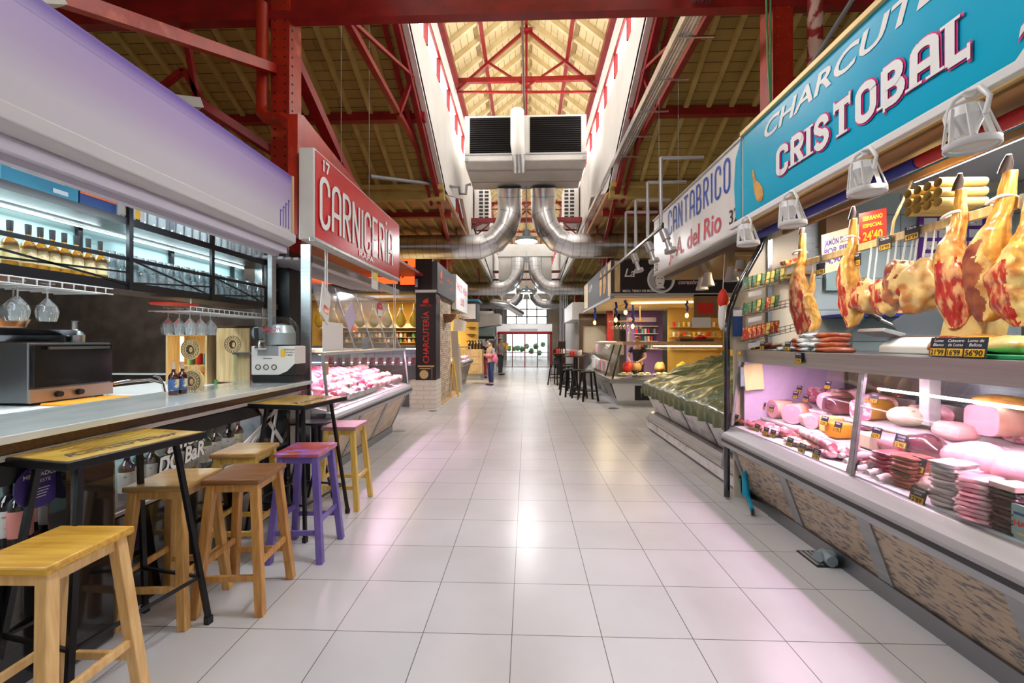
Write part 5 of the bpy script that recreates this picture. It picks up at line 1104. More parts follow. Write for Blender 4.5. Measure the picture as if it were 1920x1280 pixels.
# white lamp rail and cage lamps
solo('lamp_rail', MB().box(1.79,1.83,-.8,3.80,2.485,2.53), 'white_metal', 'white lamp rail running under the turquoise sign', 'rail', bev=.005)
for i, px in enumerate((1398, 1480, 1618, 1812)):
    y = yx(px, 1.75); nm = ['farthest, by the white sign','second, near the ham picture','third, below the middle letters','nearest and largest'][i]
    t = thing('track_lamp', 'white cage spotlight under the turquoise sign, %s' % nm, 'spotlight', (1.75,y,2.36), 0, 'white cage spotlights')
    c = V((1.75,y,2.37))
    def ring(z, r, th=.008): return [c+V((r*math.cos(a*PI/10)+.02*(z < -.02), r*math.sin(a*PI/10), z)) for a in range(20)]
    build('rim', MB().loft([ring(-.075,.082),ring(-.10,.084),ring(-.105,.074),ring(-.075,.074),ring(-.075,.082)], caps=False), 'white_metal', t)
    b = MB()
    for a in range(8):
        q = a*PI/4; p0 = c+V((.052*math.cos(q), .052*math.sin(q), .055)); p1 = c+V((.080*math.cos(q)+.02, .080*math.sin(q), -.08)); b.bar(p0, p1, .010 if a % 2 else .018, .005)
    build('cage', b, 'white_metal', t)
    build('lamp_head', MB().lathe([(0,.065),(.05,.06),(.056,.02),(.04,-.02),(.03,-.055),(0,-.06)], tuple(c), 16), 'white_metal', t)
    build('lens', MB().lathe([(0,-.09),(.07,-.088)], (c.x+.02,c.y,c.z), 16), 'sign_white', t)
    build('yoke', MB().tube([c+V((0,-.07,.0)),c+V((.0,-.085,.06)),c+V((0,-.05,.115)),c+V((.01,0,.13))], .009, 8).tube([c+V((0,.07,.0)),c+V((.0,.085,.06)),c+V((0,.05,.115)),c+V((.01,0,.13))], .009, 8), 'white_metal', t)
    build('connector', MB().tube([c+V((.01,0,.12)),(1.80,y+.03,2.50)], .02, 8), 'white_metal', t)
area((2.35, 1.6, 2.46), .08, 20, (1,.93,.85), (0,0,0), 2.2); area((2.35, 3.4, 2.46), .08, 10, (1,.93,.85), (0,0,0), .8)
for y in (1.3, 2.1, 3.0): # the cage spots shine on the hams
    d = bpy.data.lights.new('spot_light', 'SPOT'); d.energy = 22; d.spot_size = 1.5; d.spot_blend = .8; d.color = (1,.86,.62); d.shadow_soft_size = .06
    o = bpy.data.objects.new('spot_light', d); o.location = (1.72,y,2.33); o.rotation_euler = (0,-.95,0); COL.objects.link(o)
# awning rolls and metal bars
solo('awning_roll', MB().tube([(2.12,2.35,2.47),(2.12,3.9,2.47)], .035, 10), 'blind_blue', 'blue rolled awning cloth under the turquoise sign', 'awning')
solo('awning_roll', MB().tube([(2.12,-.9,2.47),(2.12,2.34,2.47)], .035, 10), 'blind_red', 'red rolled awning cloth under the turquoise sign', 'awning')
solo('soffit_board', MB().box(1.96,2.3,-1,3.9,2.52,2.535), 'brown_panel', 'brown soffit strip under the turquoise sign', 'trim')
solo('steel_rail', MB().box(2.44,2.47,-1,4.1,2.52,2.56), 'brown_panel', 'brown metal rail above the ham rail', 'rail')
# shell of the stall
struct('wall_deli_end', MB().prism([(2.0,0),(4.6,0),(4.6,3.0),(2.45,3.0),(2.30,2.62),(2.24,2.38),(2.06,2.07),(1.97,1.86),(1.94,1.6),(1.94,1.42),(2.0,1.42)], YE, YE+.03), 'cream_panel' if 'cream_panel' in M else 'offwhite')
struct('wall_deli_tiles', MB().box(2.75,4.6,YE-.012,YE-.002,1.0,2.9), 'deli_tile'); struct('wall_deli_back', MB().box(4.6,4.66,-1,YE,0,3.0), 'deli_tile')
struct('ceiling_deli', MB().box(2.2,4.66,-1,YE,3.0,3.05), 'white_wall')
struct('trim_6', MB().box(2.62,2.74,YE-.03,YE-.003,1.42,3.0).box(2.30,2.34,YE-.03,YE-.003,1.42,2.6), 'steel')
solo('curved_frame', MB().tube([(2.32,YE-.03,2.66),(2.27,YE-.03,2.55),(2.22,YE-.03,2.38),(2.10,YE-.03,2.16),(2.0,YE-.03,1.97),(1.94,YE-.03,1.80),(1.915,YE-.03,1.6),(1.915,YE-.03,.02)], .028, 10), 'black_gloss', 'black curved tube dividing the deli from the vegetable stand', 'frame')
for y in (.8, 2.6):
    t = thing('tube_light', 'fluorescent tube fitting in the deli stall, %s' % ('nearer' if y < 1 else 'farther'), 'lamp', (3.0,y,2.75))
    build('tube', MB().tube([(2.95,y-.7,2.72),(2.95,y+.7,2.72)], .016, 8), 'tube_white', t); build('fitting', MB().box(2.92,3.02,y-.75,y+.75,2.75,2.80), 'white_metal', t)
    area((2.95,y,2.69), .06, 30, (.97,.98,1), sy=1.3)
solo('metal_bar', MB().box(2.62,2.68,-1,4.08,2.60,2.65), 'steel', 'steel channel under the tube lights', 'rail')
# main display case
case = deli_case('long glass deli case of hams and cheeses under the turquoise sign', 1, -.6, 4.08, 2.10, 1.86, .60, 1.95, .70, 2.02, 1.42, 3.0, 'granite', lip=.11, posts=(2.61, .95), pil=.82, steps=((2.22,.79),(2.45,.915)), slope=.0)
for y, pw_ in ((3.3, 14), (2.2, 12), (1.1, 8), (.2, 5)): area((2.12, y, 1.30), .06, pw_, PINK, (0,-.12,0), 1.0)
solo('shelf_light', MB().tube([(2.60,1.2,1.15),(2.60,3.2,1.15)], .010, 8), 'tube_white', 'thin light tube over the rear step of the deli case', 'lamp')
solo('perforated_strip', MB().box(2.207,2.212,-.5,2.6,.705,.775), 'steel', 'slotted steel riser between the front tray and first step', 'grille')
# end wall inside the case + paper
struct('case_end_lining', MB().box(2.06,2.98,4.05,4.062,.70,1.40), 'lavender')
solo('paper_notice', MB().obox((2.12,4.0,1.17), (.085,0,.01), (0,.002,0), (-.01,0,.12), 0), 'paper_yellow', 'handwritten yellow paper taped inside the far case end', 'notice')
solo('thermometer', MB().box(2.0,2.04,4.0,4.01,1.08,1.26), 'pvc', 'small grey green thermometer at the case end', 'thermometer')
mat('plasma', (.92,.50,.56), .3, coat=.6)
NB = [0]
def nid(): NB[0] += 1; return NB[0]
def roll(px, X, z, r, L_, m, mend, label, ax='x', tilt=0, cat='cured meat', name='meat_roll', sq=1, y=None, grp=None):
    y = yx(px, X) if y is None else y; d = V((math.cos(tilt), math.sin(tilt), 0)) if ax == 'x' else V((math.sin(tilt), math.cos(tilt), 0))
    s_ = V((-d.y, d.x, 0)); R = []
    for u, k in ((0,.94),(.03,1),(.5,1.0),(.97,1),(1,.92)):
        R.append([V((X,y,z+r))+d*(u*L_)+(s_*(math.copysign(abs(math.cos(a*PI/10))**sq, math.cos(a*PI/10)))+V((0,0,1))*math.copysign(abs(math.sin(a*PI/10))**sq, math.sin(a*PI/10)))*r*k for a in range(20)])
    b = MB().loft(R, 1, True, True, mfun=lambda i, k: 0 if k == -1 else (0 if i == 0 else 1))
    return solo(name, b, [mend, m], label, cat, grp)
def lump(px, X, z, r, m, label, seed=None, amp=.25, fr=1.4, rot=0, tilt=0, sq=1, cat='cured meat', name='meat_piece', grp=None, y=None):
    y = yx(px, X) if y is None else y
    b = MB().blob((X,y,z+r[2]*.9), r, seed or nid(), amp, fr, 18, 12, M=Matrix.Rotation(rot, 3, 'Z') @ Matrix.Rotation(tilt, 3, 'X'), sq=sq)
    return solo(name, b, m, label, cat, grp)
# ---- middle step
roll(1447, 2.27, .79, .085, .18, 'ham_rind', 'mortadella', 'pair of pink mortadella ends, rear one by the far glass', tilt=.1)
roll(1472, 2.22, .79, .095, .30, 'ham_rind', 'mortadella', 'big mortadella roll with round pink cut face', ax='y', tilt=.0) if False else None
def disc_roll(px, X, z, r, L_, label, mend='mortadella', mside='ham_rind', sq=1.0, cat='cured meat', yaw=.35):
    y = yx(px, X); d = V((math.sin(yaw), math.cos(yaw), 0)); s_ = V((d.y, -d.x, 0)); R = []
    for u, k in ((0,.95),(.02,1),(.5,1),(.97,1),(1,.9)):
        R.append([V((X,y,z+r))+d*(u*L_)+(s_*math.copysign(abs(math.cos(a*PI/12))**sq, math.cos(a*PI/12))+V((0,0,1))*math.copysign(abs(math.sin(a*PI/12))**sq, math.sin(a*PI/12)))*r*k for a in range(24)])
    b = MB().loft(R, 1, True, True, mfun=lambda i, k: 0 if (k == -1 or i == 0) else 1)
    return solo('cold_cut_roll', b, [mend, mside], label, cat, 'cut rolls in the deli case')
disc_roll(1484, 2.27, .79, .085, .26, 'large mortadella with round pink cut face toward the aisle', yaw=.9)
disc_roll(1520, 2.30, .79, .055, .20, 'smaller plain pink roll on the first step', 'cooked_ham', 'cooked_ham', yaw=.9)
disc_roll(1548, 2.50, .915, .080, .24, 'smooth pale pink ham roll on the second step', 'cooked_ham', 'ham_rind', yaw=1.2)
disc_roll(1612, 2.48, .915, .075, .28, 'speckled pink loaf with orange rind behind the glass post', 'marbled', 'cheese_orange', sq=.55, yaw=1.2)
disc_roll(1655, 2.70, .93, .075, .22, 'speckled brawn loaf at the rear of the case', 'marbled', 'ham_rind', sq=.7, yaw=.6)
for i, px in enumerate((1490, 1512, 1530)):
    disc_roll(px, 2.66+.02*i, .93, .085-.006*i, .20, 'coarse speckled head cheese block at the rear, %s from the far end' % ORD[i], 'marbled', 'raw_pink', sq=.4, yaw=.1)
lump(1508, 2.72, 1.09, (.07,.10,.025), 'raw_pink', 'flat salami slab lying on the speckled blocks', sq=.6)
lump(1572, 2.50, .93, (.10,.075,.07), 'black_pudding', 'dark netted piece tied with string by the post', sq=.5, amp=.1)
lump(1700, 2.60, .93, (.11,.10,.065), 'cheese_pale', 'pale smooth cooked piece in the rear row', amp=.1)
lump(1680, 2.36, .80, (.10,.11,.055), 'plasma', 'pink packet with olive tinge behind the fifteen ninety tag', amp=.2, sq=.7)
lump(1735, 2.33, .80, (.09,.115,.085), 'black_pudding', 'shiny dark wrapped sausage piece beside the big pink ham', amp=.15, rot=.3)
lump(1835, 2.30, .80, (.105,.15,.10), 'cooked_ham', 'large pink cooked ham on the middle step', amp=.10, rot=.15)
lump(1925, 2.30, .80, (.10,.13,.10), 'cooked_ham', 'second large pink ham cut by the right frame edge', amp=.10)
disc_roll(1838, 2.56, .97, .085, .30, 'big square pink ham with pale flat cut face', 'cooked_ham', 'ham_rind', sq=.5, yaw=1.45)
lump(1790, 2.52, .93, (.08,.09,.05), 'chicken', 'peach coloured slab between the two big hams', amp=.15, sq=.6)
lump(1885, 2.75, 1.10, (.10,.14,.05), 'ham_skin', 'golden crusted roast lying behind the square ham', amp=.2)
for i, px in enumerate((1400, 1412)): lump(px, 2.24, .80, (.06,.07,.03), 'black_pudding' if i else 'sausage_brown', ['dark chorizo coil at the far corner','black pudding beside the dark coil'][i], amp=.3)
fk = [('cooked_ham','pale pink whole ham',(.10,.085,.085),.12,1),('marbled','speckled coarse loaf',(.09,.08,.075),.1,.5),('raw_pink','netted pink joint',(.10,.085,.08),.35,1),('ham_rind','smoked brown rimmed ham',(.09,.085,.08),.2,.8),('mortadella','thick mortadella piece',(.09,.085,.085),.08,.9),('black_pudding','dark glossy sausage bundle',(.09,.08,.055),.4,1),('chicken','pale turkey breast piece',(.10,.08,.07),.25,.9)]
for i in range(15):
    m_, n_, r_, a_, q_ = fk[(i*3+1) % 7]
    lump(0, 2.84, .93, r_, m_, '%s on the back step, %s from the far end' % (n_, ORD[i]), amp=a_, sq=q_, y=3.92-i*.205, name='rear_cold_cut', grp='pieces on the back step', cat='cold cut')
for i in range(12):
    m_, n_, r_, a_, q_ = fk[(i*2+4) % 7]
    if i in (2, 7, 8): continue
    lump(0, 2.36, .80, (.075,.08,.055), m_, '%s at the rear of the first step, %s from the far end' % (n_, ORD[i]), amp=a_, sq=q_, y=3.80-i*.20, name='cold_cut', grp='pieces on the first step', cat='cold cut')
for i in range(16):
    m_ = ['sliced','raw_pink','marbled','chicken','sliced','sausage_brown'][i % 6]
    lump(0, 2.15+.03*(i % 2), .715, (.06,.07,.03), m_, '%s sliced pack in second line of the front tray, %s from far end' % ({'sliced':'streaky','raw_pink':'plain pink','marbled':'fatty','chicken':'peach','sausage_brown':'dark'}[m_], ORD[i]), amp=.6, fr=2.2, y=3.95-i*.105, name='sliced_meat', grp='packs in the second line', cat='sliced meat')
# cheeses on the first step
def wedge(px, X, z, L_, w_, h, m, label, yaw=.0, m2=None):
    y = yx(px, X); c = V((X+w_/2, y-L_/2, z+h/2)); R_ = Matrix.Rotation(yaw, 3, 'Z')
    b = MB().obox(c, R_ @ V((w_/2,0,0)), R_ @ V((0,L_/2,0)), V((0,0,h/2)))
    return solo('cheese_block', b, m, label, 'cheese', 'cheeses in the deli case', bev=.008)
wedge(1545, 2.23, .80, .12, .12, .10, 'cheese_orange', 'orange ended cheese block left of the glass post')
wedge(1535, 2.30, .80, .11, .12, .12, 'cheese', 'pale yellow cheese piece behind the orange one')
wedge(1598, 2.22, .80, .15, .14, .09, 'cheese_pale', 'holed yellow cheese slab right of the glass post')
wedge(1610, 2.34, .80, .18, .10, .07, 'cheese_orange', 'thin yellow cheese lying behind the holed slab')
wedge(1643, 2.12, .72, .17, .12, .095, 'cheese_red', 'red waxed cheese block in netting')
wedge(1683, 2.28, .80, .13, .09, .05, 'cheese_red', 'small red and cream cheese slab behind the tag')
wedge(1683, 2.12, .715, .17, .15, .085, 'cheese_pale', 'cream cheese block with dark slits')
# front tray
for i, (px, X, m, w_) in enumerate(((1382,2.06,'cheese_red',.04),(1400,2.10,'sliced',.06),(1418,2.08,'sliced',.07),(1432,2.16,'sliced',.08),(1446,2.07,'raw_pink',.07),(1466,2.15,'sliced',.08),(1490,2.07,'chicken',.07),(1512,2.08,'ham_rind',.06),(1530,2.12,'sliced',.07),(1556,2.08,'raw_pink',.06))):
    lump(px, X, .71, (w_, w_*1.1, .028), m, ['red chilli sausage tray at the far corner','thin sliced ham heap, first','sliced ham fan beside it','folded sliced loin in the middle','pale pink cutlet pack behind a tag','sliced bacon heap with white fat','peach coloured fillet near the post','rust coloured slab left of the long salami','sliced salami under the long salami','pink packet right of the long salami'][i], amp=.5, fr=2.4, cat='sliced meat', name='sliced_meat', grp='sliced meats in the front tray')
b = MB().tube([(2.13,yx(1498,2.13),.80),(2.10,yx(1530,2.1),.80),(2.07,yx(1562,2.07),.785)], [.026,.034,.030], 12); solo('salami', b, 'marbled', 'long marbled salami lying across the front packs', 'salami')
b = MB().tube([(2.16,yx(1505,2.16),.77),(2.14,yx(1540,2.14),.765)], [.024,.026], 12); solo('salami', b, 'sausage_brown', 'brown salami under the marbled one', 'salami')
k = 0
for i, (px, X, z) in enumerate(((1588,2.14,.72),(1600,2.08,.72),(1612,2.16,.72),(1625,2.06,.71),(1632,2.14,.72),(1645,2.06,.71),(1618,2.1,.765),(1604,2.2,.76),(1650,2.12,.74),(1662,2.04,.705),(1578,2.2,.74))):
    y = yx(px, X); a = random.uniform(-.5,.5)
    b = MB().tube([(X-.06,y-.03*a,z+.02),(X,y,z+.026),(X+.06,y+.06*a,z+.024)], [.016,.024,.016], 10)
    solo('dry_sausage', b, 'sausage_white', 'white moulded dry sausage in the front tray, %s from the glass post' % ORD[i], 'sausage', 'white dry sausages')
def pack(X, y, z, m, label, grp, s=(.07,.055,.012), rot=0, seed=None):
    b = MB().blob((X,y,z+s[2]), s, seed or nid(), .35, 3.2, 18, 8, M=Matrix.Rotation(rot, 3, 'Z'), sq=.45)
    return solo('vacuum_pack', b, m, label, 'vacuum pack', grp)
for c_, (px, X, n, m, nm) in enumerate(((1672,2.15,7,'sliced','rosy'),(1712,2.12,8,'sausage_brown','brown'),(1790,2.08,10,'sausage_white','pale'),(1840,2.03,9,'raw_pink','pink'))):
    y = yx(px, X)
    for j in range(n):
        pack(X+random.uniform(-.008,.008), y+random.uniform(-.006,.006), .705+j*.021, m, '%s vacuum pack in the %s stack from the post, %s' % (nm, ORD[c_], 'lowest' if j == 0 else 'topmost' if j == n-1 else ORD[j]+' up'), '%s vacuum pack stack' % nm, s=(.085,.062,.0115), rot=.15*c_+random.uniform(-.1,.1))
for j in range(9):
    pack(2.05, yx(1905,2.05), .705+j*.019, 'black_pudding' if j % 2 else 'bottle_dark', 'dark tray pack in the stack at the right edge, %s' % ('lowest' if j == 0 else ORD[j]+' up'), 'dark tray packs', s=(.07,.055,.010))
solo('tray_pack', MB().obox((2.04,yx(1905,2.04),.895), (.06,0,0), (0,.05,0), (0,.0,.012)), 'chicken', 'pale pack on top of the dark tray stack', 'vacuum pack', bev=.004)
y = yx(1912, 1.985); b = MB().box(1.985,2.0,y-.055,y+.03,.70,.84,0).text('HATA', (1.984,y+.02,.755), (0,-1,0), (0,0,1), .022, 1, bold=.03).box(1.983,1.985,y-.045,y+.02,.80,.81,2); b.blob((1.984,y-.01,.725), (.002,.02,.008), m=3)
solo('pate_box', b, ['teal_panel','paper_red','box_navy','gold'], 'pale blue box lettered HATA at the right frame edge', 'box')
lump(1748, 2.14, .71, (.07,.10,.04), 'chicken', 'blue capped film pack between the stacks', amp=.3)
lump(1740, 2.20, .745, (.05,.06,.025), 'blue_film', 'bright blue film pack among the sausages', amp=.3, sq=.7, cat='vacuum pack')
lump(1770, 2.24, .75, (.05,.06,.02), 'blue_film', 'small blue pack behind the bright one', amp=.3, sq=.7, cat='vacuum pack')
lump(1815, 2.20, .75, (.10,.15,.05), 'chicken', 'long pale cheese pack above the pink stacks', amp=.15, rot=.3)
lump(1705, 2.20, .79, (.05,.09,.025), 'cheese_orange' if False else 'fruit_orange', 'orange film fish pack on the cream block', amp=.3)
solo('weighing_column', MB().box(2.62,2.70,yx(1745,2.66)-.03,yx(1745,2.66)+.04,.95,1.34), 'white_metal', 'white support column standing inside the deli case', 'column', bev=.006)
for i, (px, m) in enumerate(((1700,'steel_dark'),(1790,'steel'))): solo('steel_box', MB().box(2.78,2.93,yx(px,2.8)-.09,yx(px,2.8)+.09,.93,1.08), m, ['grey steel box behind the white column, left','grey steel box right of the white column'][i], 'box', bev=.006)
solo('glass_tray', MB().box(2.70,2.95,yx(1810,2.8)-.16,yx(1810,2.8)+.12,1.12,1.135), 'glass_dim', 'pale green glass tray above the steel boxes', 'tray')
# price tags inside the case: px, X, z, title, price
tags = [(1381,2.0,.74,'Chistorra',"9'90"),(1420,2.0,.72,'Lacon',"12'90"),(1437,2.0,.72,'Cinta',"14'90"),(1450,2.0,.72,'Loin',"13'90"),(1482,1.99,.71,'Bacon',"10'90"),(1505,1.99,.70,'Lomo',"9'80"),(1532,1.985,.70,'Jamon|Cocido',"12'90"),
 (1432,2.24,.86,'Salchichon',"7'90"),(1447,2.22,.86,'Mortadela',"9'90"),(1492,2.46,.98,'Cabeza',"8'90"),(1512,2.46,.97,'Queso',"12'90"),(1499,2.5,1.03,'Galantina',"11'90"),(1553,2.55,1.10,'Pavo',"14'90"),(1547,2.22,.88,'Gouda',"12'90"),(1572,2.22,.86,'Edam',"10'90"),
 (1598,1.975,.70,'Longaniza|de Payes',"12'89"),(1640,2.50,1.06,'Lomo',"12'90"),(1645,2.22,.89,'Oferta',"13'99"),(1690,2.22,.87,'Paletilla|Cocida',"15'90"),(1722,2.10,.80,'Brie|Dulce',"9'99"),(1722,1.975,.685,'Centenpalin|Dulce',"12'89")]
for i, (px, X, z, ti, pr) in enumerate(tags):
    wd = .085 if px > 1680 else .07
    card(X-.012, yx(px, X), z, wd, wd*.95, 1, ti, pr, 'black and yellow price tag reading %s %s in the deli case' % (ti.replace('|',' '), pr), tilt=.25, yaw=.0, group='deli price tags')
card(1.99, yx(1497,1.99), 1.34, .07, .08, 1, 'Oferta', "3'90", 'price tag reading 3 90 clipped to the steel lip of the deli case', group='deli price tags')
card(2.0, 4.02, 1.37, .05, .03, 1, '', '2011', 'small yellow label on the far end of the steel lip', group='deli price tags', cols=('price_yellow','ink','price_yellow','ink'))
# ---- on top of the case (z = 1.42)
for i, (px, ti, pr) in enumerate(((1757,'Lomo|Blanco',"21'99"),(1789,'Cabecero|de Lomo',"16'99"),(1826,'Lomo de|Bellota',"56'90"))):
    card(2.06, yx(px,2.06), 1.425, .085 if i < 2 else .10, .095, 1, ti, pr, 'price card %s standing on the deli case' % pr, tilt=.15, group='price cards on the case', name='price_card')
for i, (px) in enumerate((1412, 1428, 1475)): card(2.08, yx(px,2.08), 1.425, .07, .075, 1, 'Oferta', "1'80", 'small price card among the sausage bags, %s from the far end' % ORD[i], tilt=.15, group='price cards on the case', name='price_card')
k = 0
for r_ in range(4):
    for i in range(6-r_):
        X = 2.16+.03*r_+random.uniform(-.02,.02); y = 3.62-i*.105-.05*r_; m = ['bag_plastic','bag_plastic','chorizo'][(i+r_) % 3]
        b = MB().blob((X+.06,y,1.437+r_*.036), (.115,.05,.022), nid(), .35, 2.6, 16, 8, M=Matrix.Rotation(random.uniform(-.3,.3), 3, 'Z'), sq=.7)
        solo('sausage_bag', b, m, '%s of cured sausage piled on the deli case, layer %s, %s from the rack' % ('clear bag' if m == 'bag_plastic' else 'brown string', ORD[r_], ORD[i]), 'sausage bag', 'bagged sausages on the deli case')
for i in range(9):
    X = 2.12+(i % 3)*.07; y = 3.98-.05*(i//3)-.03*(i % 2)
    solo('snack_sausage', MB().tube([(X,y,1.44+.014*(i//3)),(X+.05,y-.08,1.45+.014*(i//3))], [.014,.012], 8), ['chorizo','ham_rind','ham_fat'][i % 3], 'little dried sausage in the heap under the snack rack, %s' % ORD[i], 'sausage', 'little dried sausages')
# snack rack
t = thing('snack_rack', 'tilted wire rack of small snack packets by the deli end wall', 'rack', (2.15,3.95,1.45))
b = MB()
for tz in (1.50, 1.73, 1.96):
    for q in range(3): b.tube([(2.0,3.86,tz+.03*q),(2.42,3.86,tz+.10+.03*q)], .003, 5)
    b.tube([(2.0,4.0,tz),(2.42,4.0,tz+.10)], .003, 5)
    for q in range(10): b.tube([(2.0+.046*q,3.86,tz+.011*q),(2.0+.046*q,3.86,tz+.06+.011*q)], .002, 4)
b.tube([(2.46,3.9,1.42),(2.52,3.9,1.6),(2.44,3.9,1.85),(2.40,3.9,2.08)], .005, 6); build('wire_frame', b, 'dark_wood', t)
for zz in (1.47, 1.70, 1.93): build('price_strip', MB().obox((2.05,3.85,zz), (.06,0,.012), (0,.002,0), (0,0,.022)), 'silver_paint', t)
for r_, tz in enumerate((1.50, 1.73, 1.96)):
    for i in range([7,7,10][r_]):
        x = 2.02+.041*i; m = [['pack_red','pack_yellow','pack_red'],['pack_green','pack_red','pack_yellow'],['pack_green','pack_yellow','pack_yellow']][r_][i % 3 if i > 1 else 0]
        b = MB().obox((x,3.93,tz+.075+.0098*i*1.02), (.016,0,0), (0,.05,0), (.006,0,.055))
        solo('snack_packet', b, m, 'colourful snack packet on the %s tier of the rack, %s from the left' % (['lowest','middle','top'][r_], ORD[i]), 'packet', 'snack packets', bev=.004)
solo('card_sticker', MB().box(1.97,2.06,4.085,4.09,1.55,1.80,0).box(1.97,2.06,4.083,4.085,1.74,1.80,1).text('VISA', (2.015,4.082,1.80), (1,0,0), (0,0,1), .03, 0, al='c'), ['box_navy','sign_white'], 'blue and white VISA sticker on the deli end panel', 'sticker')
# scale, slicer, jars, boards behind
t = thing('shop_scale', 'white shop scale with tilted display on the deli counter', 'scale', (2.5,2.9,1.42))
build('body', MB().prism([(2.42,1.42),(2.78,1.42),(2.78,1.50),(2.50,1.53),(2.42,1.47)], 2.62, 2.98), 'white_metal', t, bev=.01)
build('display', MB().obox((2.45,3.0,1.56), (.07,.0,-.02), (0,.11,0), (.01,0,.012)), 'silver_paint', t, bev=.004); build('plate', MB().box(2.5,2.78,2.64,2.96,1.53,1.54), 'steel', t)
t = thing('meat_slicer', 'meat slicer with black knob arm behind the scale', 'slicer', (2.9,3.2,1.42))
build('guard', MB().obox((2.9,3.15,1.62), (.14,-.03,.11), (.01,.004,-.012), (-.08,0,.12)), 'steel_dark', t, bev=.004); build('arm', MB().tube([(2.85,3.2,1.55),(2.72,3.35,1.68)], .01, 8), 'steel', t)
build('knob', MB().tube([(2.73,3.34,1.67),(2.66,3.42,1.75)], .022, 10), 'black', t); build('base', MB().box(2.78,3.1,3.0,3.35,1.42,1.5), 'white_metal', t)
solo('wrapped_cheese', MB().obox((2.42,2.36,1.57), (.10,.03,.01), (-.02,.09,0), (.02,.0,.085)), 'wrap_gold', 'block in crumpled yellow wrap standing on the counter', 'cheese', bev=.01)
for i in range(2): solo('preserve_jar', MB().box(2.12,2.19,2.20-.09*i,2.28-.09*i,1.42,1.475,0).box(2.118,2.192,2.198-.09*i,2.282-.09*i,1.475,1.495,1).box(2.116,2.12,2.22-.09*i,2.26-.09*i,1.43,1.465,2), ['bottle_green','black','paper'], 'square dark preserve jar on the case top, %s' % ['left','right'][i], 'jar', bev=.004)
solo('wine_case', MB().box(2.62,2.72,2.18,2.32,1.42,1.80,0).box(2.615,2.62,2.22,2.28,1.5,1.6,1), ['sign_char','gold'], 'dark upright bottle carton behind the wrapped cheese', 'box')
solo('work_counter', MB().box(2.98,3.5,-.6,4.0,1.0,1.40), 'steel', 'steel work counter behind the deli case', 'counter')
b = MB().box(3.0,3.06,1.60,2.10,1.60,1.70,0).text('PRISCA', (2.998,1.98,1.625), (0,-1,0), (0,0,1), .04, 1); solo('wooden_label', b, ['crate_wood','ink'], 'pale wooden box front lettered PRISCA behind the deli case', 'box')
for i, y in enumerate((1.60, 1.95)): solo('cutting_board', MB().box(2.10,2.36,y-.16,y+.15,1.421,1.44), 'green_board', 'green chopping board on the case top, %s' % ['nearer','farther'][i], 'chopping board', bev=.004)
for i, (px, X, m, r) in enumerate(((1780,2.28,'ham_meat',(.07,.12,.045)),(1840,2.26,'ham_skin',(.08,.13,.05)),(1900,2.24,'ham_fat',(.08,.12,.045)),(1870,2.36,'ham_meat',(.08,.13,.05)))):
    lump(px, X, 1.44, r, m, ['red cured loin wrapped in film on the green board','golden ham chunk in film on the green board','fatty ham piece at the right frame edge','deep red ham chunk behind the golden one'][i], amp=.3)
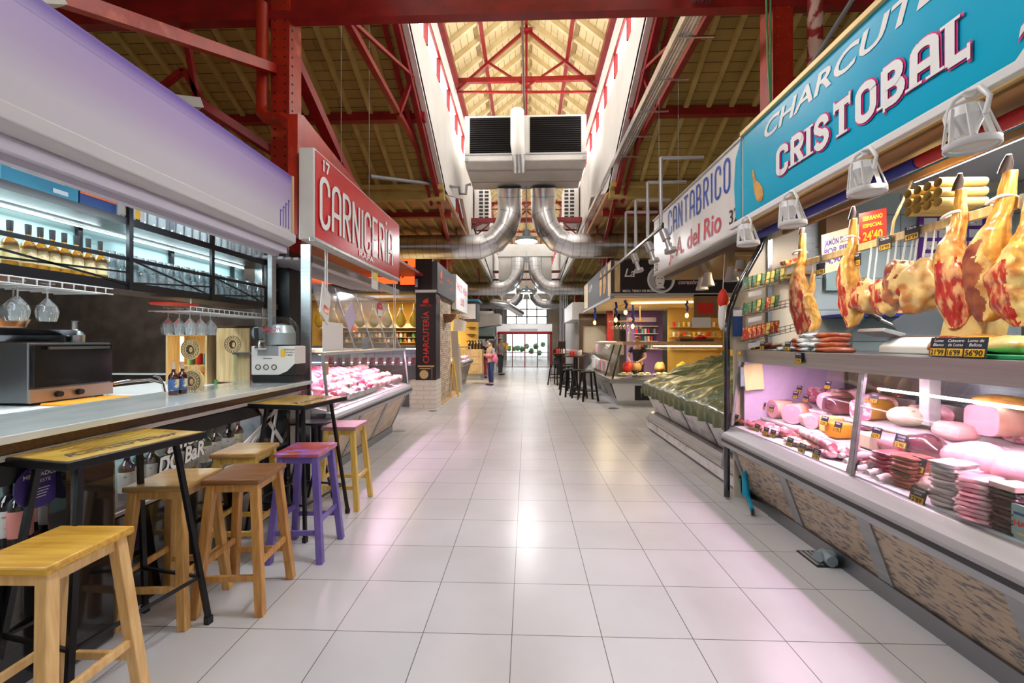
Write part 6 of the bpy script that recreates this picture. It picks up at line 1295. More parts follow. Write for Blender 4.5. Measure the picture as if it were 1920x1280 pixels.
# ---- wooden ham rail and hams
t = thing('ham_rail', 'long wooden rail with clips carrying the hanging hams', 'rail', (2.35,1.6,2.13))
build('beam', MB().box(2.335,2.365,-.9,4.05,2.135,2.185), 'crate_wood', t, bev=.004)
for i in range(13):
    y = .7+.27*i; build('clip', MB().box(2.328,2.372,y,y+.02,2.125,2.195), 'steel', t)
build('stay', MB().tube([(2.36,yx(1672,2.36),2.19),(2.38,yx(1670,2.36),2.28),(2.46,yx(1725,2.5),2.55)], .008, 8), 'gold', t)
def ham(px, zt, zb, w_, label, cutdir=1, yaw=0, hoof=True, lean=0, dark=False):
    X = 2.32; y = yx(px, X); H_ = zt-zb
    t = thing('cured_ham', label, 'ham', (X,y,zb), 0, 'hanging cured hams')
    prof = [(0,.28,.0),(.03,.55,.02),(.09,.80,.03),(.18,.95,.03),(.28,1.0,.02),(.38,.95,.0),(.47,.80,-.01),(.55,.62,-.02),(.62,.47,-.01),(.70,.38,0),(.80,.31,0),(.90,.27,.01)]
    R = []; NR = 90; NA = 90
    for q_ in range(NR+1):
        k = .90*q_/NR
        for (k0, r0, o0), (k1, r1, o1) in zip(prof, prof[1:]):
            if k0 <= k <= k1+1e-9: f = (k-k0)/(k1-k0); f = f*f*(3-2*f) if k0 > .2 else f; r = r0+(r1-r0)*f; off = o0+(o1-o0)*f; break
        z = zb+H_*k
        ring = []
        for a in range(NA):
            q = 2*PI*a/NA+yaw; rr = w_*r*.88*(1+.22*noise.noise(V((math.cos(q)*1.8, math.sin(q)*1.8, k*7+px)))+.06*noise.noise(V((math.cos(q)*5, math.sin(q)*5, k*22+px))))
            ring.append((X+math.cos(q)*rr*.72+off, y+math.sin(q)*rr*.95+lean*k*H_+w_*.25*math.sin(k*6), z))
        R.append(ring)
    def mf(i, k):
        if k == -1: return 1
        kk = .90*i/NR; ang = (k+.5)/NA*2*PI; c_ = math.cos(ang-PI+cutdir*.5)
        e_ = .30*noise.noise(V((kk*9, ang*1.2, px*.37)))+.12*noise.noise(V((kk*30, ang*5, px*.37)))
        edge = .68+2.2*max(0, kk-.35)+1.6*max(0, .10-kk)
        if c_ > edge+e_: return 2
        if c_ > edge-.38+e_ and kk < .6: return 1
        return 0
    b = MB().loft(R, 0, True, True, mf); build('ham_body', b, ['ham_skin','ham_fat','ham_meat' if not dark else 'ham_dark'], t)
    if hoof:
        yt = y+lean*H_*.92
        build('hoof', MB().tube([(X+.01,yt,zb+H_*.90),(X+.012,yt-.012,zb+H_*.96),(X+.0,yt-.03,zb+H_*1.0)], [w_*.20,w_*.17,w_*.08], 12), 'hoof', t)
        build('rope', MB().tube([(X+.05*math.cos(a*PI/6), yt+.05*math.sin(a*PI/6), zb+H_*.74+.01*math.sin(a)) for a in range(12)], .008, 6, closed=True), 'paper', t)
    build('cord', MB().tube([(X,y+lean*H_*.7,zb+H_*.70),(2.35,y,2.19)], .006, 6), 'cardboard', t)
    return t
ham(1500, 2.50, 1.56, .115, 'slim ham with bright red cut side, first from the far end', -1)
ham(1520, 2.10, 1.58, .085, 'shorter red striped ham piece beside the first ham', 1, hoof=False)
ham(1594, 2.46, 1.60, .105, 'second long ham, hoof against the handwritten price sheet', 1)
ham(1790, 2.40, 1.57, .110, 'ham with pale fat and clean hoof before the purple poster', -1)
ham(1848, 2.40, 1.60, .125, 'large wrinkled ham with leaning hoof tied with white string', 1, lean=-.10, dark=True)
ham(1918, 2.22, 1.57, .135, 'wide red streaked ham cut by the right frame edge', 1, hoof=False)
def chunk(px, z, r, m1, label, rot=0, cut='ham_meat'):
    X = 2.31; y = yx(px, X); t = thing('ham_piece', label, 'ham', (X,y,z), 0, 'boned ham pieces on strings')
    b = MB(); bb = MB().blob((X,y,z), r, nid(), .30, 1.7, 84, 56, M=Matrix.Rotation(rot, 3, 'X'), sq=.75)
    for f in bb.f:
        c_ = sum((bb.v[i] for i in f), V())/len(f)
        b.m.append(1 if (c_.y-y) > -r[1]*.1+.06*noise.noise(c_*22) and c_.x < X+.015 else 0)
    b.v = bb.v; b.f = bb.f; b.s = bb.s; build('meat', b, [m1, cut], t)
    build('string', MB().tube([(X,y,z+r[2]*.8),(2.34,y,2.14)], .006, 6).tube([(X,y-.05,z+r[2]*.7),(2.34,y-.05,2.14)], .005, 6), 'paper', t); return t
chunk(1626, 1.80, (.06,.11,.11), 'ham_fat', 'boned ham chunk with pale rind, left of the middle', .2)
chunk(1660, 1.79, (.06,.085,.12), 'ham_fat', 'narrow boned ham piece with red strip', -.3)
chunk(1690, 1.86, (.07,.085,.13), 'ham_fat', 'dark red boned ham showing purple cut face', .1, 'ham_dark')
chunk(1728, 1.82, (.075,.11,.15), 'ham_fat', 'yellow fatty ham joint, widest of the strung pieces', .5, 'ham_fat')
chunk(1712, 1.84, (.06,.06,.10), 'ham_skin', 'small golden ham chunk tucked behind the yellow joint', .2)
for i, (px, z, ti, pr) in enumerate(((1478,2.06,'',"9'90"),(1535,2.03,'',"12'90"),(1600,2.03,'Jamon',"28'90"),(1655,2.09,'Oferta',"39'99"),(1705,2.11,'Oferta',"49'99"),(1785,2.05,'Jamon|Bellota',"69'90"))):
    card(2.315, yx(px,2.3), z, .095, .085, 1, ti, pr, 'price card %s clipped to the wooden ham rail' % pr, group='price cards on the ham rail', name='price_card', cols=('card_black' if 0 < i < 5 else 'sign_white','white_paint','price_yellow','ink'))
def sheet(px, X, z, wd, ht, m, lines, mt, label, yaw=0.6, name='price_sheet', tz=0.0):
    y = yx(px, X); r = V((math.sin(yaw), -math.cos(yaw), tz)).normalized(); r = V((math.cos(yaw), -math.sin(yaw), tz)).normalized(); u = V((0,0,1)); n = r.cross(u); n = -n if n.y > 0 else n
    c = V((X,y,z)); b = MB().obox(c, r*wd/2, n*.0015, u*ht/2, 0)
    for i, (s_, hh, zz, mi) in enumerate(lines): b.text(s_, c+u*(ht*zz)+n*.003, r, u, hh, mi, al='c', bold=.03, fit=wd*(.86 if len(s_) > 8 else .72))
    return solo(name, b, [m]+mt, label, 'price sign')
sheet(1576, 2.6, 2.26, .27, .33, 'paper_warm', [('JAMÓN BLANCO',.05,.18,1),('POR PIEZA',.05,-.04,1),('14,90€/kg',.05,-.28,1)], ['sticker_purple'], 'cream sheet reading JAMON BLANCO POR PIEZA 14,90', yaw=.35, tz=.25)
sheet(1636, 2.45, 2.30, .15, .25, 'paper_red', [('SERRANO',.030,.26,1),('ESPECIAL',.026,.06,1),("24'40",.060,-.30,1)], ['price_yellow'], 'red sheet reading SERRANO ESPECIAL 24 40', yaw=.6, tz=.12)
# purple poster, egg-box tubes, shelves on the end wall
t = thing('price_board', 'purple arched price board with rows of product pictures', 'poster', (4.1,YE-.05,1.9))
cx = 3.98; build('board', MB().prism([(cx-.30,2.08),(cx+.30,2.08),(cx+.30,2.88),(cx+.22,2.96),(cx+.12,2.96),(cx+.07,3.0),(cx-.07,3.0),(cx-.12,2.96),(cx-.22,2.96),(cx-.30,2.88)], YE-.05, YE-.03), 'poster_purple', t)
b = MB()
for r_ in range(6):
    for c_ in range(4): b.box(cx-.26+c_*.135, cx-.26+c_*.135+.115, YE-.056, YE-.05, 2.14+r_*.11, 2.14+r_*.11+.075)
build('picture', b, 'label_white', t); build('round_badge', MB().lathe([(0,0),(.08,0)], (cx,YE-.055,2.92), 20, ax='y'), 'sign_white', t)
t = thing('cup_holder', 'stack of round tubes held above the deli, honeycomb end showing', 'cup rack', (2.4,2.6,2.5))
b = MB()
for r_ in range(3):
    for c_ in range(4): b.tube([(2.30,2.62-.062*c_,2.28+.055*r_),(2.55,2.62-.062*c_,2.28+.055*r_)], .026, 12, caps=False)
build('tubes', b, 'cheese', t)
solo('wall_shelf', MB().box(2.8,3.9,3.75,YE-.02,1.72,1.745,0).bar((2.95,3.8,1.72),(2.95,YE-.03,1.5),.02,.03,1).bar((3.6,3.8,1.72),(3.6,YE-.03,1.5),.02,.03,1), ['blind_blue','sign_white'], 'blue edged wall shelf behind the hanging hams', 'shelf')
for i in range(8): solo('snack_packet', MB().box(2.86+.10*i,2.94+.10*i,3.85,3.9,1.746,1.88), ['pack_red','raw_pink'][i % 2], 'red and white packet on the blue edged shelf, %s from the left' % ORD[i], 'packet', 'packets on the blue edged shelf')
solo('wall_shelf', MB().box(2.36,2.75,3.95,YE-.03,2.12,2.15), 'brown_panel', 'short brown shelf on the cream end panel', 'shelf')
solo('product_box', MB().obox((2.48,4.0,2.21), (.09,0,.02), (0,.04,0), (-.01,0,.055)), 'pack_red', 'dark box with orange picture on the short shelf', 'box')
solo('wall_cabinet', MB().box(2.78,3.05,4.0,YE-.02,2.2,2.75), 'brown_panel', 'brown narrow cupboard on the deli end wall', 'cabinet')
solo('round_logo_sign', MB().box(2.82,3.12,4.06,4.08,1.98,2.16,0).lathe([(0,0),(.05,0)], (2.97,4.055,2.07), 16, 1, ax='y'), ['teal_panel','sign_white'], 'teal card with a round white mark behind the hams', 'sign')
# ================================================================ RIGHT: VEGETABLE STAND WITH TARP
t = thing('vegetable_stand', 'low marble fronted market stand under a green tarp', 'market stand', (2.5,5.8,0))
y0, y1 = 4.12, 7.28
build('base_step', MB().prism([(2.12,0),(2.06,.05),(2.06,.16),(2.12,.18),(3.4,.18),(3.4,0)], y0, y1), 'white_marble', t)
build('kick_rail', MB().box(2.04,2.2,y0,y1+.03,.185,.21).box(2.10,3.4,y0,y1,.21,.30), 'steel', t)
build('body', MB().prism([(2.22,.30),(2.06,.66),(3.4,.66),(3.4,.30)], y0, y1), 'steel_dark', t)
for i in range(4):
    a = y0+.05+i*.79; build('marble_panel', MB().prism([(2.20,.31),(2.05,.62),(2.08,.62),(2.23,.31)], a+.03, a+.72), 'white_marble', t); build('pilaster', MB().prism([(2.195,.31),(2.04,.63),(2.08,.63),(2.23,.31)], a-.04, a+.02), 'alu', t)
build('rim', MB().prism([(2.02,.63),(1.99,.66),(1.99,.72),(2.02,.745),(2.10,.745),(2.10,.63)], y0, y1), 'steel', t, bev=.006)
build('tile_row', MB().box(1.985,1.99,y0+.1,5.3,.66,.72), 'white_marble', t)
build('produce_bed', MB().prism([(2.05,.70),(3.3,1.22),(3.3,.66),(2.05,.66)], y0+.02, y1-.02), 'grey_wall', t)
b = MB(); NX, NY = 60, 110; vs = []
for j in range(NY+1):
    y = y0+.06+(y1-y0-.06)*j/NY
    for i in range(NX+1):
        u = i/NX
        if u < .12: X = 1.955; z = .62+.155*(u/.12); X -= .02*math.sin(j*.9)*(1-u/.12); z += .012*math.sin(j*.5)*(1-u/.12)
        else:
            q = (u-.12)/.88; X = 1.955+q*1.35; z = .775+.50*q+.13*math.sin(q*PI)*(.6+.4*math.sin(y*1.7))
            nz = noise.noise(V((X*3.1, y*1.3+X*1.2, 1))); n2 = noise.noise(V((X*5+3, y*2.6+X*2.5, 5)))
            z += .05*nz+.05*(1-abs(n2)*2.2)*(.4+.6*q)
        if y > y1-.12: z -= (y-(y1-.12))*1.6*(.4+u)
        vs.append((X, y, z))
fs = [(j*(NX+1)+i, (j+1)*(NX+1)+i, (j+1)*(NX+1)+i+1, j*(NX+1)+i+1) for j in range(NY) for i in range(NX)]
b.add(vs, fs, 0, True); 
tp = solo('tarp', b, 'tarp', 'crumpled green tarpaulin draped over the vegetable stand', 'tarp')
sol = tp.modifiers.new('thickness', 'SOLIDIFY'); sol.thickness = .004
solo('waste_bin', MB().box(2.06,2.20,4.16,4.30,.66,.98), 'black', 'small dark bin at the near end of the tarp', 'bin')
for i in range(4):
    y = 4.7+i*.42; X = 2.35+.1*(i % 2)
    t = thing('shade_lamp', 'white cone lamp hung under the white sign, %s from the camera' % ORD[i], 'lamp', (X,y,2.25), 0, 'cone lamps')
    build('shade', MB().lathe([(.045,.17),(.055,.10),(.085,.0),(.08,0),(.04,.16),(0,.17)], (X,y,2.22), 16), 'offwhite', t); build('stem', MB().tube([(X,y,2.38),(X,y,2.47)], .01, 6), 'gold', t)
solo('brass_gantry', MB().bar((2.2,4.5,2.42),(3.0,4.5,2.42),.03).bar((2.45,4.5,2.42),(2.45,4.5,1.95),.025).bar((2.2,4.5,2.25),(3.0,5.3,2.35),.025), 'gold', 'brass coloured hanging frame behind the cone lamps', 'frame')
area((2.9,5.4,2.42), .7, 16, (1,.82,.5))
t = thing('price_bag', 'red and white bag hanging beside the black curved tube', 'bag', (2.06,4.6,1.7))
build('bag', MB().blob((2.12,4.62,1.78), (.05,.05,.15), 3, .2), 'sign_white', t); build('string', MB().tube([(2.12,4.62,2.04),(2.14,4.62,2.44)], .004, 5), 'paper', t); build('red_top', MB().blob((2.12,4.62,1.96), (.055,.05,.10), 5, .2), 'paper_red', t)
t = thing('squeegee', 'blue floor squeegee leaning on the case with grey foam grip', 'squeegee', (2.0,3.85,0))
build('blade', MB().bar((2.13,4.18,.075),(1.93,3.66,.04),.02,.05), 'black', t); build('head', MB().bar((2.13,4.19,.10),(1.93,3.67,.065),.026,.03), 'cyan_plastic', t, bev=.004)
build('neck', MB().tube([(2.02,3.94,.08),(2.02,3.97,.30)], [.035,.02], 10), 'cyan_plastic', t); build('pole', MB().tube([(2.02,3.97,.29),(2.02,4.0,.58)], .013, 8), 'silver_paint', t)
build('foam_grip', MB().tube([(2.02,4.0,.56),(1.99,4.03,.625),(1.95,4.06,.62),(1.93,4.1,.56),(1.90,4.12,.30)], .026, 10), 'grey_foam', t)
# ================================================================ RIGHT: BREAD STALL ON THE CORNER
Y1 = 9.97
t = thing('shop_fascia', 'black fascia with round portrait and bread photo panels', 'sign', (3.4,Y1,2.55))
build('front_board', MB().box(2.06,6,Y1,Y1+.12,2.62,3.42), 'sign_black', t)
build('side_board', MB().box(1.99,2.06,Y1,14.6,2.55,3.42), 'sign_char', t)
build('lower_trim', MB().box(1.97,6,Y1-.02,Y1+.14,2.56,2.63).box(1.97,2.06,Y1,14.7,2.50,2.56), 'silver_paint', t)
build('corner_photo', MB().box(2.07,2.20,Y1-.006,Y1,2.66,3.40), 'crate_wood', t); build('side_photo', MB().box(1.982,1.99,Y1+.02,Y1+.35,2.6,3.38), 'crate_wood', t); build('side_photo', MB().box(1.982,1.99,13.7,14.5,2.6,3.38), 'crate_wood', t)
b = MB()
for k in range(2): b.add([(1.983,10.9+.55*k,2.70),(1.983,10.65+.55*k,2.75),(1.983,10.55+.55*k,3.0),(1.983,10.65+.55*k,3.34),(1.983,10.85+.55*k,3.30),(1.983,10.98+.55*k,3.0)], [(0,1,2,3,4,5)])
build('bread_picture', b, 'bread', t)
b = MB().text('La M', (1.983,13.4,3.05), (0,-1,0), (0,0,1), .2, 0, shear=.3); b.text('La', (2.30,Y1-.005,3.02), (1,0,0), (0,0,1), .20, 0, shear=.3, bold=.01).text('MDO. TIRSO DE MOLINA', (2.26,Y1-.005,2.66), (1,0,0), (0,0,1), .055, 0, bold=.03)
b.text('con  cariño...  s', (3.95,Y1-.005,3.0), (1,0,0), (0,0,1), .07, 0, al='c'); build('lettering', b, 'sign_white', t)
b = MB().text('corazón dulce...', (3.55,Y1-.006,2.84), (1,0,0), (0,0,1), .10, 0, shear=.2, bold=.02); build('pink_lettering', b, mat('pink_ink', (.85,.5,.55), .5), t)
b = MB().lathe([(0,0),(.32,0)], (3.15,Y1-.006,2.95), 32, 0, ax='y').lathe([(0,-.002),(.28,-.002)], (3.15,Y1-.006,2.95), 32, 1, ax='y')
EL = lambda cx, cz, a_, c_, n=20: [(cx+a_*math.cos(q*2*PI/n), cz+c_*math.sin(q*2*PI/n)) for q in range(n)]
b.prism(EL(3.20,2.94,.20,.24), Y1-.011, Y1-.010, m=2).prism(EL(3.12,2.93,.11,.17), Y1-.015, Y1-.014, m=0).prism([(3.02,2.74),(3.24,2.74),(3.17,2.86),(3.10,2.86)], Y1-.013, Y1-.012, m=0)
b.prism(EL(3.08,2.97,.022,.010,8), Y1-.018, Y1-.017, m=2).prism(EL(3.16,2.97,.022,.010,8), Y1-.018, Y1-.017, m=2).prism(EL(3.12,2.86,.035,.010,8), Y1-.018, Y1-.017, m=2)
build('portrait', b, ['sign_white','grey_paint','sign_black'], t)
solo('blade_sign', MB().box(2.86,2.98,9.2,9.23,3.0,3.5,0).box(2.90,2.93,9.23,9.97,3.2,3.22,1).box(2.88,2.96,9.19,9.2,3.05,3.45,1), ['silver_paint','sign_char'], 'black and white plate hanging near the portrait sign', 'sign')
# corner counter
t = thing('bread_counter', 'stainless corner counter with slanted glass and yellow top board', 'display case', (3.2,10.4,0))
build('plinth', MB().box(2.14,5.5,Y1+.02,10.9,0,.10).box(2.14,2.5,10.9,14,0,.10), 'steel', t)
build('front_body', MB().prism([(2.16,.10),(2.02,.52),(5.5,.52),(5.5,.10)], Y1+.03, Y1+.9), 'white_metal', t)
build('dark_opening', MB().box(2.55,3.2,Y1+.01,Y1+.04,.12,.46), 'black', t)
build('side_body', MB().prism([(2.16,.10),(1.98,.52),(2.5,.52),(2.5,.10)], Y1+.93, 14), 'steel_dark', t)
for k in range(4): build('side_panel', MB().prism([(2.13,.14),(1.985,.50),(2.0,.50),(2.15,.14)], Y1+.15+k*1.0, Y1+1.0+k*1.0), 'dark_stone', t)
build('rim', MB().box(1.96,5.5,Y1-.02,Y1+.12,.52,.62).box(1.96,2.12,Y1+.1,14,.52,.62), 'steel', t, bev=.01)
build('tray', MB().box(2.1,5.5,Y1+.1,Y1+.9,.56,.60), 'steel', t)
build('top_board', MB().box(2.28,5.5,Y1+.05,Y1+.75,1.42,1.50), 'oak', t)
build('light_strip', MB().tube([(3.0,Y1+.1,1.39),(4.6,Y1+.1,1.39)], .015, 6), 'tube_warm', t)
build('glass_front', MB().prism([(Y1,.62),(Y1+.25,1.42),(Y1+.255,1.42),(Y1+.006,.62)], 2.1, 5.4, 'x').prism([(2.0,.62),(2.25,1.42),(2.255,1.42),(2.006,.62)], Y1, 13.9), 'glass', t)
build('glass_post', MB().bar((2.02,Y1,.62),(2.27,Y1+.2,1.42),.03,.03).bar((2.02,Y1+.9,.62),(2.25,Y1+.9,1.42),.03,.03), 'black', t)
for i in range(6):
    x = 2.45+i*.42; solo('pastry_tray', MB().box(x-.17,x+.17,Y1+.2,Y1+.6,.68,.70,0).blob((x-.07,Y1+.4,.72), (.07,.1,.03), i, .4, m=1).blob((x+.08,Y1+.38,.72), (.06,.09,.03), i+9, .4, m=1), ['sign_white','cheese'], 'white tray of yellow pastries in the bread counter, %s from the corner' % ORD[i], 'tray', 'pastry trays')
for i, (x, m) in enumerate(((2.55,'paper_red'),(2.75,'bread'),(3.35,'bread'),(3.9,'fruit_yellow'),(4.35,'fruit_red'),(4.6,'fruit_orange'))):
    solo('bread_heap', MB().blob((x,Y1+.75,.85), (.14,.1,.12), i+20, .4), m, ['red packet heap behind the corner glass','brown loaf near the corner','brown loaves by the shop woman','yellow sign ball behind the tarp','red pepper shape behind the tarp','orange shape behind the tarp'][i], 'bread' if 'loa' in ['','loaf','loaves','','',''][i] and i in (1,2) else 'produce')
area((3.2,10.3,1.36), .1, 14, (1,.85,.55), sy=None); area((3.4,12,2.5), 1.4, 90, (1,.83,.48)); area((2.6,13.5,2.48), .6, 40, (1,.8,.45)); area((4.8,11.2,2.5), .8, 40, (1,.8,.42))
struct('ceiling_bread', MB().box(2.1,6,Y1+.14,16,2.54,2.57), 'cream_beam'); struct('wall_bread_back', MB().box(4.4,6.2,13.2,13.3,0,2.55), 'warm_wall'); struct('wall_bread_side', MB().box(6.0,6.1,Y1,13.2,0,2.55), 'warm_wall')
struct('wall_bread_purple', MB().box(3.4,4.6,14.4,14.5,0,2.55), 'purple_wall'); struct('wall_mirror', MB().box(2.0,3.5,16.0,16.1,0,2.6), 'cream_wall'); struct('trim_7', MB().box(1.98,3.5,15.9,16.0,2.1,2.55).box(1.98,2.12,15.9,16.0,0,2.1).box(3.05,3.2,15.9,16.0,0,2.1), 'dark_wood')
t = thing('ceiling_panel_light', 'warm glowing ceiling panel over the bread stall', 'lamp', (3.3,11.5,2.5)); build('panel', MB().box(2.7,5.4,11.2,12.4,2.50,2.53), 'cheese', t); build('tubes', MB().tube([(2.75,11.15,2.5),(4.9,10.9,2.52)], .02, 6), 'tube_warm', t)
for i, (px, py, y) in enumerate(((1114,605,12.6),(1153,600,11.2),(1171,586,10.7),(1184,612,11.6),(1283,592,10.9))):
    x = (px-987)/789*y*1.002; z = 1.5+(640-py)/789*y
    t = thing('pendant_bulb', 'glowing bulb on knotted blue rope in the bread stall, %s from the left' % ORD[i], 'lamp', (x,y,z), 0, 'blue rope pendant bulbs')
    build('bulb', MB().blob((x,y,z), (.045,.045,.06), nu=10, nv=8), 'bulb_glow', t); build('socket', MB().lathe([(.02,.05),(.025,.12),(0,.12)], (x,y,z), 8), 'foil_gold', t)
    build('rope', MB().tube([(x,y,z+.1),(x+.03,y,z+.2),(x-.02,y,z+.28),(x+.02,y,z+.34),(x,y,2.54)], .03, 6), 'rope_blue', t)
t = thing('shelf_unit', 'lit shelves of bottles and cups inside the bread stall', 'shelf', (4.6,13,0))
for z in (1.35, 1.65, 1.95): build('board', MB().box(4.42,5.9,12.9,13.18,z-.02,z), 'oak', t)
for k in range(3):
    for i in range(9): solo('shelf_cup', MB().lathe([(0,0),(.035,0),(.05,.14),(0,.14)], (4.5+i*.15,13.0,1.35+.3*k), 8), ['glassware','fruit_yellow','sign_white','bread','paper_red'][(i+k*2) % 5], 'cup or pot on the %s bread stall shelf, %s from the left' % (['lowest','middle','top'][k], ORD[i]), 'cup', 'pots on the bread stall shelves')
t = thing('shelf_unit', 'white lit shelves of small bottles against the purple wall', 'shelf', (3.9,14.3,0)); build('frame', MB().box(3.62,4.4,14.2,14.38,1.25,1.27).box(3.62,4.4,14.2,14.38,1.5,1.52).box(3.62,4.4,14.2,14.38,1.75,1.77).box(3.62,4.4,14.2,14.38,2.0,2.02), 'sign_white', t)
for k in range(3):
    for i in range(7): solo('small_bottle', MB().box(3.66+.1*i,3.72+.1*i,14.24,14.3,1.27+.25*k,1.43+.25*k), ['teal_panel','sign_white','paper_red','box_navy'][(i+k) % 4], 'small pack on the %s shelf at the purple wall, %s from the left' % (['lowest','middle','top'][k], ORD[i]), 'bottle', 'packs at the purple wall')
for i in range(8): solo('hanging_glass', MB().lathe([(.03,0),(.004,-.01),(.004,-.08),(.04,-.12),(.035,-.2)], (2.45+.11*i,12.0,2.05), 8), 'glassware', 'stemmed glass hanging in the bread stall, %s from the left' % ORD[i], 'wine glass', 'hanging glasses in the bread stall')
solo('glass_hanger', MB().box(2.35,3.35,11.9,12.1,2.05,2.09).box(2.45,2.47,11.99,12.01,2.09,2.54).box(3.2,3.22,11.99,12.01,2.09,2.54), 'oak', 'wooden rack with stemmed glasses in the bread stall', 'rack')
solo('menu_board', MB().box(3.9,4.45,Y1-.02,Y1,2.05,2.6,0).box(4.0,4.35,Y1-.03,Y1-.02,2.15,2.4,1), ['brown_panel','paper_red'], 'dark poster with food pictures under the bread fascia', 'sign')
solo('paper_notice', MB().box(3.86,4.28,Y1-.04,Y1-.03,1.82,2.06), 'paper', 'white notice below the dark food poster', 'notice')
solo('purple_panel', MB().box(3.4,4.3,14.1,14.4,2.15,2.3), 'lavender', 'lilac lit band over the purple alcove', 'panel')
solo('napkin_box', MB().box(4.78,4.95,Y1+.2,Y1+.35,1.50,1.66), 'paper', 'white napkin box on the yellow counter board', 'box')
solo('pump_bottle', MB().lathe([(0,0),(.05,0),(.05,.2),(.02,.24),(.02,.30),(0,.30)], (2.52,Y1+.4,1.5), 10), 'paper', 'white pump bottle on the yellow counter board', 'bottle')
solo('fruit_crate', MB().box(3.7,4.5,Y1+.3,Y1+.6,1.50,1.56,0).blob((3.9,Y1+.45,1.6), (.16,.1,.06), 4, .4, m=1).blob((4.25,Y1+.45,1.6), (.16,.1,.06), 5, .4, m=2), ['dark_wood','bread','fruit_red'], 'dark tray heaped with pastries on the counter board', 'tray')
solo('ticket_poster', MB().box(2.42,2.55,10.9,10.92,1.5,1.78), 'sign_black', 'little black framed card on the bread stall', 'sign')
# small round bistro tables and metal stools
def tolix(x, y, rz, label, m='iron'):
    t = thing('metal_stool', label, 'stool', (x,y,0), rz, 'black metal stools')
    L = lambda n, b: build(n, b, m, t, world=False)
    L('seat', MB().loft([[V((math.copysign(abs(math.cos(a*PI/8))**.5, math.cos(a*PI/8))*r, math.copysign(abs(math.sin(a*PI/8))**.5, math.sin(a*PI/8))*r, z)) for a in range(16)] for r, z in ((.155,.71),(.16,.735),(.15,.75))]))
    for sx in (-1,1):
        for sy in (-1,1): L('leg', MB().bar((sx*.12,sy*.12,.73),(sx*.20,sy*.20,0),.05,.02))
    L('brace', MB().tube([(-.17,-.17,.25),(.17,-.17,.25),(.17,.17,.25),(-.17,.17,.25)], .012, 6, closed=True)); return t
T0 = tolix(1.56, 10.75, .2, 'black metal stool nearest the camera by the bread counter')
for i, (x, y, lab) in enumerate(((1.40,11.35,'second black metal stool behind the nearest one'),(1.18,11.6,'black metal stool with bronze legs left of the round table'),(1.30,13.1,'black metal stool behind the first round table'),(1.02,14.6,'dark metal stool furthest left at the second table'),(1.42,14.3,'dark metal stool right of the second table'),(1.1,16.0,'dark stool at the third table'))): dup(T0, (x,y,0), .3*i, lab)
for i, (x, y, lab) in enumerate(((1.38,12.1,'round bistro table on black pedestal nearest the bread counter'),(1.2,14.9,'second round bistro table down the aisle'),(1.55,13.0,'bistro table close to the counter side'))):
    t = thing('bistro_table', lab, 'table', (x,y,0), 0, 'round bistro tables')
    build('tabletop', MB().lathe([(0,1.09),(.30,1.09),(.30,1.06),(0,1.06)], (x,y,0), 24), 'dark_wood', t); build('pedestal', MB().tube([(x,y,.03),(x,y,1.06)], .035, 10), 'iron', t); build('foot', MB().lathe([(0,.05),(.05,.05),(.22,.02),(.22,0),(0,0)], (x,y,0), 20), 'iron', t)
    for k, m in enumerate(('paper_red','paper_red','glassware','sign_white')): solo('table_condiment', MB().lathe([(0,0),(.03,0),(.03,.12),(.015,.15),(0,.16)], (x-.12+.08*k,y-.05,1.09), 8), m, '%s bottle on the %s bistro table' % (['first red','second red','clear','white'][k], ['nearest','second','counter side'][i]), 'bottle', 'bottles on the bistro tables')
t = thing('coffee_machine', 'silver and pink lit machine on the bar beyond the bread counter', 'machine', (2.2,13,1.1)); build('body', MB().box(2.15,2.9,12.6,13.2,1.1,1.5), 'silver_paint', t, bev=.03); build('front', MB().box(2.14,2.15,12.7,13.1,1.18,1.42), 'mortadella', t)
solo('chilled_counter', MB().box(2.1,3.0,14.1,16,0,1.1), 'steel_dark', 'dark bar counter beyond the bread stall', 'counter')
for i in range(8): solo('counter_packet', MB().box(2.12,2.2,11.2+i*.32,11.4+i*.32,.68,.98), ['label_white','raw_pink'][i % 2], 'white and pink packet in the side of the bread counter, %s from the corner' % ORD[i], 'packet', 'packets in the bread counter side')
struct('wall_far_right', MB().box(2.25,6,17.2,24.4,0,2.5), 'grey_wall'); struct('trim_8', MB().box(2.22,2.26,17.2,24.4,1.0,1.1), 'white_paint')
t = thing('wall_unit', 'bulky white cooling unit above the far right stalls', 'air conditioner', (2.2,18,2.0)); build('casing', MB().box(1.80,2.9,16.6,20,2.35,3.05), 'sign_white', t, bev=.03); build('yellow_mark', MB().box(2.45,2.62,16.58,16.6,2.8,2.86), 'price_yellow', t)
b = MB()
for k in range(5): b.tube([(1.95+.1*k,24.3,0),(1.95+.1*k,24.3,4.4)], .03, 6)
solo('pipe_run', b, 'grey_paint', 'cluster of grey pipes on the end wall right of the doors', 'pipe')
b = MB()
for k in range(5): b.tube([(-2.4+.12*k,33.8,3),(-2.4+.12*k,33.8,5.6)], .05, 6)
solo('pipe_run', b, 'grey_paint', 'cluster of grey pipes high on the left of the end window', 'pipe')
solo('pushchair', MB().box(1.25,1.6,19,19.4,.3,.75).lathe([(0,0),(.2,0),(.2,.06),(0,.06)], (1.42,19.2,.15), 12, ax='x').blob((1.42,19.1,1.0), (.22,.25,.25), 2, .2), 'black_matt', 'dark folded pushchair shape by the right end of the entrance', 'pushchair')
solo('red_drum', MB().box(1.52,1.9,20.5,20.8,0,1.5), 'dark_wood', 'tall dark refuse container by the entrance', 'bin')
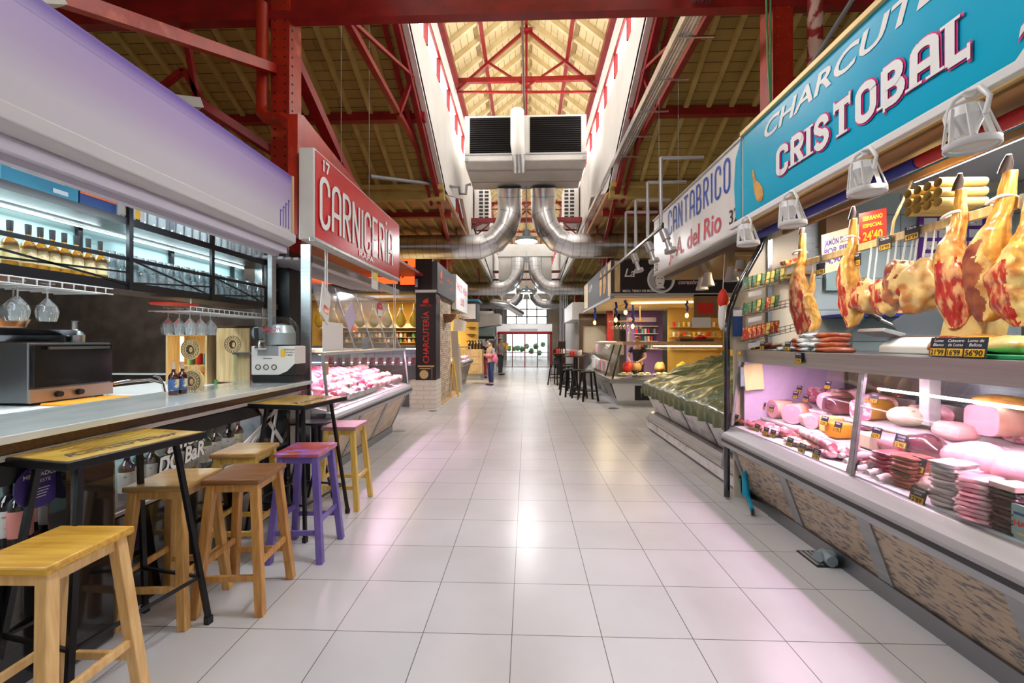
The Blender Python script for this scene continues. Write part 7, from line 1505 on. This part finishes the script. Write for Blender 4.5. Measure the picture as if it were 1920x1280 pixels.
# ================================================================ PEOPLE
def limb(bm_v, pts): pass
def body(name, joints, edges, m, parent, lvl=2):
    me = bpy.data.meshes.new(name); me.from_pydata([j[0] for j in joints], edges, []); o = bpy.data.objects.new(name, me); COL.objects.link(o)
    sk = o.modifiers.new('skin', 'SKIN'); sk.use_smooth_shade = True
    for i, j in enumerate(joints):
        r = j[1]; r = r if isinstance(r, tuple) else (r, r); me.skin_vertices[0].data[i].radius = r
    me.skin_vertices[0].data[0].use_root = True
    o.modifiers.new('subdivision', 'SUBSURF').levels = lvl; o.modifiers['subdivision'].render_levels = lvl
    me.materials.append(M[m]); o.parent = parent; return o
def person(name, label, x, y, rz, h, shirt, legs, hairm, arms, mask=True, sitting=False, legs_on=True, cap=None, lean=0, bag=None, hairlong=True, sleeve='short', skirt=None):
    t = thing('person', label, 'person', (x,y,0), rz); s = h/1.65
    P = lambda a, b_, c: (a*s, b_*s, c*s)
    # skin body: head, neck, arms with hands (facing -y)
    J = [(P(0,0,1.00),.10*s),(P(0,0,1.20),(.11*s,.08*s)),(P(0,-.01,1.34),(.13*s,.075*s)),(P(0,-.005,1.43),.048*s),(P(0,-.012,1.50),(.066*s,.075*s)),(P(0,-.012,1.57),(.074*s,.088*s)),(P(0,-.006,1.63),(.052*s,.062*s))]
    E = [(0,1),(1,2),(2,3),(3,4),(4,5),(5,6)]
    for sx, (el, ha) in zip((-1,1), arms):
        b0 = len(J); J += [(P(sx*.165,0,1.335),.046*s),(P(*el),.034*s),(P(*ha),.024*s),(P(ha[0]*.93,ha[1]-.06,ha[2]+.01),(.030*s,.016*s)),(P(ha[0]*.9,ha[1]-.12,ha[2]),(.024*s,.012*s))]
        E += [(2,b0),(b0,b0+1),(b0+1,b0+2),(b0+2,b0+3),(b0+3,b0+4)]
    for sx in (-1,1):
        b0 = len(J); J += [(P(sx*.09,0,.88),.075*s),(P(sx*.085,-.01,.48),.05*s),(P(sx*.08,.02,.09),.035*s),(P(sx*.085,-.10,.035),(.035*s,.025*s))]; E += [(0,b0),(b0,b0+1),(b0+1,b0+2),(b0+2,b0+3)]
    body('body', J, E, 'skin', t)
    # face
    for sx in (-1,1): build('eye', MB().blob(P(sx*.026,-.092,1.575), (.008*s,.005*s,.005*s), nu=6, nv=4), 'black', t, world=False); build('ear', MB().blob(P(sx*.074,.0,1.56), (.009*s,.018*s,.026*s), nu=8, nv=6), 'skin', t, world=False)
    build('nose', MB().blob(P(0,-.105,1.55), (.010*s,.014*s,.018*s), nu=6, nv=5), 'skin', t, world=False)
    if mask: build('face_mask', MB().blob(P(0,-.066,1.525), (.058*s,.048*s,.045*s), 1, .05), 'mask_blue', t, world=False)
    else: build('mouth', MB().blob(P(0,-.093,1.508), (.02*s,.006*s,.006*s), nu=6, nv=4), 'raw_red', t, world=False)
    b = MB().blob(P(0,.018,1.59), (.086*s,.095*s,.082*s), 1, .08)
    if hairlong: b.blob(P(0,.075,1.47), (.07*s,.05*s,.15*s), 2, .15)
    build('hair', b, hairm, t, world=False)
    if cap: build('cap', MB().lathe([(.094*s,0),(.09*s,.05*s),(.05*s,.085*s),(0,.09*s)], P(0,.0,1.60), 16).blob(P(0,-.10,1.605), (.06*s,.06*s,.008*s)), cap, t, world=False)
    # shirt
    J = [(P(0,0,.93),(.155*s,.115*s)),(P(0,0,1.08),(.135*s,.10*s)),(P(0,-.005,1.25),(.155*s,.105*s)),(P(0,-.005,1.345),(.135*s,.085*s)),(P(0,0,1.385),(.07*s,.06*s))]; E = [(0,1),(1,2),(2,3),(3,4)]
    for sx, (el, ha) in zip((-1,1), arms):
        b0 = len(J); k = .55; e = V((sx*.165,0,1.335)).lerp(V(el), k); J += [(P(sx*.165,0,1.335),.060*s),(P(*e),.052*s)]; E += [(3,b0),(b0,b0+1)]
    body('shirt', J, E, shirt, t)
    J = [(P(0,0,.95),(.16*s,.12*s))]; E = []
    for sx in (-1,1): b0 = len(J); J += [(P(sx*.09,0,.84),.095*s),(P(sx*.085,-.01,.48),.065*s),(P(sx*.08,.015,.14),.050*s),(P(sx*.08,.02,.09),.05*s)]; E += [(0,b0),(b0,b0+1),(b0+1,b0+2),(b0+2,b0+3)]
    body('trousers', J, E, legs, t)
    for sx in (-1,1): build('shoe', MB().blob(P(sx*.085,-.05,.035), (.045*s,.125*s,.036*s), 1, .05), 'black_matt', t, world=False)
    return t
pw = person('w', 'woman in face mask and blue jeans standing with folded arms in the aisle', -1.22, 14.4, -.9, 1.53, 'grey_cloth', 'denim', 'hair', (((-.24,-.04,1.12),(-.03,-.19,1.14)),((.24,-.04,1.12),(.04,-.2,1.10))))
b = MB().blob((-1.16,14.44,.98), (.17,.16,.13), 4, .3).blob((-1.08,14.36,.90), (.12,.14,.13), 6, .3).blob((-1.25,14.3,1.02), (.12,.12,.08), 8, .3)
solo('pink_shawl', b, 'pink_cloth', 'pink patterned bundle carried over the arms of the masked woman', 'shawl')
person('m', 'man in grey polo and cap with hands raised near the doors', -1.15, 18.76, 1.1, 1.66, 'grey_cloth', 'trousers', 'hair', (((-.22,-.10,1.12),(-.06,-.24,1.36)),((.22,-.10,1.12),(.06,-.24,1.38))), mask=True, cap='cap_cloth', hairlong=False)
person('k', 'person in dark shirt and red trousers half hidden behind the masked woman', -1.62, 17.4, .4, 1.6, 'dark_cloth', 'red_cloth', 'hair', (((-.24,-.04,1.10),(-.10,-.2,1.15)),((.24,-.04,1.10),(.12,-.2,1.15))), hairlong=False)
person('s', 'woman in sleeveless dark top with red hair working behind the bread counter', 2.97, 11.35, -.5, 1.62, 'dark_cloth', 'dark_cloth', 'hair_red', (((-.24,-.10,1.10),(-.10,-.34,.98)),((.24,-.10,1.10),(.08,-.36,.98))), mask=False, hairlong=False)
